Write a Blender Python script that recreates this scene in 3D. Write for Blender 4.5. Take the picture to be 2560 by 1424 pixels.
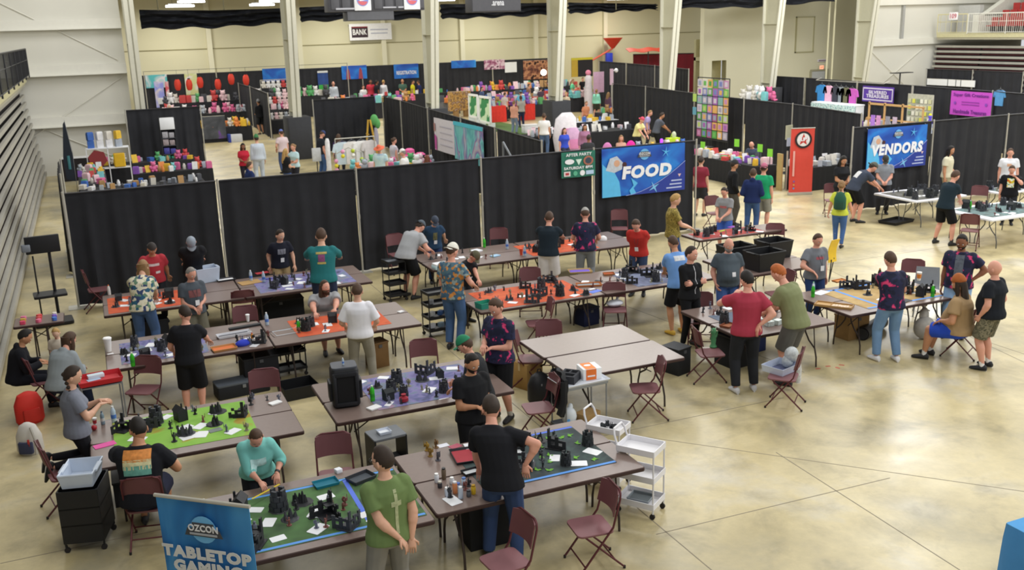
import bpy, bmesh, math, random
import numpy as np
from mathutils import Vector, Matrix
from mathutils.bvhtree import BVHTree

for _o in list(bpy.data.objects):
    bpy.data.objects.remove(_o)
scene = bpy.context.scene
COL = scene.collection
random.seed(7)
PI = math.pi
RAD = math.radians

# ---------------------------------------------------------------- camera
# room frame: X along the end wall, Y towards the end wall, Z up, metres
F_PX, TH, RO, CAM_H, YAW = 2424.8, .26058, -.02909, 5.4786, .40207

def _room(v):
    c, s = math.cos(YAW), math.sin(YAW)
    return Vector((v[0]*c+v[1]*s, -v[0]*s+v[1]*c, v[2]))
_F = _room((0, math.cos(TH), -math.sin(TH)))
_r0 = Vector((1, 0, 0)); _u0 = Vector((0, math.sin(TH), math.cos(TH)))
_R = _room(_r0*math.cos(RO)+_u0*math.sin(RO))
_U = _room(_u0*math.cos(RO)-_r0*math.sin(RO))
CAM = Vector((0, 0, CAM_H))
cam_data = bpy.data.cameras.new('camera')
cam = bpy.data.objects.new('camera', cam_data)
COL.objects.link(cam)
cam.matrix_world = Matrix(((_R.x, _U.x, -_F.x, CAM.x), (_R.y, _U.y, -_F.y, CAM.y), (_R.z, _U.z, -_F.z, CAM.z), (0, 0, 0, 1)))
cam_data.sensor_width = 36
cam_data.lens = 36*F_PX/2560
cam_data.clip_end = 300
cam_data.dof.use_dof = True
cam_data.dof.focus_distance = 3.0
cam_data.dof.aperture_fstop = 8.5
scene.camera = cam

# ---------------------------------------------------------------- world and lights
world = bpy.data.worlds.new('world'); scene.world = world
world.use_nodes = True
world.node_tree.nodes['Background'].inputs[0].default_value = (.93, .96, 1, 1)
world.node_tree.nodes['Background'].inputs[1].default_value = .66
vs = scene.view_settings
vs.view_transform = 'Standard'; vs.look = 'None'; vs.gamma = 1; vs.use_curve_mapping = False
vs.exposure = 0.10

def area(name, loc, sx, sy, power, colr):
    l = bpy.data.lights.new(name, 'AREA'); l.shape = 'RECTANGLE'; l.size = sx; l.size_y = sy
    l.energy = power; l.color = colr
    o = bpy.data.objects.new(name, l); o.location = loc; COL.objects.link(o)
    o['label'] = 'high bay lamp over the hall'; o['category'] = 'lamp'
    return o
for ix, x in enumerate((3, 14, 25, 36)):
    for iy, y in enumerate((2, 13, 24, 35)):
        area('bay_light', (x, y, 10.6), 3.2, 3.2, 330*(.8, 1.1, 1.8, 2.1)[ix]*(1.0, .95, 1.0, 1.0)[iy], (.97, .98, 1))
for x in (0, 11, 22, 33, 44):
    for y in (6, 20, 31, 40):
        l = bpy.data.lights.new('wall_fill_light', 'POINT'); l.energy = 520*(.62, .85, 1.05, 1.2, 1.0)[x//11]; l.shadow_soft_size = 1.0; l.color = (1, .99, .96)
        o = bpy.data.objects.new('wall_fill_light', l); o.location = (x, y, 9.2); COL.objects.link(o)  # fill points added to brighten the walls, no fixtures modelled
for x in (6, 17, 28, 39):
    for y in (51, 60, 68):
        area('annex_light', (x, y, 7.35), 2.2, 2.2, 330, (1, .97, .88))

# ---------------------------------------------------------------- pixel of the photograph -> point of the room
def ray(u, v):
    return _F+_R*((u-1280)/F_PX)+_U*((712-v)/F_PX)
def P(u, v, z=0.):
    d = ray(u, v); return CAM+d*((z-CAM_H)/d.z)
def PY(u, v, y):
    d = ray(u, v); return CAM+d*(y/d.y)
def PX(u, v, x):
    d = ray(u, v); return CAM+d*(x/d.x)

# ---------------------------------------------------------------- materials
MATS = {}
def _nt(m):
    m.use_nodes = True
    return m.node_tree, m.node_tree.nodes, m.node_tree.links
def s2l(c):
    return tuple(((x/12.92) if x <= .04045 else ((x+.055)/1.055)**2.4) for x in c)
def hexc(h):
    h = h.lstrip('#'); return s2l(tuple(int(h[i:i+2], 16)/255 for i in (0, 2, 4)))
def mat(c, rough=.7, metal=0., var=.06, scale=8., spec=.4, coords='Object', emit=0., alpha=1., trans=0.):
    """plain procedural material: colour c (hex) with faint noise variation"""
    key = (c, rough, metal, var, scale, spec, emit, alpha, trans)
    if key in MATS: return MATS[key]
    m = bpy.data.materials.new('mat_'+c.lstrip('#'))
    nt, nd, lk = _nt(m)
    b = nd['Principled BSDF']; col = hexc(c)
    b.inputs['Roughness'].default_value = rough
    b.inputs['Metallic'].default_value = metal
    b.inputs['Specular IOR Level'].default_value = spec
    if var > 0:
        tc = nd.new('ShaderNodeTexCoord'); nz = nd.new('ShaderNodeTexNoise'); nz.inputs['Scale'].default_value = scale
        nz.inputs['Detail'].default_value = 3
        mx = nd.new('ShaderNodeMix'); mx.data_type = 'RGBA'
        mx.inputs['A'].default_value = tuple(max(0, x*(1-var*2)) for x in col)+(1,)
        mx.inputs['B'].default_value = tuple(min(1, x*(1+var*2)) for x in col)+(1,)
        lk.new(tc.outputs[coords], nz.inputs['Vector']); lk.new(nz.outputs['Fac'], mx.inputs['Factor'])
        lk.new(mx.outputs['Result'], b.inputs['Base Color'])
    else:
        b.inputs['Base Color'].default_value = col+(1,)
    if emit:
        b.inputs['Emission Color'].default_value = col+(1,); b.inputs['Emission Strength'].default_value = emit
    if alpha < 1: b.inputs['Alpha'].default_value = alpha
    if trans: b.inputs['Transmission Weight'].default_value = trans
    m.diffuse_color = col+(1,)
    MATS[key] = m
    return m
def pattern(name, cols, scale=6., kind='noise', rough=.75, dist=0., stops=None, vec=(1, 1, 1), coords='Object', detail=2.):
    """several colours in hard or soft patches"""
    key = ('pat', name)
    if key in MATS: return MATS[key]
    m = bpy.data.materials.new(name); nt, nd, lk = _nt(m); b = nd['Principled BSDF']
    b.inputs['Roughness'].default_value = rough; b.inputs['Specular IOR Level'].default_value = .3
    tc = nd.new('ShaderNodeTexCoord'); mp = nd.new('ShaderNodeMapping'); mp.inputs['Scale'].default_value = vec
    lk.new(tc.outputs[coords], mp.inputs['Vector'])
    if kind == 'voronoi':
        t = nd.new('ShaderNodeTexVoronoi'); t.inputs['Scale'].default_value = scale
        sep = nd.new('ShaderNodeSeparateColor'); lk.new(t.outputs['Color'], sep.inputs['Color']); fac = sep.outputs[0]
    elif kind == 'wave':
        t = nd.new('ShaderNodeTexWave'); t.inputs['Scale'].default_value = scale; t.inputs['Distortion'].default_value = dist; fac = t.outputs['Fac']
    else:
        t = nd.new('ShaderNodeTexNoise'); t.inputs['Scale'].default_value = scale; t.inputs['Detail'].default_value = detail; t.inputs['Distortion'].default_value = dist; fac = t.outputs['Fac']
    lk.new(mp.outputs['Vector'], t.inputs['Vector'])
    cr = nd.new('ShaderNodeValToRGB'); cr.color_ramp.interpolation = 'CONSTANT' if kind != 'soft' else 'LINEAR'
    el = cr.color_ramp.elements
    n = len(cols)
    if stops is None:
        stops = [i/n for i in range(n)] if kind != 'noise' else [0]+[.5+(i-n/2)*.11 for i in range(1, n)]
    while len(el) < n: el.new(.5)
    for i, c in enumerate(cols):
        el[i].position = stops[i]; el[i].color = hexc(c)+(1,)
    lk.new(fac, cr.inputs['Fac']); lk.new(cr.outputs['Color'], b.inputs['Base Color'])
    MATS[key] = m
    return m
BLK = '#17181b'

# ---------------------------------------------------------------- mesh building
class MB:
    def __init__(s): s.v = []; s.f = []; s.m = []; s.cur = 0; s.X = None
    def _add(s, vs, fs):
        o = len(s.v)
        if s.X is not None: vs = [tuple(s.X @ Vector(p)) for p in vs]
        s.v += [tuple(p) for p in vs]
        s.f += [tuple(i+o for i in f) for f in fs]; s.m += [s.cur]*len(fs)
        return s
    def box(s, c, d, rz=0., rx=0., ry=0., taper=1.):
        hx, hy, hz = d[0]/2, d[1]/2, d[2]/2
        vs = [(-hx, -hy, -hz), (hx, -hy, -hz), (hx, hy, -hz), (-hx, hy, -hz)]
        vs += [(x*taper, y*taper, hz) for x, y, z in vs]
        R = Matrix.Rotation(rz, 3, 'Z') @ Matrix.Rotation(ry, 3, 'Y') @ Matrix.Rotation(rx, 3, 'X')
        vs = [tuple(R @ Vector(p)+Vector(c)) for p in vs]
        return s._add(vs, [(0, 3, 2, 1), (4, 5, 6, 7), (0, 1, 5, 4), (1, 2, 6, 5), (2, 3, 7, 6), (3, 0, 4, 7)])
    def rbox(s, c, d, r=.01, rz=0., seg=2):
        """box with rounded vertical edges and a small top chamfer"""
        hx, hy = d[0]/2, d[1]/2; r = min(r, hx*.98, hy*.98); ring = []
        for k, (sx, sy) in enumerate(((1, 1), (-1, 1), (-1, -1), (1, -1))):
            for i in range(seg+1):
                a = (k+i/seg)*PI/2
                ring.append((sx*(hx-r)+math.cos(a)*r, sy*(hy-r)+math.sin(a)*r))
        n = len(ring); e = min(r, d[2]*.25)*.5
        lv = [(-d[2]/2, 1-e/hx*.6), (-d[2]/2+e, 1), (d[2]/2-e, 1), (d[2]/2, 1-e/hx*.6)]
        cz, sz = math.cos(rz), math.sin(rz); vs = []
        for z, k in lv:
            for x, y in ring:
                x, y = x*k, y*k
                vs.append((c[0]+x*cz-y*sz, c[1]+x*sz+y*cz, c[2]+z))
        fs = [tuple(range(n-1, -1, -1)), tuple(range(3*n, 4*n))]
        for j in range(3):
            for i in range(n):
                i2 = (i+1) % n; fs.append((j*n+i, j*n+i2, (j+1)*n+i2, (j+1)*n+i))
        return s._add(vs, fs)
    def tube(s, p, q, r1, r2=None, n=8, caps=True):
        r2 = r1 if r2 is None else r2
        p, q = Vector(p), Vector(q); d = (q-p)
        if d.length < 1e-6: return s
        d.normalize(); a = d.orthogonal().normalized(); b = d.cross(a); vs = []
        for c, r in ((p, r1), (q, r2)):
            for i in range(n):
                t = 2*PI*i/n; vs.append(tuple(c+(a*math.cos(t)+b*math.sin(t))*r))
        fs = [(i, (i+1) % n, n+(i+1) % n, n+i) for i in range(n)]
        if caps: fs += [tuple(range(n-1, -1, -1)), tuple(range(n, 2*n))]
        return s._add(vs, fs)
    def path(s, pts, r, n=6):
        pts = [Vector(p) for p in pts]; vs = []; prev = None
        for i, p in enumerate(pts):
            d = (pts[min(i+1, len(pts)-1)]-pts[max(i-1, 0)]).normalized()
            a = d.orthogonal().normalized() if prev is None else (prev-d*prev.dot(d)).normalized()
            prev = a; b = d.cross(a); rr = r[i] if isinstance(r, (list, tuple)) else r
            for k in range(n):
                t = 2*PI*k/n; vs.append(tuple(p+(a*math.cos(t)+b*math.sin(t))*rr))
        m = len(pts); fs = [(j*n+i, j*n+(i+1) % n, (j+1)*n+(i+1) % n, (j+1)*n+i) for j in range(m-1) for i in range(n)]
        fs += [tuple(range(n-1, -1, -1)), tuple(range((m-1)*n, m*n))]
        return s._add(vs, fs)
    def lathe(s, prof, c=(0, 0, 0), n=14, sq=1.):
        """profile [(r, z)...] turned about z, closed top and bottom"""
        vs = []; m = len(prof)
        for r, z in prof:
            for i in range(n):
                t = 2*PI*i/n; vs.append((c[0]+r*math.cos(t), c[1]+r*sq*math.sin(t), c[2]+z))
        fs = [(j*n+i, j*n+(i+1) % n, (j+1)*n+(i+1) % n, (j+1)*n+i) for j in range(m-1) for i in range(n)]
        fs += [tuple(range(n-1, -1, -1)), tuple(range((m-1)*n, m*n))]
        return s._add(vs, fs)
    def ball(s, c, r, nu=10, nv=7, f=None):
        r = (r, r, r) if not isinstance(r, (tuple, list)) else r; vs = [(c[0], c[1], c[2]-r[2])]
        for j in range(1, nv):
            ph = PI*j/nv-PI/2
            for i in range(nu):
                t = 2*PI*i/nu; d = (math.cos(ph)*math.cos(t), math.cos(ph)*math.sin(t), math.sin(ph))
                vs.append((c[0]+r[0]*d[0], c[1]+r[1]*d[1], c[2]+r[2]*d[2]))
        vs.append((c[0], c[1], c[2]+r[2])); L = len(vs)-1
        fs = [(0, 1+(i+1) % nu, 1+i) for i in range(nu)]
        for j in range(nv-2):
            for i in range(nu):
                a = 1+j*nu+i; b = 1+j*nu+(i+1) % nu; fs.append((a, b, b+nu, a+nu))
        fs += [(L, 1+(nv-2)*nu+i, 1+(nv-2)*nu+(i+1) % nu) for i in range(nu)]
        return s._add(vs, fs)
    def loft(s, rings, n=16):
        """rings: (centre, xaxis, yaxis, rx, ry) ellipses, closed"""
        vs = []
        for c, ax, ay, rx, ry in rings:
            for i in range(n):
                t = 2*PI*i/n; vs.append(tuple(Vector(c)+Vector(ax)*(math.cos(t)*rx)+Vector(ay)*(math.sin(t)*ry)))
        m = len(rings); fs = [(j*n+i, j*n+(i+1) % n, (j+1)*n+(i+1) % n, (j+1)*n+i) for j in range(m-1) for i in range(n)]
        fs += [tuple(range(n-1, -1, -1)), tuple(range((m-1)*n, m*n))]
        return s._add(vs, fs)
    def prism(s, poly, z0, z1):
        n = len(poly); vs = [(x, y, z0) for x, y in poly]+[(x, y, z1) for x, y in poly]
        return s._add(vs, [tuple(range(n-1, -1, -1)), tuple(range(n, 2*n))]+[(i, (i+1) % n, n+(i+1) % n, n+i) for i in range(n)])
    def grid(s, fn, nu, nv, th=0.):
        """sheet from fn(u, v), optional thickness given as a vector"""
        vs = [tuple(fn(i/nu, j/nv)) for j in range(nv+1) for i in range(nu+1)]; w = nu+1
        fs = [(j*w+i, j*w+i+1, (j+1)*w+i+1, (j+1)*w+i) for j in range(nv) for i in range(nu)]
        if th:
            t = Vector(th); k = len(vs); vs2 = [tuple(Vector(p)+t) for p in vs]; fs2 = [tuple(reversed([a+k for a in f])) for f in fs]
            rim = [j*w for j in range(nv+1)]; edge = [i for i in range(w)]+[j*w+nu for j in range(1, nv+1)]+[nv*w+i for i in range(nu-1, -1, -1)]+[j*w for j in range(nv-1, 0, -1)]
            ne = len(edge); fs3 = [(edge[(i+1) % ne], edge[i], edge[i]+k, edge[(i+1) % ne]+k) for i in range(ne)]
            return s._add(vs+vs2, fs+fs2+fs3)
        return s._add(vs, fs)
    def mesh(s, name, mats, smooth=False):
        me = bpy.data.meshes.new(name); me.from_pydata(s.v, [], s.f)
        if not isinstance(mats, (list, tuple)): mats = [mats]
        for m in mats: me.materials.append(m)
        if max(s.m, default=0) > 0: me.polygons.foreach_set('material_index', s.m)
        if smooth:
            me.polygons.foreach_set('use_smooth', [True]*len(me.polygons))
            if smooth != 2:
                try: me.set_sharp_from_angle(angle=RAD(42))
                except Exception: pass
        me.update()
        return me

def obj(name, me, parent=None, loc=None, rz=None, label=None, mats=None):
    if isinstance(me, MB): me = me.mesh(name, mats, smooth=True)
    o = bpy.data.objects.new(name, me); COL.objects.link(o)
    if parent is not None: o.parent = parent
    if loc is not None: o.location = loc
    if rz is not None: o.rotation_euler = (0, 0, rz)
    if label: o['label'] = label
    return o
def tag(o, label, cat, group=None, kind=None):
    o['label'] = label; o['category'] = cat
    if group: o['group'] = group
    if kind: o['kind'] = kind
    return o
def thing(name, label, cat, loc=(0, 0, 0), rz=0., group=None):
    o = bpy.data.objects.new(name, None); COL.objects.link(o); o.location = loc; o.rotation_euler = (0, 0, rz)
    o.empty_display_size = .1
    return tag(o, label, cat, group)
def struct(name, me, parent=None, mats=None, **k):
    o = obj(name, me, parent, mats=mats, **k)
    if parent is None: o['kind'] = 'structure'
    return o
CACHE = {}
def cached(key, fn):
    if key not in CACHE: CACHE[key] = fn()
    return CACHE[key]
def lin(a, b, t): return a+(b-a)*t

# flat lettering, built as thin solid text
_TXT = {}
def text_mesh(s, bold=.0, shear=0., ext=.002):
    key = (s, bold, shear, ext)
    if key in _TXT: return _TXT[key]
    c = bpy.data.curves.new('lettering', 'FONT'); c.body = s; c.size = 1; c.align_x = 'CENTER'; c.align_y = 'CENTER'
    c.offset = bold; c.shear = shear; c.extrude = ext; c.resolution_u = 3; c.space_character = 1+bold*2.5
    c.space_line = .85
    o = bpy.data.objects.new('t', c); COL.objects.link(o)
    dg = bpy.context.evaluated_depsgraph_get()
    me = bpy.data.meshes.new_from_object(o.evaluated_get(dg)); me.name = 'lettering'
    bpy.data.objects.remove(o); bpy.data.curves.remove(c)
    xs = [v.co.x for v in me.vertices]; ys = [v.co.y for v in me.vertices]
    _TXT[key] = (me, (min(xs), max(xs), min(ys), max(ys)))
    return _TXT[key]
def lettering(s, M, w, h, m, parent, bold=.02, shear=0., name='lettering', lift=.004):
    """text fitted in a w x h box centred at the origin of the frame M (x right, y up, z out)"""
    me, (x0, x1, y0, y1) = text_mesh(s, bold, shear)
    me = me.copy(); me.materials.clear(); me.materials.append(m)
    sx = w/(x1-x0); sy = h/(y1-y0); cx, cy = (x0+x1)/2, (y0+y1)/2
    for v in me.vertices:
        p = Vector(((v.co.x-cx)*sx, (v.co.y-cy)*sy, v.co.z+lift)); v.co = M @ p
    return obj(name, me, parent)
def frame(o, xd, yd):
    """matrix with origin o, x axis xd, y axis yd"""
    x = Vector(xd).normalized(); z = x.cross(Vector(yd)).normalized(); y = z.cross(x)
    return Matrix(((x.x, y.x, z.x, o[0]), (x.y, y.y, z.y, o[1]), (x.z, y.z, z.z, o[2]), (0, 0, 0, 1)))
def decal(M, poly, m, parent, name='print', lift=.003):
    mb = MB(); mb.X = M; mb.prism(poly, lift-.003, lift)
    return obj(name, mb, parent, mats=m)
# ================================================================ the hall
def floor_material():
    m = bpy.data.materials.new('polished_concrete'); nt, nd, lk = _nt(m); b = nd['Principled BSDF']
    tc = nd.new('ShaderNodeTexCoord')
    def noise(sc, det, rough=.55, dist=0.):
        n = nd.new('ShaderNodeTexNoise'); n.inputs['Scale'].default_value = sc; n.inputs['Detail'].default_value = det
        n.inputs['Roughness'].default_value = rough; n.inputs['Distortion'].default_value = dist
        lk.new(tc.outputs['Object'], n.inputs['Vector']); return n.outputs['Fac']
    def ramp(f, stops):
        r = nd.new('ShaderNodeValToRGB'); e = r.color_ramp.elements
        while len(e) < len(stops): e.new(.5)
        for k, (p, c) in enumerate(stops): e[k].position = p; e[k].color = (hexc(c) if isinstance(c, str) else (c, c, c))+(1,)
        lk.new(f, r.inputs['Fac']); return r.outputs['Color']
    base = ramp(noise(.5, 5, .6, .3), [(.30, '#9d957c'), (.44, '#bbad84'), (.56, '#cbbc90'), (.72, '#c8c1ae')])
    patches = ramp(noise(1.3, 5, .65, .4), [(.33, .66), (.5, 1.), (.68, 1.08)])
    mx = nd.new('ShaderNodeMix'); mx.data_type = 'RGBA'; mx.blend_type = 'MULTIPLY'; mx.inputs['Factor'].default_value = .8
    lk.new(base, mx.inputs['A']); lk.new(patches, mx.inputs['B'])
    fine = ramp(noise(9, 3, .7), [(.3, .93), (.7, 1.04)])
    mx2 = nd.new('ShaderNodeMix'); mx2.data_type = 'RGBA'; mx2.blend_type = 'MULTIPLY'; mx2.inputs['Factor'].default_value = 1
    lk.new(mx.outputs['Result'], mx2.inputs['A']); lk.new(fine, mx2.inputs['B'])
    lk.new(mx2.outputs['Result'], b.inputs['Base Color'])
    rr = ramp(noise(1.1, 3), [(.3, .30), (.7, .46)]); lk.new(rr, b.inputs['Roughness'])
    b.inputs['Specular IOR Level'].default_value = .55
    return m
M_FLOOR = floor_material()
fl = struct('floor', MB().box((26, 32, -.1), (76, 90, .2)), mats=M_FLOOR)
fl['label'] = 'polished tan concrete floor with grey mottling'
# saw cut joints of the slab, straight thin dark lines
M_JOINT = mat('#8a8170', .8, var=.1)
def joint(a, b, w=.013):
    a, b = Vector(a), Vector(b); d = b-a; L = d.length; c = (a+b)/2
    obj('joint', MB().box((c.x, c.y, .0006), (L, w, .0012), rz=math.atan2(d.y, d.x)), fl, mats=M_JOINT)
joint(P(1560, 1084), P(2700, 1248)); joint(P(1940, 1130), P(2440, 1450))
joint(P(1640, 1335), P(2225, 1194)); joint(P(2000, 640), P(2560, 905)); joint(P(1500, 740), P(2010, 930))
joint((-1.5, 10.9, 0), (9, 10.9, 0)); joint((5.3, -2, 0), (5.3, 21.4, 0)); joint((13.7, 10, 0), (13.7, 21.4, 0)); joint((-1.5, 17, 0), (20, 17, 0))
# red scuff marks near the right hand tables
M_SCUFF = mat('#c06a58', .8, var=.2)
for u, v in ((2045, 921), (2070, 915), (2094, 919), (2104, 912)):
    p = P(u, v); obj('scuff_mark', MB().rbox((p.x, p.y, .0008), (.09, .05, .0012), .02, rz=u), fl, mats=M_SCUFF)

M_WHITE = mat('#dddbd1', .75, var=.03, scale=.6)
M_CREAM = mat('#d6d1b2', .8, var=.03, scale=.4)
M_CREAM2 = mat('#e0dcc2', .8, var=.03, scale=.4)
M_GIRT = mat('#e6e4da', .6, var=.02)
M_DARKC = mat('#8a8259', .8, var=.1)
CY = 44.0      # plane of the portal columns
AY = 72.2      # far wall of the annex
# end wall left of the opening: sheeting above and below two girts
wl = struct('wall_left', MB().box((-2.3, CY+.6, 5), (8.0, .3, 10.4)), mats=M_WHITE); wl['label'] = 'grey white metal end wall left of the opening'
for z in (2.2, 4.25, 6.05, 8.0):
    obj('girt', MB().box((-2.3, CY+.33, z), (8.0, .24, .40)), wl, mats=M_GIRT)
    obj('flange', MB().box((-2.3, CY+.19, z-.19), (8.0, .34, .03)), wl, mats=M_GIRT)
for a, b in (((-5.6, 6.2), (1.2, 9.6)), ((1.4, 4.6), (-4.5, 8)), ((1.5, 3.9), (-4.4, .3)), ((-5.5, 3.9), (1.4, .3))):
    obj('brace_rod', MB().tube((a[0], CY+.4, a[1]), (b[0], CY+.4, b[1]), .022), wl, mats=M_GIRT)
for x in (-4.9,): obj('wall_stud', MB().box((x, CY+.38, 7.2), (.16, .2, 2.2)), wl, mats=M_GIRT)
# end wall right of the opening
wr = struct('wall_right', MB().box((47.5, CY+.6, 5), (12.6, .3, 10.4)), mats=M_WHITE); wr['label'] = 'grey white metal end wall right of the opening'
for z in (3.95, 6.2):
    obj('girt', MB().box((47.5, CY+.33, z), (12.4, .24, .36)), wr, mats=M_GIRT)
obj('wall_stud', MB().box((43.9, CY+.38, 5.0), (.16, .2, 2.0)), wr, mats=mat('#a9a9a6'))
for a, b in (((41.6, 3.6), (45.6, .6)), ((41.6, .9), (45.6, 3.5))):
    obj('brace_rod', MB().tube((a[0], CY+.4, a[1]), (b[0], CY+.4, b[1]), .022), wr, mats=M_GIRT)
for x in (40.0, 39.6):
    obj('conduit', MB().tube((x, CY+1.6, 0), (x, CY+1.6, 9), .05), wr, mats=M_CREAM)
# side walls behind the seating (mostly hidden)
struct('wall_west', MB().box((-8.3, 20, 5), (.3, 52, 10.4)), mats=M_WHITE)
struct('wall_east', MB().box((55.4, 18, 5), (.3, 52, 10.4)), mats=M_WHITE)
# annex behind the opening
wb = struct('wall_back', MB().box((24, AY+.15, 4), (52, .3, 9)), mats=M_CREAM); wb['label'] = 'far cream panelled wall of the annex'
for k in range(8):
    x = 2.1+6.24*k
    obj('pilaster', MB().box((x, AY-.14, 3.9), (.34, .28, 8)), wb, mats=M_CREAM2)
obj('panel_joint', MB().box((24, AY-.02, 4.55), (52, .05, .05)), wb, mats=M_DARKC)
# cream block wall at the right of the annex, with an opening, a service panel and a door
BX0 = PY(1760, 100, 49.2).x; BX1 = 46.5; BY = 49.2
p0 = PY(1780, 152, BY); p1 = PY(1815, 200, BY)
cw = struct('wall_annex_right', MB().box(((BX0+p0.x)/2, BY+.2, 4), (p0.x-BX0, .4, 9)).box(((p1.x+BX1)/2, BY+.2, 4), (BX1-p1.x, .4, 9))
    .box(((p0.x+p1.x)/2, BY+.2, (p0.z+8.5)/2), (p1.x-p0.x, .4, 8.5-p0.z))
    , mats=M_CREAM2)
obj('shaded_recess', MB().box(((p0.x+p1.x)/2, BY+1.2, 2.2), (p1.x-p0.x+.8, .2, 4.4)).box(((p0.x+p1.x)/2, BY+.7, p0.z+.1), (p1.x-p0.x+.8, 1.2, .2)).box((p1.x-.015, BY+.22, p0.z/2), (.03, .42, p0.z)), cw, mats=mat('#a8a27e'))  # recess shade put into a darker colour, jamb liner added for it
cw['label'] = 'bright cream block wall at the right of the annex'
a, b = PY(1990, 42, BY), PY(2032, 130, BY)
fr = MB()
for (x0, x1, z0, z1) in ((a.x, b.x, a.z-.06, a.z), (a.x, b.x, b.z, b.z+.06), (a.x, a.x+.07, b.z, a.z), (b.x-.07, b.x, b.z, a.z)):
    fr.box(((x0+x1)/2, BY-.04, (z0+z1)/2), (x1-x0, .08, z1-z0))
obj('service_panel_frame', fr, cw, mats=mat('#b9b48e'))
obj('service_panel', MB().box(((a.x+b.x)/2, BY-.015, (a.z+b.z)/2), (b.x-a.x-.14, .03, a.z-b.z-.12)), cw, mats=M_CREAM2)
a = PY(2025, 178, BY)
dr = struct('door_1', MB().box((a.x+.62, BY-.03, a.z/2-.02), (1.02, .06, a.z-.02)), mats=mat('#c8cbcd', .5)); dr['label'] = 'pale grey service door in the cream wall'
obj('door_frame', MB().box((a.x+.02, BY-.05, a.z/2), (.12, .1, a.z)).box((a.x+1.28, BY-.05, a.z/2), (.22, .1, a.z)).box((a.x+.7, BY-.05, a.z+.05), (1.4, .1, .1)), dr, mats=mat('#b1ad93'))
obj('door_handle', MB().tube((a.x+1.0, BY-.12, 1.0), (a.x+1.1, BY-.12, 1.0), .02), dr, mats=mat('#777777', .3, 1.))
# ceilings
struct('ceiling', MB().box((24, 18, 11.0), (66, 54, .2)), mats=mat('#8d8f8c', .9))
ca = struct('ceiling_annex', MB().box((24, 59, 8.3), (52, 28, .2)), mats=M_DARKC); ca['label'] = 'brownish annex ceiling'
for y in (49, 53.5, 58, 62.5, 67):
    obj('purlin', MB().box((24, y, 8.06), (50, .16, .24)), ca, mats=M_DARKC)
struct('lintel', MB().box((22, CY+.6, 9.6), (41, .3, 2.6)), mats=M_CREAM)
# annex strip lamps seen above the swag
M_LAMP = mat('#ffffff', .5, var=0, emit=9.)
for i, (u, v) in enumerate(((450, 15), (478, 4), (655, 12), (682, 3), (1052, 6), (1110, 0), (1545, -3), (590, -12))):
    p = PY(u, v, 58+2.5*(i % 3))
    t = thing('ceiling_lamp', 'bright strip lamp under the annex ceiling above the black swag', 'lamp', p, group='annex strip lamps')
    obj('diffuser', MB().rbox((0, 0, 0), (1.5, .5, .1), .2), t, mats=M_LAMP)
    obj('housing', MB().box((0, 0, .09), (1.2, .3, .08)), t, mats=mat('#999999'))
    obj('hanger', MB().tube((-.4, 0, .1), (-.4, 0, 8.2-p.z), .01, n=5).tube((.4, 0, .1), (.4, 0, 8.2-p.z), .01, n=5), t, mats=mat('#555555'))

# ---------------------------------------------------------------- portal columns, tapering downward
M_COLF = mat('#d6d4c4', .7, var=.03)
M_COLS = mat('#c9c6ae', .7, var=.03)  # web and stiffeners darker than the flange, side shade painted in
M_PAD = mat('#3a3b3f', .85, var=.08)
names = ['at the left corner of the opening', 'second from the left of the opening', 'third from the left of the opening', 'in the middle of the opening', 'left of the cream block wall', 'before the cream block wall', 'at the right corner of the opening']
for k in range(7):
    x = 2.02+6.44*k
    c = struct('column', MB().box((x, CY+.0, 4.5), (.06, .5, 9)), mats=M_COLS)
    c['label'] = 'tapered steel column '+names[k]
    mb = MB(); zs = (0, 9.4); dep = (.55, 1.75); X1 = .19
    vs = []
    for z, d in zip(zs, dep):
        vs += [(x-X1, CY+.35, z), (x+X1, CY+.35, z), (x+X1, CY+.35-d, z), (x-X1, CY+.35-d, z)]
    web = MB()._add([(v[0]+(.16 if v[0] < x else -.16), v[1], v[2]) for v in vs], [(3, 2, 1, 0), (4, 5, 6, 7), (0, 1, 5, 4), (1, 2, 6, 5), (2, 3, 7, 6), (3, 0, 4, 7)])
    c.data = web.mesh('column', M_COLS)
    f = MB(); t = .07
    for y0, y1 in ((CY+.35-dep[0], CY+.35-dep[1]), (CY+.35, CY+.35)):
        q = [(x-X1, y0, 0), (x+X1, y0, 0), (x+X1, y0+t, 0), (x-X1, y0+t, 0), (x-X1, y1, 9.4), (x+X1, y1, 9.4), (x+X1, y1+t, 9.4), (x-X1, y1+t, 9.4)]
        f._add(q, [(3, 2, 1, 0), (4, 5, 6, 7), (0, 1, 5, 4), (1, 2, 6, 5), (2, 3, 7, 6), (3, 0, 4, 7)])
    obj('flange', f, c, mats=M_COLF)
    st = MB()
    for z in (2.1, 5.2, 7.2): st.box((x, CY+.35-lin(.55, 1.75, z/9.4)/2, z), (.36, lin(.55, 1.75, z/9.4)-.02, .03))
    obj('stiffener', st, c, mats=M_COLS)
    if k in (1, 2, 3, 5):
        pd = obj('crash_pad', MB().rbox((x+.05, CY-.02, .93), (1.05, 1.15, 1.86), .06), c, mats=M_PAD)

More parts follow.
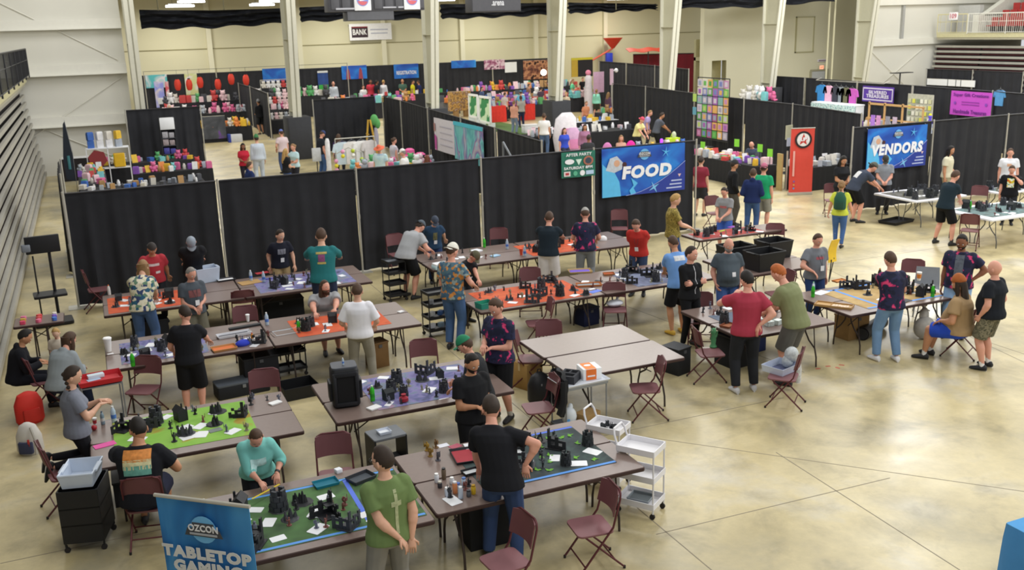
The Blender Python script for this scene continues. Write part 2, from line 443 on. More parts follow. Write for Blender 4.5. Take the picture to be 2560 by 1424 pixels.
# ---------------------------------------------------------------- black swag curtain hung across the opening
M_SWAG = pattern('swag_cloth', ['#101116', '#1c1e24', '#14151a', '#23262e'], 3.0, 'noise', .8, 1.5, vec=(.25, 1, 3))
top = [(350, 24), (530, 26), (715, 20), (870, 12), (1110, 10), (1425, 6), (1640, 10), (1760, -20), (1900, -40), (2085, -60)]
bot = [(350, 73), (530, 69), (715, 58), (870, 49), (1110, 48), (1425, 35), (1640, 24), (1760, 20), (1870, 19), (2085, 2)]
def interp(tab, u):
    for (a, va), (b, vb) in zip(tab, tab[1:]):
        if u <= b: return va+(vb-va)*(u-a)/(b-a)
    return tab[-1][1]
def swag_piece(u0, u1, label):
    def fn(a, b):
        u = lin(u0, u1, a); zt = PY(u, interp(top, u), CY+.9).z; zb = PY(u, interp(bot, u), CY+.9).z
        x = PY(u, 40, CY+.9).x
        y = CY+.95+.12*math.sin(b*17+math.sin(a*9)*1.5)+.05*math.sin(a*40+b*5)+.1*math.sin(b*PI)
        return (x, y, lin(zt, zb, b)+.05*math.sin(a*23)*b)
    o = obj('swag_curtain', MB().grid(fn, 60, 14, th=(0, .05, 0)), None, mats=M_SWAG)
    tag(o, label, 'curtain')
swag_piece(350, 722, 'black gathered swag curtain between the first two columns')
swag_piece(752, 1068, 'black gathered swag curtain behind the hanging scoreboard')
swag_piece(1105, 1375, 'black gathered swag curtain behind the hanging screen')
swag_piece(1425, 1645, 'black gathered swag curtain before the middle annex bay')
swag_piece(1700, 2085, 'black gathered swag curtain bunched above the cream wall')
for u in (395, 560, 960, 1250, 1540):
    p = PY(u, 20, CY+.9); tag(obj('hanging_cable', MB().tube((p.x, p.y, p.z-.1), (p.x, p.y, 8.4), .025, n=5), None, mats=mat('#77725a')), 'thin cable holding up the black swag curtain', 'cable', 'swag cables')

# ---------------------------------------------------------------- hanging scoreboard and screens
def board(name, u0, u1, v0, v1, y, dep, label, cat, m):
    a, b = PY(u0, v0, y), PY(u1, v1, y); z1 = max(a.z, b.z); z0 = min(a.z, b.z)
    t = thing(name, label, cat, ((a.x+b.x)/2, y, z0)); w = b.x-a.x; h = z1-z0
    obj('cabinet', MB().rbox((0, dep/2, h/2), (w, dep, h), .03), t, mats=m)
    return t, w, h
sb, w, h = board('scoreboard', 818, 1062, -50, 25, 36, .8, 'long grey scoreboard hung above the hall with white side panels', 'scoreboard', mat('#4a4a50', .5))
for i in range(9):
    obj('panel', MB().rbox((-w/2+.2+i*w/9+.02, -.02, h/2), (w/9-.1, .04, h*.86), .01), sb, mats=mat('#56565c', .5))
M_PW = mat('#eef0f6', .6)
for cx, dx in ((-w*.16, .0), (w*.36, .0)):
    pw = obj('emblem_panel', MB().rbox((cx, -.05, h*.5+.02), (.62, .04, h*.98), .01), sb, mats=M_PW)
    F = frame((cx, -.075, h*.36), (1, 0, 0), (0, 0, 1))
    decal(F, [(.22*math.cos(t), .22*math.sin(t)) for t in np.linspace(0, 2*PI, 24, endpoint=False)], mat('#7f93d8', .5), pw, 'emblem', .004)
    decal(F, [(.19*math.cos(t), .19*math.sin(t)-.0) for t in np.linspace(PI*1.05, 2*PI*.95, 14)], mat('#d46a74', .5), pw, 'emblem_lower', .007)
    decal(F, [(-.12, .02), (.14, .05), (.12, .0), (-.1, -.04)], mat('#ffffff', .5), pw, 'emblem_stripe', .010)
obj('caption', MB().box((-w*.34, -.05, .1), (.7, .02, .06)).box((-w*.22, -.05, .1), (.2, .02, .06)).box((w*.12, -.05, .12), (.5, .02, .05)).box((w*.24, -.05, .12), (.2, .02, .05)), sb, mats=mat('#b9bac2'))
obj('hanger', MB().tube((-w*.4, .4, h), (-w*.4, .4, 10.9-PY(818, 25, 36).z), .03).tube((w*.4, .4, h), (w*.4, .4, 10.9-PY(818, 25, 36).z), .03), sb, mats=mat('#444444'))
lb, w, h = board('lower_display', 866, 986, 26, 50, 36.05, .6, 'plain dark grey box display under the scoreboard', 'display', mat('#56575c', .5))
obj('face_plate', MB().box((0, -.01, h/2), (w*.97, .03, h*.86)), lb, mats=mat('#5f6066', .5))
obj('strut', MB().tube((-.6, .3, h), (-.6, .3, h+.06), .04).tube((.6, .3, h), (.6, .3, h+.06), .04), lb, mats=mat('#333333'))
sc2, w, h = board('hanging_screen', 1177, 1303, -45, 28, 35, .7, 'dark grey hanging screen with small white lettering by the middle column', 'screen', mat('#4c4c51', .5))
obj('bezel', MB().box((0, -.01, h/2), (w*.97, .03, h*.93)), sc2, mats=mat('#505056', .5))
F = frame((w*.02, -.03, h*.28), (1, 0, 0), (0, 0, 1))
lettering('.arena', F, .5, .16, mat('#dfe0e6', .5), sc2)
obj('hanger', MB().tube((-w*.4, .3, h), (-w*.4, .3, 4.4), .03).tube((w*.4, .3, h), (w*.4, .3, 4.4), .03), sc2, mats=mat('#444444'))
# bank banner on the far wall
a, b = PY(872, 60, AY-.35), PY(980, 98, AY-.35)
t = thing('wall_banner', 'white wall banner with dark block reading BANK high on the far wall', 'banner', ((a.x+b.x)/2, AY-.35, (a.z+b.z)/2))
w, h = b.x-a.x, a.z-b.z
obj('sheet', MB().rbox((0, 0, 0), (w, .05, h), .01), t, mats=mat('#f2f2f6', .6))
F = frame((0, -.03, 0), (1, 0, 0), (0, 0, 1))
decal(F, [(-w*.45, -h*.33), (-w*.07, -h*.33), (-w*.07, h*.33), (-w*.45, h*.33)], mat('#3a2a33', .6), t, 'block', .01)
decal(F, [(-w*.45, h*.26), (-w*.07, h*.26), (-w*.07, h*.33), (-w*.45, h*.33)], mat('#8a3038', .6), t, 'stripe', .016)
lettering('BANK', frame((-w*.26, -.05, 0), (1, 0, 0), (0, 0, 1)), w*.33, h*.34, mat('#ffffff', .6), t, .02)
obj('small_caption', MB().box((w*.2, -.035, h*.12), (w*.42, .01, h*.07)).box((w*.2, -.035, -h*.1), (w*.4, .01, h*.07)), t, mats=mat('#b9bccb'))
obj('batten', MB().box((0, .12, h*.4), (w, .2, .06)), t, mats=mat('#999999'))
# exit sign and caption plate above the door
a = PY(2053, 168, BY-.1)
t = thing('exit_sign', 'small glowing orange exit sign above the service door', 'sign', a)
obj('sign_box', MB().rbox((0, 0, 0), (.36, .1, .26), .02), t, mats=mat('#e8dcc8', .5))
obj('lit_face', MB().rbox((0, -.055, 0), (.27, .02, .19), .02), t, mats=mat('#ff9a78', .5, var=0, emit=1.6))
lettering('EXIT', frame((0, -.07, 0), (1, 0, 0), (0, 0, 1)), .22, .1, mat('#d83a20', .5), t)
a = PY(2056, 151, BY-.05)
t = thing('wall_plate', 'thin white caption plate on the cream wall above the exit sign', 'sign', a)
obj('plate', MB().rbox((0, 0, 0), (.76, .05, .15), .01), t, mats=mat('#e9e6ee', .5))
obj('caption', MB().box((0, -.03, 0), (.62, .01, .06)), t, mats=mat('#7a5a6e'))

# ---------------------------------------------------------------- retracted bleachers and galleries
M_BOARD = mat('#b3b0a6', .5, .2, .08, 2.)
M_MAROON = mat('#4a1a20', .6, var=.15)
M_DEEP = mat('#1d1a1c', .9)  # near black, shade in the gaps between the boards painted in
def bleacher(name, label, X, y0, y1, side, rows=13):
    t = thing(name, label, 'bleachers', (X, 0, 0))
    L = y1-y0; cy = (y0+y1)/2
    for k in range(rows):
        z = .12+k*.283; off = side*(k*.035)
        obj('seat_board', MB().box((off+side*.045, cy, z+.10), (.09, L, .12)), t, mats=M_BOARD)
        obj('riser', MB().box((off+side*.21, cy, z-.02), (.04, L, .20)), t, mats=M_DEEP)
        mb = MB()
        n = max(1, int(L/3.0))
        for j in range(n):
            ys = y0+(j+.5)*L/n
            mb.box((off+side*.15, ys, z-.03), (.08, L/n-.14, .07))
        obj('folded_seats', mb, t, mats=M_MAROON)
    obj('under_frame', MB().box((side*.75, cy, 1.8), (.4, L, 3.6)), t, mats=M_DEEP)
    return t
bleacher('retracted_bleachers', 'long retracted bleachers of grey boards along the left side', -1.86, 4.0, 43.9, -1)
bleacher('retracted_bleachers', 'retracted bleachers with maroon seats at the far right', 46.0, 12, 44.2, 1)
def gallery(side, X, y0, y1, z, mrail, label_deck, dense):
    L = y1-y0; cy = (y0+y1)/2
    d = struct('gallery_slab', MB().box((X+side*4, cy, z-.15), (8, L, .3)), mats=mat('#b9b49f')); d['label'] = label_deck
    obj('deck_edge', MB().box((X-side*.02, cy, z-.06), (.08, L, .24)), d, mats=mat('#c9c39c'))
    return d
gallery(-1, -2.15, -6, 43.9, 4.05, None, 'left gallery deck above the bleachers', 1)
gallery(1, 46.2, -2, 43.9, 4.32, None, 'right gallery deck above the bleachers', 0)
def railing(label, X, y0, y1, z, m, pitch=.14, hgt=1.1, post=2.4):
    t = thing('gallery_railing', label, 'railing', (X, y0, z)); L = y1-y0
    obj('top_rail', MB().tube((0, 0, hgt), (0, L, hgt), .028), t, mats=m)
    obj('bottom_rail', MB().tube((0, 0, .1), (0, L, .1), .018), t, mats=m)
    obj('mid_rail', MB().tube((0, 0, hgt*.62), (0, L, hgt*.62), .015), t, mats=m)
    n = max(1, int(L/post))
    pm = MB().tube((0, 0, 0), (0, 0, hgt), .026, n=6).mesh('post', m)
    for i in range(n+1): obj('post', pm, t, (0, i*L/n, 0))
    nb = min(290, int(L/pitch)); bm_ = MB().tube((0, 0, .1), (0, 0, hgt), .011, n=4).mesh('baluster', m)
    for i in range(nb): obj('baluster', bm_, t, (0, L-(i+.5)*pitch, 0))
M_RB = mat('#1b1c22', .5); M_RY = mat('#cfc79a', .6)
railing('black steel railing along the left gallery', -1.95, 18, 43.6, 4.05, M_RB, .30)
railing('pale yellow railing along the right gallery by the stairs', 46.15, 41.8, 43.9, 4.32, M_RY, .4)
railing('pale railing across the red seats of the right gallery', 46.1, 29, 41.7, 4.32, mat('#d9d8cf', .5), .13)
obj_ = obj('privacy_panel', MB().box((-1.98, 22, 5.7), (.05, 9, 1.2)), None, mats=mat('#1d1d2b')); tag(obj_, 'dark blue black cloth over the near end of the left gallery railing', 'cloth')
# stair wall, sloping parapet and red seats on the right gallery
pw = struct('stair_wall', MB()._add([(47.6, 42.3, 4.32), (47.6, 43.8, 4.32), (47.6, 43.8, 5.9), (47.6, 42.3, 5.9), (47.9, 42.3, 4.32), (47.9, 43.8, 4.32), (47.9, 43.8, 5.9), (47.9, 42.3, 5.9)],
    [(0, 1, 2, 3), (7, 6, 5, 4), (0, 4, 5, 1), (1, 5, 6, 2), (2, 6, 7, 3), (3, 7, 4, 0)]), mats=mat('#b4b4b1')); pw['label'] = 'grey stair wall on the right gallery'
pp = struct('parapet', MB().prism([(47.0, 41.8), (53, 41.8), (53, 42.2), (47.0, 42.2)], 4.3, 5.35)._add(
    [(47.4, 41.8, 5.3), (53, 41.8, 5.3), (53, 41.8, 8.2), (47.4, 42.2, 5.3), (53, 42.2, 5.3), (53, 42.2, 8.2)], [(0, 1, 2), (5, 4, 3), (0, 3, 4, 1), (1, 4, 5, 2), (2, 5, 3, 0)]), mats=mat('#d8d7cc')); pp['label'] = 'sloping pale parapet beside the red gallery seats'
M_SEAT = mat('#9c2c2b', .5, var=.1)
def stadium_seat(x, y, z, g):
    def mk():
        return (MB().rbox((0, 0, .42), (.42, .45, .06), .04).mesh('seat', M_SEAT), MB().rbox((.20, 0, .66), (.06, .45, .44), .02).mesh('backrest', M_SEAT), MB().box((.08, 0, .2), (.06, .3, .4)).mesh('bracket', M_RB))
    s_, b_, k_ = cached('stseat', mk)
    t = thing('stadium_seat', 'red plastic stadium seat on the right gallery', 'seat', (x, y, z), 0, g)
    obj('seat', s_, t); obj('backrest', b_, t); obj('bracket', k_, t)
for r in range(5):
    for j in range(9):
        stadium_seat(47.3+r*.8, 41.6-.5-j*.52, 4.32+r*.38, 'red seats of the right gallery')
    obj('seat_tier', MB().box((47.6+r*.8, 39.2, 4.32+r*.19-.02), (.8, 5, .06+r*.38)), None, mats=mat('#a9a49a'))['kind'] = 'structure'
# number sign
p = PX(2384, 40, 46.12)
t = thing('section_sign', 'white section sign reading 109 on the right gallery railing', 'sign', p)
obj('plate', MB().rbox((0, 0, 0), (.03, .62, .42), .01), t, mats=mat('#eeecef', .5))
lettering('109', frame((-.02, 0, 0), (0, -1, 0), (0, 0, 1)), .46, .26, mat('#c2586a', .5), t)
# ================================================================ pipe and drape
M_POLE = mat('#b9b6ac', .45, .3, .05)
M_DRAPE = mat('#2c2d32', .8, 0, .12, 3., spec=.25)
M_DRAPE2 = mat('#303136', .8, 0, .12, 3., spec=.25)
ORD = ['first', 'second', 'third', 'fourth', 'fifth', 'sixth', 'seventh', 'eighth', 'ninth', 'tenth', 'eleventh', 'twelfth']
def drape_run(pts, h, where, ends=(1, 1), m=None, order='along', bottom=.03):
    pts = [Vector((p[0], p[1], 0)) for p in pts]
    for i, p in enumerate(pts):
        if (i == 0 and not ends[0]) or (i == len(pts)-1 and not ends[1]): continue
        t = thing('drape_pole', 'silver pole, %s %s of %s' % (ORD[i], order, where), 'pole', p)
        obj('upright', cached(('up', h), lambda: MB().tube((0, 0, .01), (0, 0, h+.02), .024, n=10).mesh('upright', M_POLE, 1)), t)
        obj('base_plate', cached('basep', lambda: MB().rbox((0, 0, .006), (.40, .40, .012), .02).mesh('base_plate', M_POLE)), t)
        obj('sleeve_collar', cached(('col', h), lambda: MB().tube((0, 0, h*.52), (0, 0, h*.56), .031, n=10).mesh('collar', M_POLE, 1)), t)
    for i in range(len(pts)-1):
        a, b = pts[i], pts[i+1]; d = b-a; L = d.length-.07; an = math.atan2(d.y, d.x); rnd = random.Random(hash((i, len(where))) % 999)
        t = thing('black_drape', 'black drape, %s bay %s of %s' % (ORD[i], order, where), 'drape', a+d*.5, an)
        ph = rnd.random()*6; k1 = 9+rnd.random()*4
        def fn(u, v, L=L, ph=ph, k1=k1):
            x = (u-.5)*L; z = lin(h-.03, bottom, v)
            amp = .012+.05*v**.7
            w = math.sin(x*k1+ph+.5*math.sin(x*2.3+ph))*amp+.5*amp*math.sin(x*k1*2.3+ph*2)
            return (x+.02*math.sin(v*3+x*3)*v, .05+w*.8, z)
        obj('cloth', MB().grid(fn, max(24, int(L*17)), 7, th=(0, .008, 0)), t, mats=m or M_DRAPE)
        obj('crossbar', MB().tube((-L/2, 0, h-.02), (L/2, 0, h-.02), .017, n=6), t, mats=mat('#4c4c50', .5, .4))
D0Y = 21.75
drape_run([(-.70+3.075*k, D0Y) for k in range(6)], 2.44, 'the long front drape row', order='from the left')
drape_run([(19.85+3.05*k, 21.62) for k in range(5)], 2.44, 'the drape row behind the white tables', order='from the left')
drape_run([(-.78, D0Y+3.1), (-.82, 28.0)], 2.44, 'the side drape next to the left bleachers', ends=(1, 1))
x0, x1 = PY(312, 275, 43.2).x, PY(500, 265, 43.2).x
drape_run([(x0, 43.2), (x1, 43.2)], PY(400, 270, 43.2).z, 'the drape behind the far left merchandise booth')
drape_run([(9.55, 45.3), (12.6, 45.5)], 2.46, 'the short drape left of the middle corner', ends=(1, 0))
KP = [(12.95, 45.6), (12.8, 42.2), (12.35, 37.1), (11.95, 32.3), (11.6, 28.3), (11.25, 24.1)]
drape_run(KP, 2.44, 'the drape row running back from the FOOD drape')
drape_run([(25.4, 45.5), (25.3, 42.0), (24.4, 36.4), (24.0, 32.3), (23.8, 29.1), (22.9, 24.6)], 2.44, 'the drape row behind the tapestry rack')
drape_run([(9.1, 65.5), (9.1, 60.8), (8.8, 52.8)], 2.44, 'the drape between the two far left booths')
drape_run([P(u, v, 3.05) for u, v in ((1497, 152), (1565, 157), (1637, 163), (1722, 172))], 3.05, 'the tall drape beside the maroon curtain')
drape_run([(34.9, 45.2), (34.8, 41.7), (34.3, 37.3), (33.9, 33.4), (33.3, 28.6), (32.8, 24.6)], 2.44, 'the far right vendor drape row')
drape_run([(44.7, 43.1), (44.8, 39.9), (44.8, 36.7), (44.8, 33.5)], 2.44, 'the drape before the right bleachers')
drape_run([(3.2+5.0*k, 68.8) for k in range(7)], 3.05, 'the far back drape row', m=M_DRAPE2)
# maroon curtain against the side of the block wall
a, b = PY(1583, 137, 66), PY(1790, 133, 66)
t = thing('maroon_curtain', 'maroon curtain hung at the right end of the annex', 'curtain', (0, 0, 0))
obj('cloth', MB().grid(lambda u, v: (lin(a.x, b.x, u), 66+.08*math.sin(u*60)*(.3+v), lin(lin(a.z, b.z, u), .05, v)), 70, 5, th=(0, .01, 0)), t, mats=mat('#6b1424', .8, var=.15))
obj('curtain_rail', MB().tube((a.x, 66, a.z+.02), (b.x, 66, b.z+.02), .04), t, mats=M_RB)

# ================================================================ banners
M_INK = mat('#f4f6fb', .6, var=0)
def sheet_thing(name, label, cat, O, xd, w, h, m, sag=.01, base=True, group=None):
    """hanging flat sheet; O = bottom left corner, xd = direction of its width. returns thing, frame at centre"""
    xd = Vector(xd).normalized(); an = math.atan2(xd.y, xd.x)
    t = thing(name, label, cat, O, an, group)
    def fn(u, v): return (u*w, sag*math.sin(u*PI*3), h*(1-v))
    obj('sheet', MB().grid(fn, 16, 8, th=(0, .004, 0)), t, mats=m)
    return t, frame((w/2, -.012-sag, h/2), (1, 0, 0), (0, 0, 1))
M_BLUEB = pattern('blue_banner', ['#1d3f9e', '#2c63c4', '#2f87dd', '#57b4f0'], .8, 'soft', .55, 1.2, stops=[.2, .42, .6, .8], vec=(1, 1, 1.6))
M_SKYB = mat('#5fc0f4', .6, var=.06); M_NAVYB = mat('#2b3f9c', .6, var=.05); M_LTGREY = mat('#c3ccd8', .6, var=.15, scale=14)
M_SKIN0 = mat('#d8a98c', .6)
def star(n, r1, r2, cx=0, cy=0, a0=0.):
    return [(cx+(r1 if i % 2 == 0 else r2)*math.cos(a0+PI*i/n), cy+(r1 if i % 2 == 0 else r2)*math.sin(a0+PI*i/n)) for i in range(2*n)]
def circ(r, cx=0, cy=0, n=20, sq=1.):
    return [(cx+r*math.cos(2*PI*i/n), cy+r*sq*math.sin(2*PI*i/n)) for i in range(n)]
def con_logo(F, w, t, top='OZCON'):
    decal(F, circ(w*.34, 0, 0), mat('#6fb6ea', .6), t, 'logo_disc', .004)
    decal(F, [(-w*.5, -w*.17), (w*.5, -w*.17), (w*.42, w*.02), (w*.3, w*.02), (w*.28, w*.17), (-w*.28, w*.17), (-w*.3, w*.02), (-w*.42, w*.02)], mat('#46494f', .6), t, 'logo_plate', .008)
    lettering(top, F @ Matrix.Translation((0, w*.04, .006)), w*.78, w*.17, mat('#e2e4e8', .6), t, .03)
    decal(F @ Matrix.Translation((0, -w*.11, .004)), [(-w*.36, -w*.025), (w*.36, -w*.025), (w*.36, w*.025), (-w*.36, w*.025)], mat('#a9aeb6', .6), t, 'logo_line', .008)
def event_banner(word, label, O, xd, w, h, word_w, word_c):
    t, F = sheet_thing('vinyl_banner', label, 'banner', O, xd, w, h, M_BLUEB)
    # sweep of deep blue in the lower right corner, with a thin pale arc
    arc = [(w*.5*math.cos(a_)*1.0-w*.02+(w*.02), h*.5*math.sin(a_)) for a_ in ()]
    low = [(w*.5, -h*.5)]+[(w*.5-w*.86*(1-s)**1.5*1.0, -h*.5+h*.58*s**.8) if 0 else (lin(-w*.22, w*.5, s), lin(-h*.5, h*.12, s**1.7)) for s in np.linspace(0, 1, 9)][::-1]
    decal(F, low, M_NAVYB, t, 'corner_field', .002)
    pts = [(lin(-w*.22, w*.5, s), lin(-h*.5, h*.12, s**1.7)) for s in np.linspace(0, 1, 9)]
    obj('arc_line', MB().path([tuple(F @ Vector((x, y, .006))) for x, y in pts], .008, n=4), t, mats=mat('#9fb0e6', .6))
    # a robed figure in blue and white on the left edge
    decal(F, [(-w*.5, -h*.5), (-w*.28, -h*.5), (-w*.30, -h*.2), (-w*.36, h*.02), (-w*.42, h*.05), (-w*.5, h*.2)], M_SKYB, t, 'robe', .005)
    decal(F, [(-w*.16, -h*.5), (-w*.10, -h*.46), (-w*.13, -h*.36), (-w*.08, -h*.26), (-w*.16, -h*.14), (-w*.13, -h*.3), (-w*.18, -h*.4)], M_SKYB, t, 'bolt', .005)
    decal(F, star(4, h*.14, h*.03, w*.12, -h*.38, .5), mat('#7fc4ee', .6), t, 'spark', .005)
    decal(F, star(5, h*.12, h*.02, w*.26, h*.34, .2), M_SKYB, t, 'spark', .004)
    decal(F, [(-w*.46, h*.06), (-w*.36, h*.0), (-w*.27, h*.06), (-w*.26, h*.2), (-w*.33, h*.34), (-w*.41, h*.3)], M_LTGREY, t, 'figure_hair', .007)
    decal(F, circ(h*.07, -w*.33, h*.19), M_SKIN0, t, 'figure_face', .009)
    decal(F, circ(h*.055, -w*.24, h*.15), mat('#4a2c30', .6), t, 'figure_companion', .009)
    con_logo(F @ Matrix.Translation((0, h*.33, .002)), w*.17, t)
    lettering(word, F @ Matrix.Translation((word_c*w, -h*.02, .006)), w*word_w, h*.27, M_INK, t, .055, .12)
    for k, (tx, ww) in enumerate(((0, .13), (0, .15), (0, .19))):
        decal(F @ Matrix.Translation((w*.46-w*ww/2, -h*.28-h*.075*k, .002)), [(-w*ww/2, -h*.014), (w*ww/2, -h*.014), (w*ww/2, h*.014), (-w*ww/2, h*.014)], mat('#b9c6ea', .6), t, 'caption_line')
    decal(F, star(3, h*.045, h*.02, w*.43, -h*.17, .5), mat('#e9c9c4', .6), t, 'mini_icon', .008)
    obj('grommet_cord', MB().tube((.03, 0, h-.02), (.03, .08, h+.02), .005, n=4).tube((w-.03, 0, h-.02), (w-.03, .08, h+.02), .005, n=4), t, mats=M_POLE)
    return t
event_banner('FOOD', 'blue vinyl banner reading FOOD on the black drape', (11.80, D0Y-.055, 1.16), (1, 0, 0), 2.48, 1.24, .60, .03)
event_banner('VENDORS', 'blue vinyl banner reading VENDORS behind the white tables', (20.35, 21.565, 1.15), (1, 0, 0), 2.25, 1.2, .86, .0)
# small green poster
t, F = sheet_thing('vinyl_banner', 'small green sponsor banner left of the FOOD banner', 'banner', (10.66, D0Y-.055, 1.76), (1, 0, 0), .95, .64, mat('#2d7a66', .6, var=.1, scale=3))
lettering('AFTER PARTY', F @ Matrix.Translation((0, .25, .004)), .72, .075, M_INK, t, .02)
lettering('SATURDAY 8PM', F @ Matrix.Translation((-.02, -.08, .004)), .80, .07, M_INK, t, .03)
decal(F @ Matrix.Translation((-.26, .08, 0)), circ(.13, sq=.5), M_INK, t, 'badge'); decal(F @ Matrix.Translation((.0, .08, 0)), star(3, .1, .05, 0, 0, PI/6), mat('#d5efe2', .6), t, 'badge')
decal(F @ Matrix.Translation((.27, .08, 0)), circ(.14, sq=.85), mat('#b0705c', .6), t, 'badge'); decal(F @ Matrix.Translation((.27, .08, .004)), circ(.09, sq=.85), mat('#3c4a58', .6), t, 'badge_core')
decal(F @ Matrix.Translation((-.33, -.22, 0)), [(-.09, -.06), (.09, -.06), (.09, .06), (-.09, .06)], mat('#e9dfe0', .6), t, 'badge'); decal(F @ Matrix.Translation((-.33, -.22, .004)), [(-.05, -.03), (.05, -.03), (.05, .03), (-.05, .03)], mat('#b8414a', .6), t, 'badge_core')
decal(F @ Matrix.Translation((-.1, -.22, 0)), circ(.06), mat('#5fb592', .6), t, 'badge'); decal(F @ Matrix.Translation((.1, -.22, 0)), circ(.07), M_INK, t, 'badge'); decal(F @ Matrix.Translation((.31, -.22, 0)), [(-.11, -.05), (.11, -.05), (.11, .05), (-.11, .05)], mat('#b9d5f2', .6), t, 'badge')

def rollup(name, label, A, B, h, m):
    A, B = Vector(A), Vector(B); d = B-A; w = d.length; an = math.atan2(d.y, d.x)
    t = thing(name, label, 'banner', A, an)
    obj('sheet', MB().grid(lambda u, v: (u*w, .02*math.sin(v*PI), lin(h, .08, v)), 8, 12, th=(0, .004, 0)), t, mats=m)
    obj('top_rail', MB().tube((-.01, 0, h), (w+.01, 0, h), .016), t, mats=M_POLE)
    obj('base_case', MB().rbox((w/2, .02, .045), (w+.03, .16, .09), .03), t, mats=M_POLE)
    obj('support_pole', MB().tube((w/2, .05, .09), (w/2, .03, h), .01), t, mats=M_POLE)
    return t, frame((w/2, -.012, h/2), (1, 0, 0), (0, 0, 1)), w
M_TT = pattern('tabletop_banner', ['#2560a0', '#2f7cc0', '#4a96d4', '#4f9cd8'], 1.6, 'soft', .55, .6, stops=[.25, .45, .6, .8], vec=(2.6, 1, .6))
A_, B_ = P(388, 1232, 2.02), P(622, 1270, 1.99)
t, F, w = rollup('roll_up_banner', 'blue roll-up banner reading TABLETOP GAMING in the lower left', (A_.x, A_.y, 0), (B_.x, B_.y, 0), 2.005, M_TT)
con_logo(F @ Matrix.Translation((.0, .76, .002)), .34, t)
lettering('TABLETOP', F @ Matrix.Translation((-.0, .545, .004)), .80, .105, mat('#d5d8da', .6), t, .06)
lettering('GAMING', F @ Matrix.Translation((.0, .42, .004)), .62, .105, mat('#d5d8da', .6), t, .06)
decal(F, [(-w*.5, -.9), (-w*.2, -.9), (-w*.32, -.1), (-w*.42, .1), (-w*.5, .0)], M_SKYB, t, 'robe', .004)
# red roll-up banner with round emblem
A_, B_ = P(1971, 488), P(2029, 486)
t, F, w = rollup('roll_up_banner', 'tall red roll-up banner with round black emblem by the vendors', A_, B_, 2.12, mat('#dd4f43', .55, var=.03))
G_ = F @ Matrix.Translation((.02, .70, 0))
decal(G_, circ(.27, n=28), mat('#2a2426', .6), t, 'emblem_ring', .004); decal(G_, circ(.205, n=28), mat('#ecebe9', .6), t, 'emblem_disc', .008)
decal(G_, star(5, .2, .08, 0, 0, .3), mat('#c8352f', .6), t, 'emblem_burst', .012)
lettering('RPJ', G_ @ Matrix.Translation((.0, .0, .016)), .34, .15, M_INK, t, .05)
decal(F, [(-w*.38, -.45), (-w*.30, -.45), (-w*.30, .35), (-w*.38, .35)], mat('#eeb4ac', .6), t, 'caption_line')
for k, c in enumerate(('#7a5cae', '#c8a05a', '#5d9bd8')):
    decal(F @ Matrix.Translation((-w*.3, -.62-.11*k, 0)), circ(.03), mat(c, .6), t, 'round_icon', .005)
# banners on the drape running back: white one and the teal one
t, F = sheet_thing('cloth_banner', 'white cloth banner with pink corner on the receding drape', 'banner', (11.85, 34.9, 1.06), (0, -1, 0), 2.55, 1.2, mat('#dddae0', .7, var=.04))
decal(F, [(-1.2, -.55), (-1.0, -.6), (-.98, -.1), (-1.2, 0)], mat('#c95aa8', .7), t, 'pink_corner'); decal(F, [(-1.25, .1), (-1.1, .1), (-1.1, .4), (-1.25, .4)], mat('#b98b86', .7), t, 'faint_figure')
for k in range(4): decal(F, [(-.6, .3-.22*k), (.7, .3-.22*k), (.7, .34-.22*k), (-.6, .34-.22*k)], mat('#bdbac4', .7), t, 'faint_line')
t, F = sheet_thing('cloth_banner', 'teal and violet picture banner next to the white one on the receding drape', 'banner', (11.62, 32.1, 1.05), (0, -1, 0), 2.75, 1.3,
    pattern('teal_art', ['#8f8fa8', '#5ba9b5', '#7fd0cc', '#7b6fb0', '#b8a9b8', '#9fc7dc'], 1.5, 'soft', .65, 1.5, stops=[.25, .38, .48, .56, .64, .74], vec=(1, 1.4, .5)))
decal(F, [(-1.37, .52), (1.37, .52), (1.37, .65), (-1.37, .65)], mat('#4fc3da', .6), t, 'top_stripe')
# purple banners on the far right row
t, F = sheet_thing('cloth_banner', 'dark purple banner with white border on the far right vendor drape', 'banner', (33.95, 36.5, 1.56), (-.05, -1, 0), 2.1, .72, mat('#5a3aa0', .7, var=.05))
for y in (.26, -.26): decal(F, [(-1.0, y-.03), (1.0, y-.03), (1.0, y+.03), (-1.0, y+.03)], mat('#d7d0e6', .7), t, 'border')
for x in (-.98, .98): decal(F, [(x-.03, -.26), (x+.03, -.26), (x+.03, .26), (x-.03, .26)], mat('#d7d0e6', .7), t, 'border')
lettering('SILVERED\nTREASURES', F, 1.5, .34, mat('#e6e1f2', .7), t, .03)
t, F = sheet_thing('cloth_banner', 'magenta banner with dark lettering at the far right', 'banner', (33.25, 30.6, 1.38), (-.03, -1, 0), 2.1, .98, mat('#c751c9', .7, var=.04))
lettering('Super Gift Creations', F @ Matrix.Translation((0, .33, .004)), 1.8, .17, mat('#6d2a8a', .7), t, .02)
lettering('Handmade Treasures', F @ Matrix.Translation((0, -.33, .004)), 1.7, .17, mat('#6d2a8a', .7), t, .02)
[decal(F, [(-.45, y), (.45, y), (.45, y+.04), (-.45, y+.04)], mat('#9a3aa8', .7), t, 'caption_line') for y in (.04, -.06)]
for x in (-.8, .8): decal(F @ Matrix.Translation((x, 0, 0)), star(6, .09, .04), mat('#8a4ab8', .7), t, 'snow_motif')

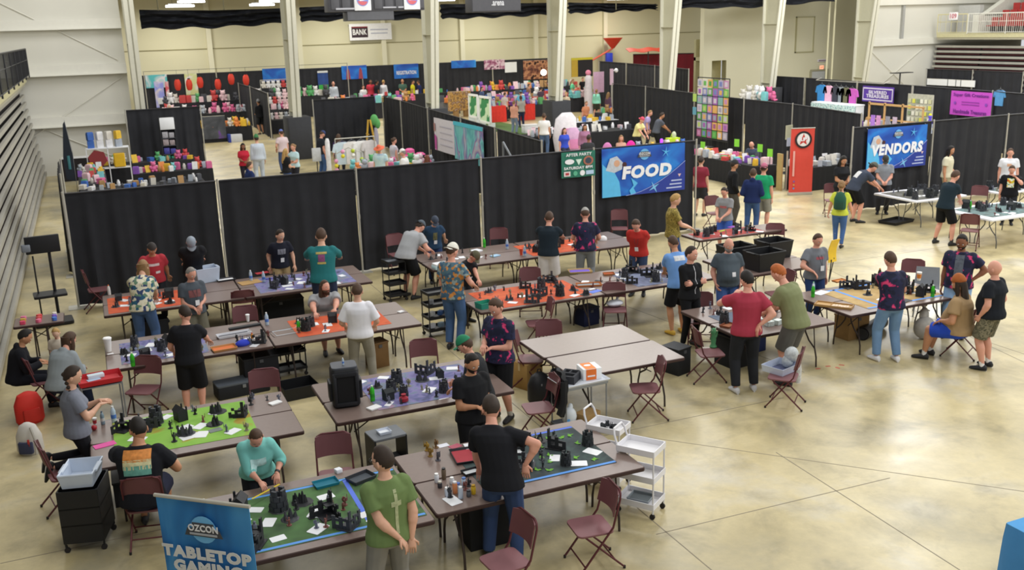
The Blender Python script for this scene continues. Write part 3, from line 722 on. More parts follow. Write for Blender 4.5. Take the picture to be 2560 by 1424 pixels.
# ================================================================ tables
M_TTOP = mat('#7c6a63', .38, 0, .05, 20., spec=.5)
M_TTOP_SHEEN = mat('#a39690', .34, 0, .04, 20., spec=.6)  # same brown top lightened, surface reflection put into the colour
M_TEDGE = mat('#3b2624', .5)
M_TLEG = mat('#3d322e', .45, .3)
M_WTOP = mat('#e8e9ee', .4, 0, .03, 20.)
M_WLEG = mat('#55575b', .4, .4)
def table_meshes(L, W, kind):
    top, edge, leg = dict(brown=(M_TTOP, M_TEDGE, M_TLEG), pale=(M_TTOP_SHEEN, M_TEDGE, M_TLEG), white=(M_WTOP, M_WTOP, M_WLEG))[kind]  # pale: brown top with its reflection painted in
    r = {}
    r['tabletop'] = MB().rbox((0, 0, .729), (L-.02, W-.02, .022), .03, seg=3).mesh('tabletop', top, 1)
    r['edge_band'] = MB().rbox((0, 0, .712), (L, W, .036), .035, seg=3).mesh('edge_band', edge, 1)
    x = L/2-.30
    # wishbone leg: curved tube from the centre rail out to the corner foot
    def leg_(sy):
        p = [(0, .05*sy, .70), (0, .07*sy, .52), (0, .16*sy, .40), (0, W*.36*sy, .30), (0, W*.41*sy, .16), (0, W*.42*sy, .0)]
        return MB().path(p, .014, n=6).mesh('leg', leg, 1)
    r['leg+'], r['leg-'] = leg_(1), leg_(-1)
    r['leg_rail'] = MB().tube((0, -W*.38, .69), (0, W*.38, .69), .014, n=6).tube((0, -W*.3, .69), (0, -W*.36, .30), .010, n=5).tube((0, W*.3, .69), (0, W*.36, .30), .010, n=5).mesh('leg_rail', leg, 1)
    r['folding_brace'] = MB().tube((0, 0, .42), (-.45, 0, .69), .009, n=5).mesh('folding_brace', leg, 1)
    return r, x
def table(label, cx, cy, L=2.44, W=.76, kind='brown', rz=0., z=0., name='folding_table'):
    r, x = cached(('tab', L, W, kind), lambda: table_meshes(L, W, kind))
    t = thing(name, label, 'table', (cx, cy, z), rz)
    obj('tabletop', r['tabletop'], t); obj('edge_band', r['edge_band'], t)
    for s in (-1, 1):
        for k in '+-': obj('leg', r['leg'+k], t, (s*x, 0, 0))
        obj('leg_rail', r['leg_rail'], t, (s*x, 0, 0))
        obj('folding_brace', r['folding_brace'], t, (s*x, 0, 0), 0 if s > 0 else PI)
    return t
def tblock(x0, y0, nx, ny, words, L=2.44, W=.76, kind='brown', gap=.012, rz=0.):
    for j in range(ny):
        for i in range(nx):
            w_ = []
            if nx > 1: w_.append(('left', 'right', 'far right')[i])
            if ny > 1: w_.append(('front', 'rear')[j])
            dx = (i+.5)*(L+gap); dy = (j+.5)*(W+gap); c, s = math.cos(rz), math.sin(rz)
            table('%s folding table, %s one %s' % ({'brown': 'brown', 'pale': 'bare brown', 'white': 'white'}[kind], ' '.join(w_) or 'single', words), x0+dx*c-dy*s, y0+dx*s+dy*c, L, W, kind, rz)
tblock(-.21, 17.95, 2, 2, 'in the row nearest the long front drape')
tblock(-.24, 14.80, 2, 2, 'under the white jersey man and the grey shirt man')
tblock(-.50, 11.22, 1, 2, 'under the lime green game mat')
tblock(2.35, 11.27, 1, 2, 'under the black carry case')
tblock(2.70, 8.47, 1, 2, 'under the dark mat with light blue tape')
tblock(.22, 8.38, 1, 2, 'under the moss green game mat')
tblock(5.74, 14.92, 2, 2, 'in the row with the orange game mat')
tblock(6.0, 18.20, 2, 2, 'in the row before the green sponsor banner')
tblock(12.14, 17.80, 1, 1, 'beside the FOOD banner drape')
tblock(11.15, 14.72, 1, 2, 'under the black totes', 1.83)
tblock(8.77, 11.66, 1, 2, 'beside the man in the red shirt', 1.83, .86)
tblock(11.03, 11.80, 1, 2, 'under the tan game mat at the right')
tblock(5.71, 11.34, 1, 1, 'nearest the cart with the orange box', 1.83, .92, 'pale')
tblock(5.70, 12.29, 1, 1, 'behind the other bare table', 1.83, .92, 'pale')
tblock(19.62, 18.9, 1, 2, 'before the VENDORS banner', 1.83, .76, 'white')
tblock(19.25, 16.2, 1, 2, 'at the right edge by the man in black shorts', 2.44, .76, 'white')
tblock(22.35, 18.6, 1, 1, 'behind the right edge tables', 1.83, .76, 'white')

# ================================================================ folding chairs
M_CH = mat('#5d2b30', .42, .25, .06); M_CHS = mat('#855a5e', .5, .1, .05); M_CHB = mat('#6d4347', .5, .1, .05); M_RUB = mat('#2a2626', .8)
def chair_meshes():
    r = {}
    r['seat'] = MB().rbox((0, 0, .44), (.40, .40, .022), .06, seg=3).mesh('seat', M_CHS, 1)
    def fb(u, v):
        x = (u-.5)*.42; z = lin(.86, .62, v)+.02*(1-(2*u-1)**2)*(1-v)
        return (x, -.285+.05*(2*u-1)**2+.09*v*.6, z)
    r['backrest'] = MB().grid(fb, 10, 4, th=(0, .014, 0)).mesh('backrest', M_CHB, 1)
    for s in (-1, 1):
        r['front%d' % s] = MB().path([(.13*s, -.272, .88), (.185*s, -.262, .855), (.205*s, -.25, .80), (.21*s, -.17, .5), (.215*s, .21, .012)], .0115, n=6).mesh('leg', M_CH, 1)
        r['rear%d' % s] = MB().path([(.185*s, .12, .425), (.19*s, -.31, .012)], .0115, n=6).mesh('leg', M_CH, 1)
        r['foot%d' % s] = MB().tube((.215*s, .205, .0), (.215*s, .205, .03), .015, n=6).mesh('rubber_foot', M_RUB)
        r['footr%d' % s] = MB().tube((.19*s, -.305, .0), (.19*s, -.305, .03), .015, n=6).mesh('rubber_foot', M_RUB)
    r['st'] = MB().tube((-.21, .135, .10), (.21, .135, .10), .009, n=6).mesh('stretcher', M_CH, 1)
    r['st2'] = MB().tube((-.19, -.20, .12), (.19, -.20, .12), .009, n=6).mesh('stretcher', M_CH, 1)
    r['rim'] = MB().tube((-.13, -.272, .88), (.13, -.272, .88), .0115, n=6).mesh('top_tube', M_CH, 1)
    return r
def view_angle(p, hd):
    return math.atan2(p.y-CAM.y, p.x-CAM.x)-RAD(hd)-PI/2
def chair(u, v, hd, label, on='seat', pos=None):
    r = cached('chair', chair_meshes)
    if pos is not None: p = Vector(pos)
    elif on == 'seat': p = P(u, v, .45)
    else:
        p = P(u, v, .75); a = view_angle(p, hd); p = p+Vector((-math.sin(a), math.cos(a), 0))*.25
    p.z = 0; a = view_angle(p, hd)
    t = thing('folding_chair', label, 'chair', p, a)
    obj('seat', r['seat'], t); obj('backrest', r['backrest'], t); obj('top_tube', r['rim'], t)
    for s in (-1, 1):
        l = obj('leg', r['front%d' % s], t); obj('rubber_foot', r['foot%d' % s], l)
        l = obj('leg', r['rear%d' % s], t); obj('rubber_foot', r['footr%d' % s], l)
    obj('stretcher', r['st'], t); obj('stretcher', r['st2'], t)
    return t
for a in [
 (1475, 1313, -112, 'burgundy folding chair standing alone nearest the white three tier cart'),
 (1262, 1400, -118, 'burgundy folding chair behind the man in blue jeans at the bottom edge'),
 (1612, 968, -100, 'burgundy folding chair beside the two bare tables'),
 (357, 972, -150, 'burgundy folding chair between the red tray and the lime mat table'),
 (833, 1108, 178, 'burgundy folding chair pushed in behind the moss green mat', 'back'),
 (1058, 868, 176, 'burgundy folding chair pushed in behind the purple mat table', 'back'),
 (607, 742, 0, 'burgundy folding chair pushed in at the front drape row tables', 'back'),
 (612, 782, 180, 'burgundy folding chair behind the row with the jersey man', 'back'),
 (246, 722, 85, 'burgundy folding chair seen edge-on before the black drape at the left', ),
 (985, 598, 160, 'burgundy folding chair behind the man in grey shirt and black shorts', 'back'),
 (1247, 583, 182, 'burgundy folding chair behind the sponsor banner row', 'back'),
 (1548, 536, 178, 'tall standing burgundy folding chair under the FOOD banner', 'back'),
 (1325, 684, 180, 'burgundy folding chair behind the orange mat', 'back'),
 (1345, 806, -100, 'burgundy folding chair facing left before the orange mat table'),
 (1372, 818, 180, 'burgundy folding chair pushed in behind the rear bare table', 'back'),
 (1537, 772, 176, 'burgundy folding chair with white bag on its seat'),
 (1752, 748, 178, 'burgundy folding chair behind the table beside the red shirt man', 'back'),
 (1775, 880, 72, 'burgundy folding chair carrying the green figure'),
 (1958, 938, -82, 'burgundy folding chair carrying the clear tray and plastic bags'),
 (1778, 501, 150, 'burgundy folding chair beside the seated grey shirt man near the FOOD pole', 'back'),
 (1938, 572, 178, 'burgundy folding chair behind the black totes', 'back'),
 (2079, 470, 170, 'burgundy folding chair beside the woman with the green backpack', 'back'),
 (2283, 664, 178, 'burgundy folding chair behind the tan mat', 'back'),
 (2398, 822, -78, 'burgundy folding chair under the man in the rust beanie'),
 (2425, 548, 5, 'burgundy folding chair in front of the right edge white table', 'back'),
 (2450, 476, 185, 'burgundy folding chair between the two white tables', 'back'),
 (166, 1178, 82, 'burgundy folding chair under the kneeling woman with braid'),
 (371, 1256, 12, 'burgundy folding chair under the man with the sunset print'),
 (108, 948, 75, 'burgundy folding chair under the woman in the grey hoodie'),
 (660, 944, 182, 'burgundy folding chair behind the lime mat table corner', 'back'),
 (1884, 668, -120, 'burgundy folding chair in front of the black totes table', 'pos', (11.55, 14.3, 0)),
 (1290, 1010, -105, 'burgundy folding chair draped with the black jacket', 'pos', (5.12, 11.25, 0)),
 (1328, 895, 95, 'burgundy folding chair at the left end of the bare tables'),
]:
    chair(*a)
# ================================================================ people
PENDING = []          # (temp object, finish function): surfaces grown in one pass at the end
def grow(mb, voxel, smooth, finish):
    me = bpy.data.meshes.new('tmp'); me.from_pydata(mb.v, [], mb.f); me.update()
    o = bpy.data.objects.new('tmp_grow', me); COL.objects.link(o)
    r = o.modifiers.new('r', 'REMESH'); r.mode = 'VOXEL'; r.voxel_size = voxel
    s = o.modifiers.new('s', 'SMOOTH'); s.factor = .5; s.iterations = smooth
    PENDING.append((o, finish))
def flush():
    dg = bpy.context.evaluated_depsgraph_get(); dg.update()
    for o, fin in PENDING:
        me = bpy.data.meshes.new_from_object(o.evaluated_get(dg))
        fin(me)
    for o, _ in PENDING:
        m = o.data; bpy.data.objects.remove(o); bpy.data.meshes.remove(m)
    PENDING.clear()
def join_into(me, mb, nmat):
    """append the faces of mb to mesh me; the material slots of mb follow after the grown surface"""
    n = len(me.vertices); co = np.empty(n*3, 'f'); me.vertices.foreach_get('co', co); vs = co.reshape(-1, 3).tolist()
    fs = [tuple(p.vertices) for p in me.polygons]
    mi = [0]*len(fs)+mb.m
    vs += [list(v) for v in mb.v]; fs += [tuple(i+n for i in f) for f in mb.f]
    out = bpy.data.meshes.new('body'); out.from_pydata(vs, [], fs)
    out.polygons.foreach_set('material_index', mi); out.polygons.foreach_set('use_smooth', [True]*len(fs)); out.update()
    return out

def head_dir_shape(d):
    x, y, z = d
    rx, ry, rz = .074, .094, .118
    k = 1.
    if z < 0:
        jaw = 1-.34*(-z)**1.6; rx *= jaw
        if y > 0: ry *= 1-.10*(-z)
        else: ry *= 1-.42*(-z)
    px, py, pz = x*rx, y*ry, z*rz
    if y > 0:
        py += .022*math.exp(-((x/.13)**2+((z+.16)/.15)**2))         # nose
        py -= .008*math.exp(-(((abs(x)-.38)/.16)**2+((z-.06)/.13)**2))  # eye hollows
        py += .006*math.exp(-((x/.5)**2+((z-.24)/.09)**2))         # brow
        py += .008*math.exp(-((x/.25)**2+((z+.80)/.16)**2))        # chin
        py += .005*math.exp(-((x/.22)**2+((z+.47)/.09)**2))        # lips
    return (px, py, pz)
def sph(nu, nv, fn):
    mb = MB(); mb.ball((0, 0, 0), 1, nu, nv); mb.v = [fn(v) for v in mb.v]; return mb
SM = lambda x: 0 if x <= 0 else (1 if x >= 1 else x*x*(3-2*x))
def hair_mask(style, d):
    x, y, z = d
    if style == 'beard': return SM((y-.05)*4)*SM((-z-.22)*6)*(1-SM((.10-abs(z+.44))*9)*SM((.25-abs(x))*9)*.8)
    if style == 'bald':  return SM((.02-y)*5)*SM((z+.55)*6)*SM((.36-z)*5)*.6
    top = SM((z-(.28+.62*max(y, 0)-.95*max(-y, 0)-.25*abs(x)*(1 if y < .35 else 0)))*6)
    return top
def hat_mask(kind, d):
    x, y, z = d
    lo = .20 if kind == 'beanie' else .22
    return SM((z-lo+.12*y*0)*7)

def seg_cone(mb, p, q, r1, r2, n=10):
    mb.tube(p, q, r1, r2, n); mb.ball(p, r1, n, 6); mb.ball(q, r2, n, 6)
def ik(a, t, l1, l2, pole):
    a, t = Vector(a), Vector(t); d = t-a; L = d.length
    if L > (l1+l2)*.995: t = a+d*((l1+l2)*.995/L); d = t-a; L = d.length
    L = max(L, abs(l1-l2)+.02); u = d.normalized()
    x = (l1*l1-l2*l2+L*L)/(2*L); h = math.sqrt(max(0, l1*l1-x*x))
    p = Vector(pole); p = p-u*p.dot(u)
    p = p.normalized() if p.length > 1e-4 else u.orthogonal()
    return a+u*x+p*h, t

def hand_mesh(mb, wrist, fwd, palm_n, s, side, curl=.5, detail=True):
    """palm, four unequal bent fingers and a thumb from the side of the palm. fwd: along the fingers; palm_n: out of the palm"""
    f = Vector(fwd).normalized(); n = Vector(palm_n); n = (n-f*n.dot(f)).normalized(); w = f.cross(n)*side   # w: towards the thumb
    W = Vector(wrist)
    c = W+f*.045*s
    mb.loft([(W-f*.01*s, w, n, .024*s, .018*s), (W+f*.02*s, w, n, .034*s, .016*s), (W+f*.07*s, w, n, .041*s, .014*s), (W+f*.092*s, w, n, .038*s, .010*s)], 8)
    if not detail:
        mb.loft([(W+f*.085*s, w, n, .036*s, .012*s), (W+f*.13*s+n*.02*s*curl*2, w, n, .032*s, .010*s), (W+f*.16*s+n*.05*s*curl*2, w, n, .024*s, .008*s)], 6)
    else:
        for k, (off, ln) in enumerate(((.030, .072), (.010, .080), (-.010, .074), (-.029, .060))):
            b = W+f*.086*s+w*off*s
            a1 = curl*.9; a2 = curl*1.9
            p1 = b+(f*math.cos(a1)+n*math.sin(a1))*ln*.5*s+w*off*.12*s
            p2 = p1+(f*math.cos(a2)+n*math.sin(a2))*ln*.5*s
            mb.path([tuple(b-f*.01*s), tuple(b), tuple(p1), tuple(p2)], [.0095*s, .0092*s, .0085*s, .0062*s], n=5)
    tb = W+f*.022*s+w*.028*s
    t1 = tb+(f*.6+w*.75+n*.25).normalized()*.036*s; t2 = t1+(f*.9+w*.1+n*.5*max(.3, curl*1.4)).normalized()*.032*s
    mb.path([tuple(tb-w*.012*s), tuple(tb), tuple(t1), tuple(t2)], [.013*s, .0125*s, .0105*s, .0075*s], n=5)

PRE = {'down': (.235, .03, .80), 'hip': (.19, .03, 1.02), 'front': (.06, .27, 1.05), 'back': (.04, -.17, .95), 'cross': (-.10, .17, 1.16),
       'lap': (.12, .32, .64), 'chest': (.07, .24, 1.22), 'face': (.05, .16, 1.5), 'pocket': (.20, .08, .90), 'swing': (.30, .12, .86)}
POLE = {'down': (.3, -1, 0), 'hip': (1, -.5, .1), 'front': (.5, -.8, -.4), 'back': (.9, -.5, 0), 'cross': (.8, .0, -.9), 'lap': (.7, -.7, 0), 'chest': (.7, -.5, -.6), 'face': (.8, .2, -1), 'pocket': (.6, -1, 0), 'swing': (.6, -1, 0)}
SKINS = {'fair': '#d9a88e', 'pink': '#dba08a', 'tan': '#c08a68', 'brown': '#8a5a42', 'pale': '#e0b8a0'}
HAIRC = {'black': '#1d1815', 'brown': '#4a3526', 'dark': '#33271f', 'blond': '#b08d55', 'ginger': '#b0602c', 'grey': '#8b8782', 'light': '#8a6a45'}
N_PERSON = [0]
def person(label, at, hd=0, top=('tee', '#222222'), bot=('jeans', '#44597c'), hair=('short', 'brown'), hat=None, shoes='#2a2a2c', skin='fair',
           lean=0, hp=20, ht=0, L='down', R='down', h=1.76, w=1., belly=0., pose='stand', feet=None, lod=1, extra=(), Y=None, X=None, seat=.46,
           pole=None, prints=(), socks=None, group=None, z0=0., female=0, side=0, twist=0, gl=False, name='person'):
    """at: pixel of the head centre. Position follows from the stature h (or from a known Y / X plane)."""
    lL, rR = L, R
    vox = {0: .0115, 1: .015, 2: .026}[lod]; detail = lod < 2
    def skeleton(h, a, root):
        s = h/1.76; T = {}
        le = RAD(lean); sd = RAD(side)
        def dirv(k): return Vector((math.sin(sd)*k, math.sin(le*k)*math.cos(sd), math.cos(le*k)))
        if pose == 'sit': pel = Vector((0, -.02, seat/s+.115))
        elif pose == 'kneel': pel = Vector((0, 0, .92))
        elif pose == 'crouch': pel = Vector((0, -.05, .42))
        else: pel = Vector((0, -.16*math.sin(le), .94-.05*(1-math.cos(le))))
        waist = pel+dirv(.5)*.15; chest = waist+dirv(.9)*.20; shc = chest+dirv(1)*.135; neck = shc+dirv(1.)*.055
        nd = lean*.55+hp*.45; na = RAD(nd)
        headc = neck+Vector((math.sin(sd)*.5*.06, math.sin(na), math.cos(na)))*.155+Vector((0, .015, 0))
        T.update(pel=pel, waist=waist, chest=chest, shc=shc, neck=neck, head=headc)
        tw = RAD(twist); rx = Vector((math.cos(tw), math.sin(tw), 0)); wsh = .178*(1 if not female else .9)*(.5+.5*w)
        T['rx'] = rx; T['dir1'] = dirv(1)
        Rz = Matrix.Rotation(a, 3, 'Z')
        for sn, sg in (('R', 1), ('L', -1)):
            sh = shc+rx*sg*wsh*.93-dirv(1)*.040
            spec = rR if sn == 'R' else lL
            if isinstance(spec, str):
                t0 = PRE[spec]; tgt = Vector((t0[0]*sg, t0[1], t0[2])); pl = POLE[spec]; pl = Vector((pl[0]*sg, pl[1], pl[2]))
                if spec in ('hip', 'back', 'pocket', 'down', 'front', 'cross', 'chest', 'face', 'swing'):   # follow the body
                    tgt = tgt+Vector((0, pel.y, pel.z-.94)) if spec in ('hip', 'pocket') or pose != 'stand' else tgt+((shc-Vector((0, 0, 1.42)))*(.85 if spec != 'down' else 1.))
                if spec in ('hip', 'down', 'pocket'): tgt.x *= (.6+.4*w)
            elif spec[0] == 'w':
                wp = P(spec[1], spec[2], spec[3]); lp = Rz.inverted() @ (wp-root); tgt = lp/s; pl = Vector((.5*sg, -.9, .1 if lean > 15 else -.5))
            else:
                tgt = Vector(spec[1:4]); pl = Vector((.6*sg, -.7, -.5))
                if len(spec) > 4: pl = Vector(spec[4:7])
            if isinstance(spec, tuple) and len(spec) > 4 and spec[0] == 'w': pl = Vector(spec[4:7])
            d = tgt-sh; elb, wr = ik(sh, tgt-(d.normalized()*.05 if isinstance(spec, tuple) else Vector((0, 0, 0))), .29, .25, pl)
            T['sh'+sn], T['el'+sn], T['wr'+sn], T['tg'+sn] = sh, elb, wr, tgt
            hip = pel+Vector((.092*sg*(.6+.4*w), 0, -.02))
            if pose == 'sit':
                kn, an = Vector((.13*sg, .42, seat/s+.06)), Vector((.13*sg, .46, .09))
                if feet: f_ = feet[0 if sn == 'L' else 1]; kn = Vector((f_[2] if len(f_) > 2 else .13*sg, .40, seat/s+.05)); an = Vector((f_[0], f_[1], .09))
                kn, an = ik(hip, an, .43, .42, (kn-hip)*1.0+Vector((0, .2, .6)))
            elif pose == 'kneel':
                kn, an = Vector((.10*sg, .10, seat/s+.06)), Vector((.10*sg, -.34, seat/s+.10-.05*(sg > 0)))
            elif pose == 'crouch':
                kn, an = Vector((.16*sg, .36, .48)), Vector((.14*sg, .12, .09)); kn, an = ik(hip, an, .43, .42, (0, 1, .4))
            else:
                fx, fy = (.115*sg, .02*sg) if not feet else feet[0 if sn == 'L' else 1][:2]
                kn, an = ik(hip, (fx, fy-.02, .09), .435, .42, (0.12*sg, 1, 0))
            T['hip'+sn], T['kn'+sn], T['an'+sn] = hip, kn, an
        for k_, v_ in list(T.items()):
            if k_ not in ('rx', 'dir1'): T[k_] = v_*s
        T['s'] = s
        return T
    # place the figure: its head centre has to sit on the sight line of that pixel
    root = Vector((0, 20, z0)); hh = h
    d = ray(*at)
    for it in range(12):
        a = view_angle(root, hd)
        T = skeleton(hh, a, root); hv = Matrix.Rotation(a, 3, 'Z') @ T['head']
        if Y is not None or X is not None:
            t_ = (Y+hv.y)/d.y if Y is not None else (X+hv.x)/d.x
            c_ = CAM+d*t_; hh = max(h*.8, min(h*1.2, hh*(c_.z-z0)/T['head'].z)); root = Vector((c_.x-hv.x, c_.y-hv.y, z0))
        else:
            c_ = CAM+d*((T['head'].z+z0-CAM_H)/d.z); root = Vector((c_.x-hv.x, c_.y-hv.y, z0))
    a = view_angle(root, hd); T = skeleton(hh, a, root); s = T['s']
    N_PERSON[0] += 1
    if Y is not None or X is not None:
        if hh < 1.5 or hh > 1.98: print('STATURE', label, round(hh, 2), tuple(round(q, 1) for q in root))
    t = thing(name, label, 'person', root, a, group)
    g = s*(.60+.44*w)              # girth
    rx = T['rx']; up = T['dir1']; fy = Vector((0, 1, 0))
    fw = lambda k: (Vector((0, math.cos(RAD(lean*k)), -math.sin(RAD(lean*k)))))
    vis = skin if skin.startswith('#') else SKINS[skin]
    M_SK = mat(vis, .55, 0, .05, 12.)
    # ---------------- body: one grown surface plus head and hands in the same mesh
    B = MB()
    def torso(mb, gr, shirt=False):
        pel, waist, chest, shc, neck = T['pel'], T['waist'], T['chest'], T['shc'], T['neck']
        bl = belly*s
        x0 = Vector((1, 0, 0))
        hem = pel+(pel-waist).normalized()*(.07*s) if shirt else pel-Vector((0, 0, .09*s))
        mb.loft([(hem, x0, fw(.2), (.172 if shirt else .12)*g+gr, (.130 if shirt else .10)*g+gr+bl*.3),
                 (pel, x0, fw(.3), .168*g+gr, .125*g+gr+bl*.45),
                 (lin(pel, waist, .55)+fw(.5)*(bl*.5), x0, fw(.5), (.150-.012*female)*g+gr, .108*g+gr+bl*.8),
                 (waist+fw(.5)*(bl*.55), (x0+rx)/2, fw(.6), (.146-.016*female)*g+gr, .104*g+gr+bl*.85),
                 (lin(waist, chest, .5)+fw(.8)*(bl*.4), rx, fw(.8), .152*g+gr, .108*g+gr+bl*.55),
                 (chest+fw(1)*(.012*female*s), rx, fw(1), .166*g+gr, (.114+.018*female)*g+gr+bl*.15),
                 (lin(chest, shc, .55), rx, fw(1), .172*g+gr, .104*g+gr),
                 (shc-up*.022*s, rx, fw(1), .150*g+gr, .082*g+gr),
                 (shc+up*.014*s, rx, fw(1), .105*g+gr, .070*g+gr*.7),
                 (lin(shc, neck, .75)+up*.01*s, rx, fw(1), .062*g+gr*.6, .060*g+gr*.6)], 18)
        for sg in (1, -1):   # shoulder bridge
            mb.ball(T['sh'+('R' if sg > 0 else 'L')]-rx*sg*.012*s, (.058*g+gr, .058*g+gr, .060*g+gr), 10, 7)
    gT = g; g = g*1.13
    torso(B, -.012)
    seg_cone(B, T['neck']-up*.05*s, lin(T['neck'], T['head'], .55), .056*g, .052*s)
    for k in 'LR':
        seg_cone(B, T['sh'+k], T['el'+k], .046*g, .038*g); seg_cone(B, lin(T['el'+k], T['wr'+k], .15), T['wr'+k], .039*g, .025*s)
        seg_cone(B, lin(T['el'+k], T['sh'+k], .1), lin(T['el'+k], T['wr'+k], .3), .038*g, .040*g)
        lk = .84 if bot[0] in ('jeans', 'slim', 'trousers') else 1.
        seg_cone(B, T['hip'+k], T['kn'+k], .072*g, .050*g*lk); seg_cone(B, T['kn'+k], lin(T['kn'+k], T['an'+k], .35)-Vector((0, .012*s, 0)), .048*g*lk, .053*g*lk)
        seg_cone(B, lin(T['kn'+k], T['an'+k], .35)-Vector((0, .012*s, 0)), T['an'+k], .052*g*lk, .034*s*lk)
    E = MB(); E.cur = 0
    hr = Matrix.Translation(T['head']) @ Matrix.Rotation(RAD(-ht), 4, 'Z') @ Matrix.Rotation(RAD(-hp), 4, 'X') @ Matrix.Scale(s*1.13, 4)
    Hd = sph(22 if detail else 12, 18 if detail else 9, head_dir_shape)
    E.X = hr; E._add(Hd.v, Hd.f)
    for sg in (1, -1):
        E.ball((.076*sg, -.008, -.012), (.010, .020, .030), 6, 5)
        E.cur = 1; E.ball((.029*sg, .083, .008), (.0125, .008, .0075), 6, 5)
        E.cur = 2; E.ball((.029*sg, .0885, .008), (.0050, .004, .0050), 5, 4)
        E.cur = 4; E.box((.031*sg, .091, .028), (.024, .004, .004), rz=-.25*sg)
        E.cur = 0
    E.cur = 3; E.ball((0, .0915, -.055), (.022, .008, .0065), 8, 5); E.cur = 0
    E.X = None
    for k, sg in (('R', 1), ('L', -1)):
        spec = rR if k == 'R' else lL
        f = (T['wr'+k]-T['el'+k]).normalized()
        if isinstance(spec, tuple): f2 = (T['tg'+k]-T['wr'+k]); f = (f*.6+f2.normalized()*.6).normalized() if f2.length > .01 else f; pn = Vector((0, .1, -1)); cu = .45
        elif spec in ('front', 'cross', 'chest', 'lap', 'face'): pn = Vector((-sg, -.4, 0)); cu = .9
        elif spec == 'back': pn = Vector((0, -1, 0)); cu = .7
        else: pn = Vector((-sg, 0, 0)); cu = .55
        if spec == 'hip': f = Vector((-.7*sg, .6, -.35)); pn = Vector((-sg*.5, -.3, -.3))
        hand_mesh(E, T['wr'+k]-(T['wr'+k]-T['el'+k]).normalized()*.006, f, pn, s*1.04, sg if pn.z < -.5 or True else sg, cu, detail)
    M_LIP = mat('#a8625a', .5); M_EYE = mat('#e9e6e2', .3, var=0); M_IRIS = mat('#2c2420', .3, var=0)
    hc = hair[1] if hair else 'brown'; hcol = HAIRC.get(hc, hc); M_HAIR = mat(hcol, .65, 0, .2, 30.)
    bo = obj('body', bpy.data.meshes.new('body'), t)
    def fin_body(me, bo=bo, E=E):
        out = join_into(me, E, 5)
        for m_ in (M_SK, M_EYE, M_IRIS, M_LIP, M_HAIR): out.materials.append(m_)
        old = bo.data; bo.data = out; bpy.data.meshes.remove(old); bpy.data.meshes.remove(me)
    grow(B, vox, 2, fin_body)
    # ---------------- hair and hat
    def shell(style, k0, k1, nu=22, nv=16, maskf=hair_mask, lift=None):
        def fn(d):
            m_ = maskf(style, d); q = head_dir_shape(d)
            if d[1] > 0 and style != 'beard':   # ignore the nose under hair
                q = (q[0], min(q[1], d[1]*.096), q[2])
            k = k0+(k1-k0)*m_
            z = q[2]*k
            if lift: z += lift*m_*max(0, d[2])
            return (q[0]*k, q[1]*k, z)
        mb = sph(nu if detail else 14, nv if detail else 10, fn); mb.v = [tuple(hr @ Vector(v)) for v in mb.v]; return mb
    if hair:
        st = hair[0]
        if st != 'none':
            mb = shell('bald' if st == 'bald' else 'short', .90, 1.05 if st in ('bald', 'buzz') else (1.11 if st != 'curly' else 1.22))
            if st in ('long', 'longback', 'curly'):
                hd_ = hr @ Vector((0, -.055, -.02)); dn = Vector((0, -.25, -1)).normalized() if lean < 20 else Vector((0, .1, -1)).normalized()
                ln = (.30 if st == 'long' else .40)*s if st != 'curly' else .26*s
                mb.loft([(hd_+Vector((0, 0, .05*s)), (1, 0, 0), (0, 1, 0), .070*s, .05*s), (hd_+dn*ln*.35, (1, 0, 0), (0, 1, 0), .098*s*(1.2 if st == 'curly' else 1), .052*s),
                         (hd_+dn*ln*.75, (1, 0, 0), (0, 1, 0), .092*s*(1.25 if st == 'curly' else 1), .042*s), (hd_+dn*ln, (1, 0, 0), (0, 1, 0), .055*s, .022*s)], 12)
                for sg in (1, -1):
                    q = hr @ Vector((.074*sg, .0, .01)); mb.loft([(q+Vector((0, 0, .05*s)), (1, 0, 0), (0, 1, 0), .016*s, .035*s), (q-Vector((0, .01, .10*s)), (1, 0, 0), (0, 1, 0), .024*s, .04*s), (q-Vector((0, .02, .2*s)), (1, 0, 0), (0, 1, 0), .012*s, .018*s)], 8)
            if st in ('pony', 'braid', 'bun'):
                q = hr @ Vector((0, -.10, .02))
                if st == 'bun': mb.ball(q, .045*s, 10, 7)
                else:
                    dr = Vector((.0, -.35, -1)).normalized() if st == 'pony' else Vector((.35, .15, -1)).normalized()
                    n_ = 7 if st == 'braid' else 4
                    for i in range(n_):
                        mb.ball(tuple(q+dr*(.02+i*(.40/n_))*s), ((.030 if st == 'braid' else .038)*s*(1-.05*i),)*3, 8, 6)
            obj('hair', mb, t, mats=M_HAIR)
        if len(hair) > 2: 
            mb = shell('beard', .93, 1.09 if hair[2] != 'bigbeard' else 1.2); obj('beard', mb, t, mats=M_HAIR)
    if hat:
        kind, hc2 = hat[0], hat[1]; mb = shell('cap' if kind != 'beanie' else 'beanie', .85, 1.16 if kind != 'beanie' else 1.2, maskf=hat_mask, lift=.03 if kind == 'beanie' else 0)
        ho = obj('cap' if kind != 'beanie' else 'knit_hat', mb, t, mats=mat(hc2, .75, 0, .08, 20.))
        if kind in ('cap', 'backcap'):
            sg = 1 if kind == 'cap' else -1
            br = MB(); br.grid(lambda u, v: tuple(hr @ Vector(((u-.5)*.15*(1-.25*v*v), sg*(.075+.085*v*math.cos((u-.5)*2.0)), .036-.012*v-.05*(u-.5)**2))), 8, 4, th=(0, 0, -.004))
            obj('brim', br, ho, mats=mat(hat[2] if len(hat) > 2 else hc2, .7, 0, .05))
        elif kind == 'brimhat':
            br = MB(); br.X = hr; br.lathe([(.07, .0), (.165, -.012), (.17, -.004), (.08, .03)], (0, 0, .03), 20); obj('brim', br, ho, mats=mat(hc2, .75))
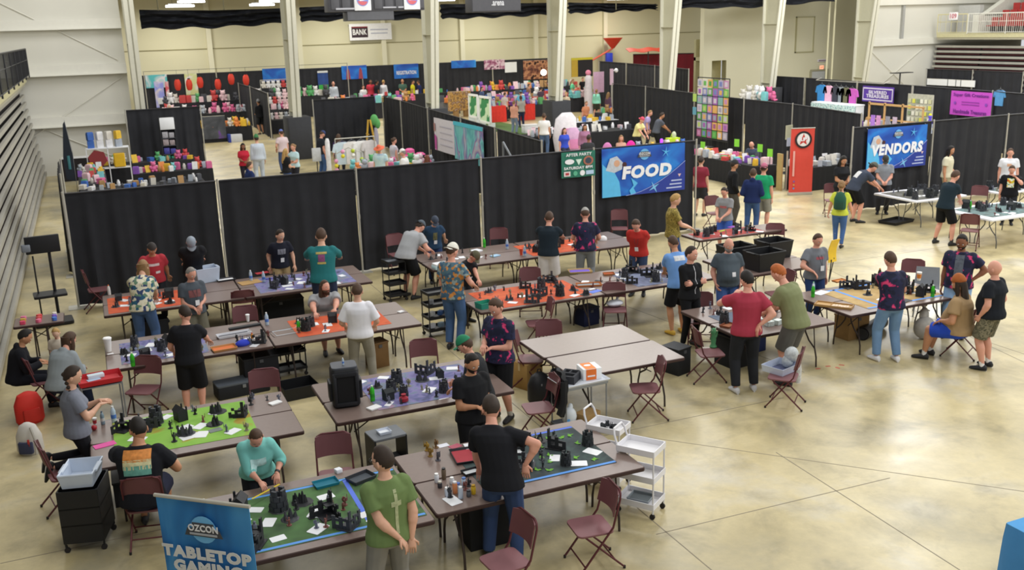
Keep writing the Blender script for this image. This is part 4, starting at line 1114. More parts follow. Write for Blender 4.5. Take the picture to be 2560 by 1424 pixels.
    if gl:
        gm = MB(); gm.X = hr
        for sg in (1, -1):
            gm.path([(.032*sg+.02*math.cos(a_), .100, .008+.015*math.sin(a_)) for a_ in np.linspace(0, 2*PI, 9)], .0022, n=4); gm.tube((.052*sg, .098, .012), (.078*sg, -.01, .008), .002, n=4)
        gm.tube((-.012, .103, .01), (.012, .103, .01), .002, n=4); obj('eyeglasses', gm, t, mats=mat('#202124', .4))
    # ---------------- clothes
    kind, tc = top[0], top[1]
    M_T = tc if not isinstance(tc, str) else mat(tc, .85, 0, .07, 6., spec=.2)
    S = MB(); gr = .016*s if kind != 'hoodie' else .028*s
    torso(S, gr, True)
    for k in 'LR':
        sh, el, wr = T['sh'+k], T['el'+k], T['wr'+k]
        if kind in ('tee', 'polo', 'jersey'):
            en = lin(sh, el, .62 if kind != 'jersey' else .85)
            S.ball(sh, .052*g+gr, 10, 7); S.tube(sh, en, .050*g+gr, .058*g+gr*1.15, 12)
        elif kind == 'tank': pass
        elif kind == 'mid':
            en = lin(el, wr, .35); S.ball(sh, .05*g+gr, 10, 7); S.tube(sh, el, .048*g+gr, .044*g+gr, 12); S.ball(el, .043*g+gr, 10, 6); S.tube(el, en, .044*g+gr, .042*g+gr, 12)
        else:
            S.ball(sh, .05*g+gr, 10, 7); seg_cone(S, sh, el, .048*g+gr, .042*g+gr); S.tube(el, lin(el, wr, .97), .042*g+gr, .032*g+gr*.8, 12)
    if kind == 'hoodie':
        S.ball(T['neck']-fy*.06*s, (.085*s, .06*s, .07*s), 10, 7)
    if kind == 'dress':
        S.loft([(T['pel'], (1, 0, 0), fy, .16*g+gr, .12*g+gr), (T['pel']-Vector((0, 0, .42*s)), (1, 0, 0), fy, .22*g+gr, .20*g+gr)], 16)
    so = obj({'tee': 't_shirt', 'polo': 'polo_shirt', 'jersey': 'jersey', 'hoodie': 'hoodie', 'mid': 'top', 'tank': 'tank_top', 'dress': 'dress'}.get(kind, 'shirt'), bpy.data.meshes.new('shirt'), t)
    def fin_shirt(me, so=so):
        me.materials.clear(); me.materials.append(M_T); me.polygons.foreach_set('use_smooth', [True]*len(me.polygons))
        old = so.data; so.data = me; bpy.data.meshes.remove(old)
        if prints:
            bv = BVHTree.FromPolygons([v.co for v in me.vertices], [p.vertices for p in me.polygons])
            for (where, cx, cz, pw, ph, pc, *shape) in prints:
                sg = 1 if where == 'front' else -1
                nu, nv = 10, 8; vs, ok = [], True
                C0 = lin(T['waist'], T['shc'], cz)
                grid = []
                for j in range(nv+1):
                    for i in range(nu+1):
                        u_, v_ = i/nu-.5, j/nv-.5
                        if shape and shape[0] == 'round':
                            r_ = max(abs(u_), abs(v_))*2; a_ = math.atan2(v_, u_); u_, v_ = .5*r_*math.cos(a_), .5*r_*math.sin(a_)
                        o_ = C0+rx*((cx+u_*pw)*s)+up*(v_*ph*s)+fw(1)*sg*.5
                        loc, nn, idx, ds = bv.ray_cast(o_, fw(1)*-sg, 1.)
                        if loc is None: ok = False; break
                        vs.append(tuple(loc+nn*.004))
                    if not ok: break
                if ok:
                    w_ = nu+1; fs = [(j*w_+i, j*w_+i+1, (j+1)*w_+i+1, (j+1)*w_+i) for j in range(nv) for i in range(nu)]
                    if sg < 0: fs = [tuple(reversed(f)) for f in fs]
                    m2 = bpy.data.meshes.new('print'); m2.from_pydata(vs, [], fs)
                    m2.materials.append(pc if not isinstance(pc, str) else mat(pc, .7, 0, .25, 25.)); m2.polygons.foreach_set('use_smooth', [True]*len(fs))
                    obj('print', m2, so)
    grow(S, vox, 3, fin_shirt)
    bk_, bc = bot[0], bot[1]
    M_B = bc if not isinstance(bc, str) else mat(bc, .85, 0, .1, 7., spec=.2)
    Q = MB(); gr = .013*s; pel = T['pel']
    Q.loft([(pel-Vector((0, 0, .12*s)), (1, 0, 0), fy, .10*g, .09*g), (pel-Vector((0, 0, .05*s)), (1, 0, 0), fy, .165*g+gr, .122*g+gr),
            (pel+Vector((0, 0, .015*s)), (1, 0, 0), fy, .155*g, .112*g), (lin(pel, T['waist'], .4), (1, 0, 0), fw(.4), .140*g, .098*g)], 16)
    for k in 'LR':
        hp_, kn, an = T['hip'+k], T['kn'+k], T['an'+k]
        if bk_ in ('shorts', 'longshorts'):
            e = kn if bk_ == 'shorts' else lin(kn, an, .12); e = lin(hp_, kn, .93) if bk_ == 'shorts' else e
            Q.ball(hp_, .085*g+gr, 10, 7); Q.tube(hp_, e, .086*g+gr, .076*g+gr*1.6, 12)
            if bk_ == 'longshorts': Q.ball(kn, .07*g+gr, 10, 6)
        else:
            sl = 1. if bk_ != 'slim' else .75
            Q.ball(hp_, .083*g+gr, 10, 7); seg_cone(Q, hp_, kn, .083*g+gr, .060*g*(.4+.6*sl)+gr)
            Q.tube(kn, lin(kn, an, .97), .058*g*(.4+.6*sl)+gr, (.052 if bk_ != 'slim' else .036)*s+gr, 12)
    po = obj({'shorts': 'shorts', 'longshorts': 'shorts', 'jeans': 'jeans', 'slim': 'trousers'}.get(bk_, 'trousers'), bpy.data.meshes.new('trousers'), t)
    def fin_p(me, po=po):
        me.materials.clear(); me.materials.append(M_B); me.polygons.foreach_set('use_smooth', [True]*len(me.polygons)); old = po.data; po.data = me; bpy.data.meshes.remove(old)
    grow(Q, vox, 3, fin_p)
    # shoes and socks
    for k, sg in (('R', 1), ('L', -1)):
        an = T['an'+k]; kn = T['kn'+k]
        fdir = Vector((.18*sg, 1, 0)).normalized(); dn = Vector((0, 0, -1))
        if pose == 'kneel': fdir = Vector((0, -.25, -1)).normalized(); dn = Vector((0, -1, .1)).normalized()
        sd_ = fdir.cross(dn).normalized(); q = an+dn*.05*s
        mb = MB()
        mb.loft([(q-fdir*.075*s, sd_, dn, .026*s, .028*s), (q-fdir*.05*s-dn*.012*s, sd_, dn, .040*s, .048*s), (q+fdir*.02*s-dn*.006*s, sd_, dn, .043*s, .046*s), (q+fdir*.09*s+dn*.006*s, sd_, dn, .048*s, .034*s),
                 (q+fdir*.15*s+dn*.012*s, sd_, dn, .042*s, .026*s), (q+fdir*.185*s+dn*.018*s, sd_, dn, .024*s, .016*s)], 10)
        zlim = None
        sh_ = obj('shoe', mb, t, mats=mat(shoes, .6, 0, .05))
        sl = MB(); sl.loft([(q+fdir*x_*s+dn*(.034+0)*s, sd_, fdir, w_*s, .001) for x_, w_ in ((-.08, .02),)]*1+[] if 0 else [], 8) if 0 else None
        so2 = MB(); so2.path([tuple(q+fdir*x_*s+dn*.033*s) for x_ in (-.072, .0, .09, .165)], [.022*s*.6, .024*s*.55, .026*s*.5, .016*s*.5], n=6)
        if detail: obj('sole', so2, sh_, mats=mat('#d9d7d2' if shoes != '#2a2a2c' else '#1b1b1c', .6))
        if socks: obj('sock', MB().tube(an-Vector((0, 0, .02*s)), lin(an, kn, .16), .037*s, .040*s, 10), t, mats=mat(socks, .8))
    for e in extra:
        if e == 'lanyard':
            c0 = T['neck']-up*.03*s; c1 = lin(T['waist'], T['chest'], .35)+fw(.8)*(.135*g+belly*s*.9+.03)
            obj('lanyard', MB().path([tuple(c0+rx*.05*s+fw(1)*.06*s), tuple(T['chest']+rx*.03*s+fw(1)*(.145*g+.012)), tuple(c1)], .004, n=4).path([tuple(c0-rx*.05*s+fw(1)*.06*s), tuple(T['chest']-rx*.03*s+fw(1)*(.145*g+.012)), tuple(c1)], .004, n=4), t, mats=mat('#33363d'))
            bm_ = MB(); bm_.X = frame(tuple(c1+fw(.8)*.008), tuple(rx), tuple(up)); bm_.box((0, -.045*s, 0), (.075*s, .10*s, .004)); obj('badge', bm_, t, mats=mat('#eceef0', .5))
        elif e == 'backpack_green':
            c0 = lin(T['waist'], T['shc'], .5)-fw(1)*.19*s
            mb = MB(); mb.X = Matrix.Translation(c0); mb.loft([((0, 0, -.21*s), (1, 0, 0), (0, 1, 0), .13*s, .08*s), ((0, 0, -.17*s), (1, 0, 0), (0, 1, 0), .155*s, .095*s), ((0, 0, .08*s), (1, 0, 0), (0, 1, 0), .15*s, .09*s), ((0, .01, .21*s), (1, 0, 0), (0, 1, 0), .10*s, .06*s), ((0, .02, .25*s), (1, 0, 0), (0, 1, 0), .04*s, .03*s)], 16)
            bp = thing('backpack', 'dark green backpack on the back of the woman in yellow', 'bag', root, a)
            obj('pack_body', mb, bp, mats=mat('#1f5240', .7)); mb = MB(); mb.X = Matrix.Translation(c0)
            mb.rbox((0, -.09*s, -.09*s), (.2*s, .05*s, .18*s), .03); obj('front_pocket', mb, bp, mats=mat('#1a4536', .7))
            for sg in (1, -1): obj('shoulder_strap', MB().path([tuple(c0+rx*sg*.08*s+up*.22*s), tuple(T['shc']+rx*sg*.10*s+up*.05*s+fw(1)*.02), tuple(T['chest']+rx*sg*.12*s+fw(1)*.14*s), tuple(T['waist']+rx*sg*.15*s)], .016*s, n=5), bp, mats=mat('#173b30', .7))
        elif e == 'tape':   # yellow measuring tape between the hands
            pass
        elif e == 'watch':
            q = lin(T['wrL'], T['elL'], .12); f = (T['elL']-T['wrL']).normalized(); obj('wrist_watch', MB().tube(q-f*.014*s, q+f*.014*s, .033*s, n=12), t, mats=mat('#22252c', .4))
        elif e == 'stripe':
            pass
    return t, T, root, a

SPLAT = pattern('splatter_shirt', ['#1e2138', '#262a48', '#2b2644', '#b0306a', '#d94878'], 9., 'noise', .8, .3, stops=[0, .45, .54, .60, .64])
SPLAT2 = pattern('splatter_shirt_b', ['#1e2138', '#262a48', '#2b2644', '#b0306a', '#d94878'], 7., 'noise', .8, .3, stops=[0, .45, .52, .57, .61])
FLORAL = pattern('floral_shirt', ['#e2dcc4', '#d8d2b4', '#2f5f7a', '#39486f', '#e2dcc4', '#6a8a72', '#cfc7a8'], 18., 'voronoi', .8)
FLORAL2 = pattern('floral_shirt_b', ['#3d5a6e', '#52707c', '#c98a45', '#3f5f78', '#8fa0a0', '#b97a3a', '#48667a'], 20., 'voronoi', .8)
OLIVEP = pattern('olive_camo', ['#8a7a3a', '#7a6c32', '#a08e48', '#6c6130'], 14., 'noise', .8)
CAMO = pattern('camo_shorts', ['#6e6a58', '#5a5848', '#807a66', '#4a4a3e'], 14., 'noise', .8)
STRIPE = pattern('striped_coat', ['#cfd6e0', '#9fb0c6', '#c4cdd8'], 5., 'wave', .8, .5)
JE = '#4a6288'; JD = '#34466c'; KH = '#8f8778'; BKS = '#1b1c1f'
pp_ = person
T0 = .78
# ---- foreground
pp_('person in green tee seen from behind with hands clasped at the back, grey trousers', (957, 1150), -22, ('tee', '#6c8150'), ('trousers', '#8a8780'), ('short', 'dark'), L=('l', .05, -.20, .90, -1, -.3, 0), R=('l', .17, -.13, .82, 1, -.5, 0), h=1.80, hp=8, ht=-28, lod=0, w=1.08, gl=True, feet=((-.14, 0), (.14, .02)), prints=(('back', .03, .30, .03, .42, '#a9b088'), ('back', .03, .55, .10, .05, '#a9b088')), shoes='#3a3a3c')
pp_('person in black tee and blue jeans seen from behind with one hand on the hip', (1228, 1020), 6, ('tee', '#1b1c21'), ('jeans', JD), ('short', 'dark'), L=('w', 1200, 1188, .80), R=('l', .25, -.02, 1.02, 1, -.2, .3), h=1.84, lean=27, side=-15, hp=30, ht=-12, lod=0, w=1.03, skin='pink', feet=((-.17, .05), (.13, -.12)), shoes='#4a5550')
pp_('person in mint long sleeved top leaning over the moss green mat', (640, 1092), 176, ('mid', '#7cc4bd'), ('trousers', '#22242c'), ('buzz', 'brown'), L=('w', 694, 1192, .80), R=('w', 655, 1212, .80), h=1.70, lean=34, hp=50, lod=0, w=1.28, belly=.06, female=1, Y=10.22, skin='pink', extra=('watch',), prints=(('front', 0, .62, .2, .09, '#b5e2dc'),))
pp_('person seated in black tee with orange and teal sunset print', (346, 1072), 14, ('tee', '#1b1c22'), ('shorts', '#23263c'), ('buzz', 'black'), L=('w', 288, 1118, .80), R=('l', .22, .42, .80), pose='sit', h=1.86, lean=16, hp=25, ht=-25, lod=0, w=1.35, skin='tan', prints=(('back', .0, .86, .28, .12, '#d88a45'), ('back', .0, .60, .28, .10, '#e3d3a6'), ('back', .0, .42, .27, .10, '#6fae9e')), shoes='#2a2a2c')
pp_('person with dark braid kneeling on a chair in grey tee', (181, 940), 84, ('tee', '#7b7f8c'), ('slim', '#1d1d22'), ('braid', 'dark'), L=('l', -.02, .36, 1.20), R=('l', .06, .34, 1.18), pose='kneel', h=1.70, hp=20, ht=10, lod=0, w=1.0, female=1, shoes='#1b1b1d')
pp_('bearded person in black tee with tied dark hair looking at a phone', (1180, 908), 148, ('tee', '#1c1d20'), ('shorts', '#17181b'), ('bun', 'black', 'beard'), L=('l', -.02, .27, 1.10), R=('l', .06, .29, 1.10), h=1.82, hp=22, lod=0, w=1.25, belly=.04, skin='tan', Y=10.42)
pp_('person in green cap and black tee at the purple mat table', (1163, 862), -75, ('tee', '#26282c'), ('trousers', '#1f2024'), ('short', 'brown'), ('cap', '#1f7d58'), L=('l', -.15, .34, 1.0), R='front', h=1.72, lean=18, hp=30, skin='pink', Y=11.08)
pp_('person in pink splattered navy shirt and black shorts holding a card', (1240, 768), -140, ('tee', SPLAT), ('shorts', '#17181b'), ('short', 'brown'), L=('l', -.02, .27, 1.08), R=('l', .04, .30, 1.12), h=1.83, hp=32, lod=0, w=1.12, skin='pink', belly=.02, socks='#d6d2cc')
pp_('person in white baseball jersey seen from behind with grey trousers', (893, 728), 4, ('jersey', '#e9e9f0'), ('trousers', '#8f8b80'), ('short', 'brown'), L=('l', -.24, .24, .95), R=('l', .24, .24, .95), h=1.80, hp=18, w=1.12, Y=14.35, feet=((-.15, 0), (.17, .02)))
pp_('bearded person with long brown hair seated in light grey tee', (812, 718), 168, ('tee', '#9a9b9e'), ('shorts', '#30323a'), ('long', 'brown', 'bigbeard'), L=('w', 835, 790, .8), R=('w', 790, 792, .8), pose='sit', h=1.86, lean=30, hp=0, ht=-22, w=1.6, seat=.46, Y=16.62, skin='pink')
pp_('person in black tee and long black shorts seen from behind at the purple mats', (463, 784), 10, ('tee', '#1e1f24'), ('longshorts', '#18191d'), ('short', 'dark'), L=('l', -.26, .30, .92), R=('w', 540, 868, .80), h=1.80, lean=8, hp=25, ht=-35, w=1.12, Y=14.35, skin='pink')
pp_('person in slate tee with red print and lanyard looking down', (477, 684), 162, ('tee', '#4d545c'), ('shorts', '#6d6a5c'), ('buzz', 'grey'), L=('l', -.03, .28, 1.02), R=('l', .05, .26, .98), h=1.82, hp=28, ht=-15, w=1.15, belly=.04, Y=17.15, extra=('lanyard',), prints=(('front', 0, .55, .22, .13, '#7d4a4a'),), skin='pink')
pp_('person in floral shirt and jeans bending over the left row tables', (357, 668), 14, ('tee', FLORAL), ('jeans', '#4c6590'), ('long', 'light'), L=('w', 330, 730, .80), R=('l', .1, .5, .9), h=1.72, lean=34, hp=45, female=1, w=1.05, Y=17.55, feet=((-.12, -.06), (.16, -.1)))
pp_('person in red tee with white lettering leaning on the left row', (380, 622), 172, ('tee', '#b23a44'), ('trousers', '#2a2b30'), ('buzz', 'brown'), ('backcap', '#3a3533'), L=('w', 424, 695, .80), R=('l', .30, .36, .95), h=1.82, lean=18, hp=30, w=1.25, belly=.04, Y=19.75, skin='tan', prints=(('front', 0, .72, .2, .05, '#e8cfd0'), ('front', -.06, .25, .09, .05, '#e8d4d4')))
pp_('person in black tee and grey cap leaning on the left row', (478, 606), 180, ('tee', '#1f2024'), ('trousers', '#26272c'), ('short', 'brown'), ('cap', '#8e97a3'), L=('w', 505, 662, .86), R=('w', 465, 672, .85), h=1.78, lean=30, hp=62, w=1.15, Y=19.85, skin='pink')
pp_('person in navy tee with white lettering leaning with both hands on the table', (700, 588), 166, ('tee', '#20222e'), ('trousers', '#a08a66'), ('short', 'dark'), L=('w', 738, 668, .79), R=('w', 676, 672, .79), h=1.78, lean=16, hp=22, ht=-20, Y=19.75, prints=(('front', 0, .62, .17, .12, '#8d8f98'),), extra=('lanyard',))
pp_('person in teal baseball jacket seen from behind', (803, 590), 6, ('jacket', '#2a7377'), ('jeans', '#2c3550'), ('short', 'brown'), L=('w', 752, 664, .90, -1, -.3, .1), R=('w', 868, 655, .98, 1, -.3, .1), h=1.82, lean=10, hp=22, w=1.22, Y=17.62, prints=(('back', 0, .80, .18, .035, '#b9a860'), ('back', 0, .55, .11, .12, '#8a4a78'), ('back', 0, .30, .14, .035, '#b9a860')))
pp_('person in pale grey tee and black shorts bending over the tool cart', (1050, 566), 42, ('tee', '#a9abaf'), ('shorts', '#17181b'), ('short', 'dark'), ('backcap', '#4a5560'), L=('w', 1066, 632, .95), R=('w', 1080, 628, .95), h=1.80, lean=50, hp=50, w=1.25, belly=.03, skin='pink', socks='#2a2a2c', feet=((-.14, -.02), (.16, -.1)))
pp_('person in navy tee and dark cap behind the far table row', (1087, 552), 168, ('tee', '#2c4560'), ('jeans', '#2c3e66'), ('short', 'brown'), ('cap', '#3c4556'), L=('w', 1116, 606, .80), R=('w', 1082, 612, .85), h=1.78, lean=20, hp=45, Y=19.95, prints=(('front', 0, .5, .1, .2, '#7c7a50'),), extra=('lanyard',))
pp_('person in blue and orange floral shirt, white cap and jeans', (1130, 628), 24, ('tee', FLORAL2), ('jeans', '#45608a'), ('short', 'brown'), ('backcap', '#e4e2d6'), L=('l', -.02, .22, 1.02), R=('l', .30, .26, 1.00), h=1.76, hp=25, ht=20, w=1.02, feet=((-.10, .02), (.10, -.02)), skin='pink', X=5.42)
pp_('person in black tee and camouflage cap bending over the orange mat', (1186, 640), 128, ('tee', '#1c1d22'), ('trousers', '#1a1b1f'), ('short', 'brown'), ('cap', '#5c5a44'), L=('w', 1204, 722, .80), R=('w', 1170, 700, .86), h=1.80, lean=32, hp=60, Y=16.75, extra=('lanyard',), skin='pink')
pp_('person in black tee and white shorts seen from behind', (1373, 545), 10, ('tee', '#1f2a33'), ('longshorts', '#d9d5d6'), ('short', 'brown'), L=('w', 1345, 590, .95), R=('w', 1425, 610, .82), h=1.80, lean=14, hp=25, w=1.15, Y=17.75, skin='pink')
pp_('person in pink splattered navy shirt and grey cap seen from behind', (1463, 535), -2, ('tee', SPLAT2), ('trousers', '#80858c'), ('short', 'brown'), ('cap', '#9a9894'), L=('l', -.2, .36, .98), R=('l', .24, .34, .98), h=1.86, lean=10, hp=28, w=1.15, Y=17.75, skin='pink')
pp_('person in red polo working over the right end of the orange mat row', (1590, 562), 192, ('polo', '#b8352f'), ('jeans', '#33405c'), ('short', 'brown'), L=('w', 1612, 618, .95), R=('w', 1590, 642, .82), h=1.78, lean=24, hp=45, Y=16.85, extra=('lanyard',), skin='pink')
pp_('person with blond hair in olive patterned tee facing right', (1688, 500), 78, ('tee', OLIVEP), ('jeans', '#2f4a78'), ('short', 'blond'), L=('l', -.05, .36, 1.04), R=('l', .08, .40, 1.02), h=1.80, hp=25, w=.98, X=11.45)
pp_('person in light grey tee with red print behind the red mat table', (1811, 480), -158, ('tee', '#8f9194'), ('shorts', '#3f62b8'), ('short', 'dark'), L=('l', -.04, .34, .96), R=('l', .08, .34, .96), h=1.80, lean=6, hp=28, Y=19.2, prints=(('front', 0, .5, .18, .06, '#b8686c'),), skin='pink')
pp_('person in light blue tee and black shorts leaning on the orange mat row', (1683, 607), -28, ('tee', '#6f9bd8'), ('shorts', '#18191d'), ('buzz', 'brown'), L=('w', 1655, 704, .78), R=('l', .16, .30, 1.0), h=1.82, lean=20, hp=30, skin='tan', prints=(('back', 0, .78, .2, .09, '#e4ecf6'),), shoes='#c9a03a')
pp_('person in black track suit standing with crossed arms', (1728, 635), 140, ('shirt', '#1b1c1f'), ('slim', '#16171a'), ('short', 'dark'), L='cross', R='cross', h=1.78, hp=8, ht=-25, w=.96, feet=((-.12, .0), (.16, .06)), prints=(('front', 0, .4, .012, .5, '#d0d0d4'),), skin='pink')
pp_('bald person with grey beard in slate tee and jeans', (1822, 612), 166, ('tee', '#4e5860'), ('jeans', '#44609a'), ('none', 'grey', 'bigbeard'), L='pocket', R='pocket', h=1.86, hp=18, w=1.3, belly=.09, skin='pink', Y=14.1, prints=(('front', -.06, .1, .07, .08, '#e4e6f0'),))
pp_('person in faded red tee and black jeans seen from behind', (1868, 700), -18, ('tee', '#a63a4c'), ('trousers', '#26282d'), ('short', 'black'), L=('l', -.10, .25, 1.40, -1, 0, -.6), R=('l', .12, -.16, .98, 1, -.4, 0), h=1.80, hp=24, ht=-15, w=1.12, shoes='#c9c9cc', skin='pink', Y=11.36, feet=((-.13, .0), (.15, .06)))
pp_('person with ginger hair in sage tee and grey shorts bending to the left', (1947, 683), -62, ('tee', '#7f8560'), ('shorts', '#5c5b57'), ('short', 'ginger'), L=('l', -.1, .44, .92), R=('l', .10, .42, .94), h=1.82, lean=26, hp=38, w=1.15, belly=.02, skin='pink', socks='#e4e4e4', Y=11.36)
pp_('person in grey tee with lanyard and hand at the belly', (2044, 600), 146, ('tee', '#72767d'), ('jeans', '#2c4270'), ('short', 'brown'), L='down', R=('l', .14, .22, 1.0, 1, -.3, 0), h=1.84, hp=24, w=1.18, belly=.05, Y=13.8, extra=('lanyard',), skin='pink', prints=(('front', 0, .62, .16, .05, '#a5525c'),))
pp_('person in pink splattered shirt, light jeans and white sneakers', (2226, 650), -32, ('tee', SPLAT2), ('jeans', '#6f8fb4'), ('short', 'brown'), L=('w', 2188, 702, 1.02), R=('l', .15, .34, 1.05), h=1.80, hp=26, w=1.05, shoes='#e2e2e6', skin='pink', side=-6, Y=11.42, feet=((-.16, .08), (.13, -.02)))
pp_('person in open pink splattered shirt with hand on hip and light jeans', (2405, 605), -170, ('tee', SPLAT), ('jeans', '#8fb0d6'), ('short', 'black', 'beard'), L='hip', R='down', h=1.84, hp=20, w=1.22, belly=.04, skin='brown', prints=(('front', -.01, .45, .13, .38, '#5d6470'),))
pp_('person in rust beanie and tan tee seated in blue shorts', (2398, 712), -72, ('tee', '#a58a66'), ('shorts', '#2c4fc0'), ('longback', 'dark', 'beard'), ('beanie', '#a35a28'), L=('l', -.20, .26, .66), R=('l', .18, .30, .66), pose='sit', h=1.80, lean=6, hp=8, w=1.4, belly=.10, skin='tan', socks='#e4e4e4', seat=.47)
pp_('balding person in black tee and camouflage shorts at the right edge', (2487, 672), -66, ('tee', '#1d2128'), ('shorts', CAMO), ('bald', '#5e5048'), L='pocket', R='pocket', h=1.76, hp=4, w=1.25, belly=.07, skin='pink', socks='#eeeeee', shoes='#22252a', feet=((-.12, .03), (.13, .05)))
pp_('woman in yellow top walking away with long blond hair', (2104, 464), 4, ('tee', '#c9d24c'), ('slim', '#46659a'), ('pony', 'light'), L='swing', R='swing', h=1.64, hp=4, female=1, w=1.05, extra=('backpack_green',), skin='pink', feet=((-.08, .06), (.08, -.05)))
pp_('person in navy hooded sweatshirt seen from behind', (1883, 434), 8, ('hoodie', '#1f2c58'), ('jeans', '#3c5684'), ('short', 'brown'), L=('l', -.12, .18, 1.0), R=('l', .12, .18, 1.0), h=1.72, hp=10)
pp_('person in bright green tee and pink cap seen from behind', (1910, 421), 14, ('tee', '#23a06c'), ('shorts', '#8d8c84'), ('short', 'brown'), ('backcap', '#b0607a'), L=('l', -.1, .2, 1.0), R='down', h=1.80, hp=12, w=1.1, skin='pink')
pp_('person in black hoodie and dark cap walking right by the book stall', (1836, 412), 68, ('shirt', '#1a1b1e'), ('trousers', '#55524c'), ('short', 'dark'), ('cap', '#242428'), h=1.78, hp=12, L='pocket', R='pocket', prints=(('front', .03, .4, .1, .25, '#8a8a8e'),), skin='tan')
pp_('bald vendor in slate tee seated behind the book stall', (1879, 362), -160, ('tee', '#4a5266'), ('trousers', '#2a2b30'), ('bald', 'grey'), pose='sit', h=1.82, hp=40, lean=14, w=1.15, L=('l', -.1, .4, .85), R=('l', .1, .4, .85), skin='pink', lod=1, seat=.5, X=21.32)
pp_('person in dark red top just behind the FOOD drape pole', (1753, 402), 20, ('tee', '#8a3040'), ('shorts', '#33353c'), ('short', 'dark'), h=1.72, lod=2, hp=10)
# ---- by the vendors drape
pp_('woman with long curly black hair in black top', (2108, 402), 150, ('tee', '#242528'), ('trousers', '#202124'), ('curly', 'black'), h=1.62, hp=25, female=1, w=1.1, L='front', R='front', skin='tan', Y=21.1)
pp_('person in white cap bending over in white and slate tee and black shorts', (2182, 418), 62, ('tee', '#3f4656'), ('shorts', '#17181b'), ('short', 'dark'), ('backcap', '#55584e'), lean=52, hp=40, h=1.76, w=1.1, L=('l', -.1, .6, .85), R=('l', .1, .6, .85), X=19.0, prints=(('back', 0, .4, .2, .2, '#dfe1e6'),), skin='pink')
pp_('person in grey tee standing before the VENDORS banner looking down', (2214, 398), 176, ('tee', '#8c9199'), ('trousers', '#33343a'), ('short', 'dark'), ('cap', '#3a3a36'), hp=50, h=1.80, w=1.12, L=('l', -.05, .3, .98), R=('l', .05, .3, .98), Y=20.9, skin='pink')
pp_('person with shoulder length black hair in cream printed tee', (2376, 376), 110, ('tee', '#d9d3b8'), ('shorts', '#9a9276'), ('long', 'black'), hp=18, h=1.78, L=('l', -.12, .2, .95), R='down', skin='tan', lod=1)
pp_('person in dark teal tee and black shorts leaning on the white table', (2388, 440), 38, ('tee', '#1f2e38'), ('shorts', '#17181b'), ('short', 'brown'), lean=22, hp=30, h=1.84, L='down', R=('w', 2406, 523, .78), X=18.85, skin='pink', socks='#3a3a3a', feet=((-.22, -.02), (.18, .05)))
pp_('person in white tee behind the right edge tables', (2526, 382), 176, ('tee', '#dfe0e6'), ('shorts', '#3a3c44'), ('short', 'brown'), hp=16, h=1.86, w=1.22, L='down', R='down', Y=19.8, skin='pink', prints=(('front', 0, .6, .12, .08, '#d8a888'),))
pp_('person in black tee with colourful print at the right edge', (2530, 424), 180, ('tee', '#17181c'), ('trousers', '#24262e'), ('short', 'brown'), hp=30, h=1.80, w=1.3, L=('l', -.1, .2, 1.45), R='down', Y=18.1, skin='pink', prints=(('front', 0, .5, .18, .26, pattern('band_print', ['#c8382c', '#d8c83c', '#e8e8e0', '#5a9a4a'], 9., 'noise')),))
# ---- at the left bleachers
pp_('woman in grey hoodie with long brown hair seated by the bleachers', (172, 850), 40, ('hoodie', '#8f979c'), ('jeans', '#232c42'), ('longback', 'brown'), pose='sit', h=1.68, lean=34, hp=40, ht=15, female=1, L=('l', -.1, .4, .7), R=('l', .1, .45, .7), skin='pink', seat=.46, shoes='#2c2c30')
pp_('small child with fair hair leaning on the low table by the bleachers', (140, 832), -160, ('tee', '#c8beb0'), ('trousers', '#44475a'), ('short', 'blond'), h=1.15, hp=30, L='front', R='front', skin='pale')
pp_('person in black hooded coat seated against the bleachers', (62, 842), 95, ('hoodie', '#1b1c22'), ('trousers', '#1c1e26'), ('short', 'black'), pose='sit', h=1.62, lean=18, hp=30, L=('l', -.08, .4, .75), R=('l', .1, .42, .75), skin='tan', seat=.42)
# ---- behind the long front drape, left
F_ = dict(lod=2)
pp_('person in red tee with dark hair crossing the left aisle', (607, 366), 165, ('tee', '#b8283c'), ('slim', '#26222c'), ('long', 'black'), h=1.62, hp=20, L='front', R='front', skin='brown', female=1, **F_)
pp_('person in pale striped coat and green beret in the left aisle', (641, 347), -8, ('shirt', STRIPE), ('trousers', STRIPE), ('short', 'dark'), ('beanie', '#3c7a48'), h=1.80, hp=10, w=1.15, **F_)
pp_('person in dark blue hoodie just behind the front drape', (624, 414), 70, ('hoodie', '#22305c'), ('jeans', '#2c3c60'), ('short', 'brown'), h=1.66, hp=10, **F_)
pp_('person in pale pink tee and blue and white cap', (703, 332), -20, ('tee', '#dcc8cc'), ('jeans', '#4a5a80'), ('short', 'brown'), ('cap', '#6a7cc0', '#3f56b0'), h=1.74, hp=12, L=('l', -.2, .2, .95), skin='pink', **F_)
pp_('woman in black with long blond hair beside the pale blue top', (714, 380), 60, ('tee', '#1f2024'), ('jeans', '#3c5080'), ('longback', 'blond'), h=1.62, hp=10, female=1, L='chest', R='front', **F_)
pp_('person in pale blue and white top with raised hand', (733, 368), -130, ('tee', '#b9d5da'), ('trousers', '#2c2c34'), ('bun', 'light'), h=1.64, hp=14, R=('l', .3, .25, 1.35), L='front', female=1, skin='pink', **F_)
pp_('person in navy cap and black tee looking at the plush stall', (806, 335), 62, ('tee', '#24282f'), ('jeans', '#44608c'), ('short', 'brown'), ('cap', '#2a3a6c'), h=1.80, hp=38, lean=10, L='down', R='down', skin='pink', **F_)
pp_('woman in purple top with long brown hair seen from behind', (846, 343), 10, ('tee', '#3c2858'), ('slim', '#22242e'), ('longback', 'brown'), h=1.68, hp=5, female=1, w=1.15, **F_)
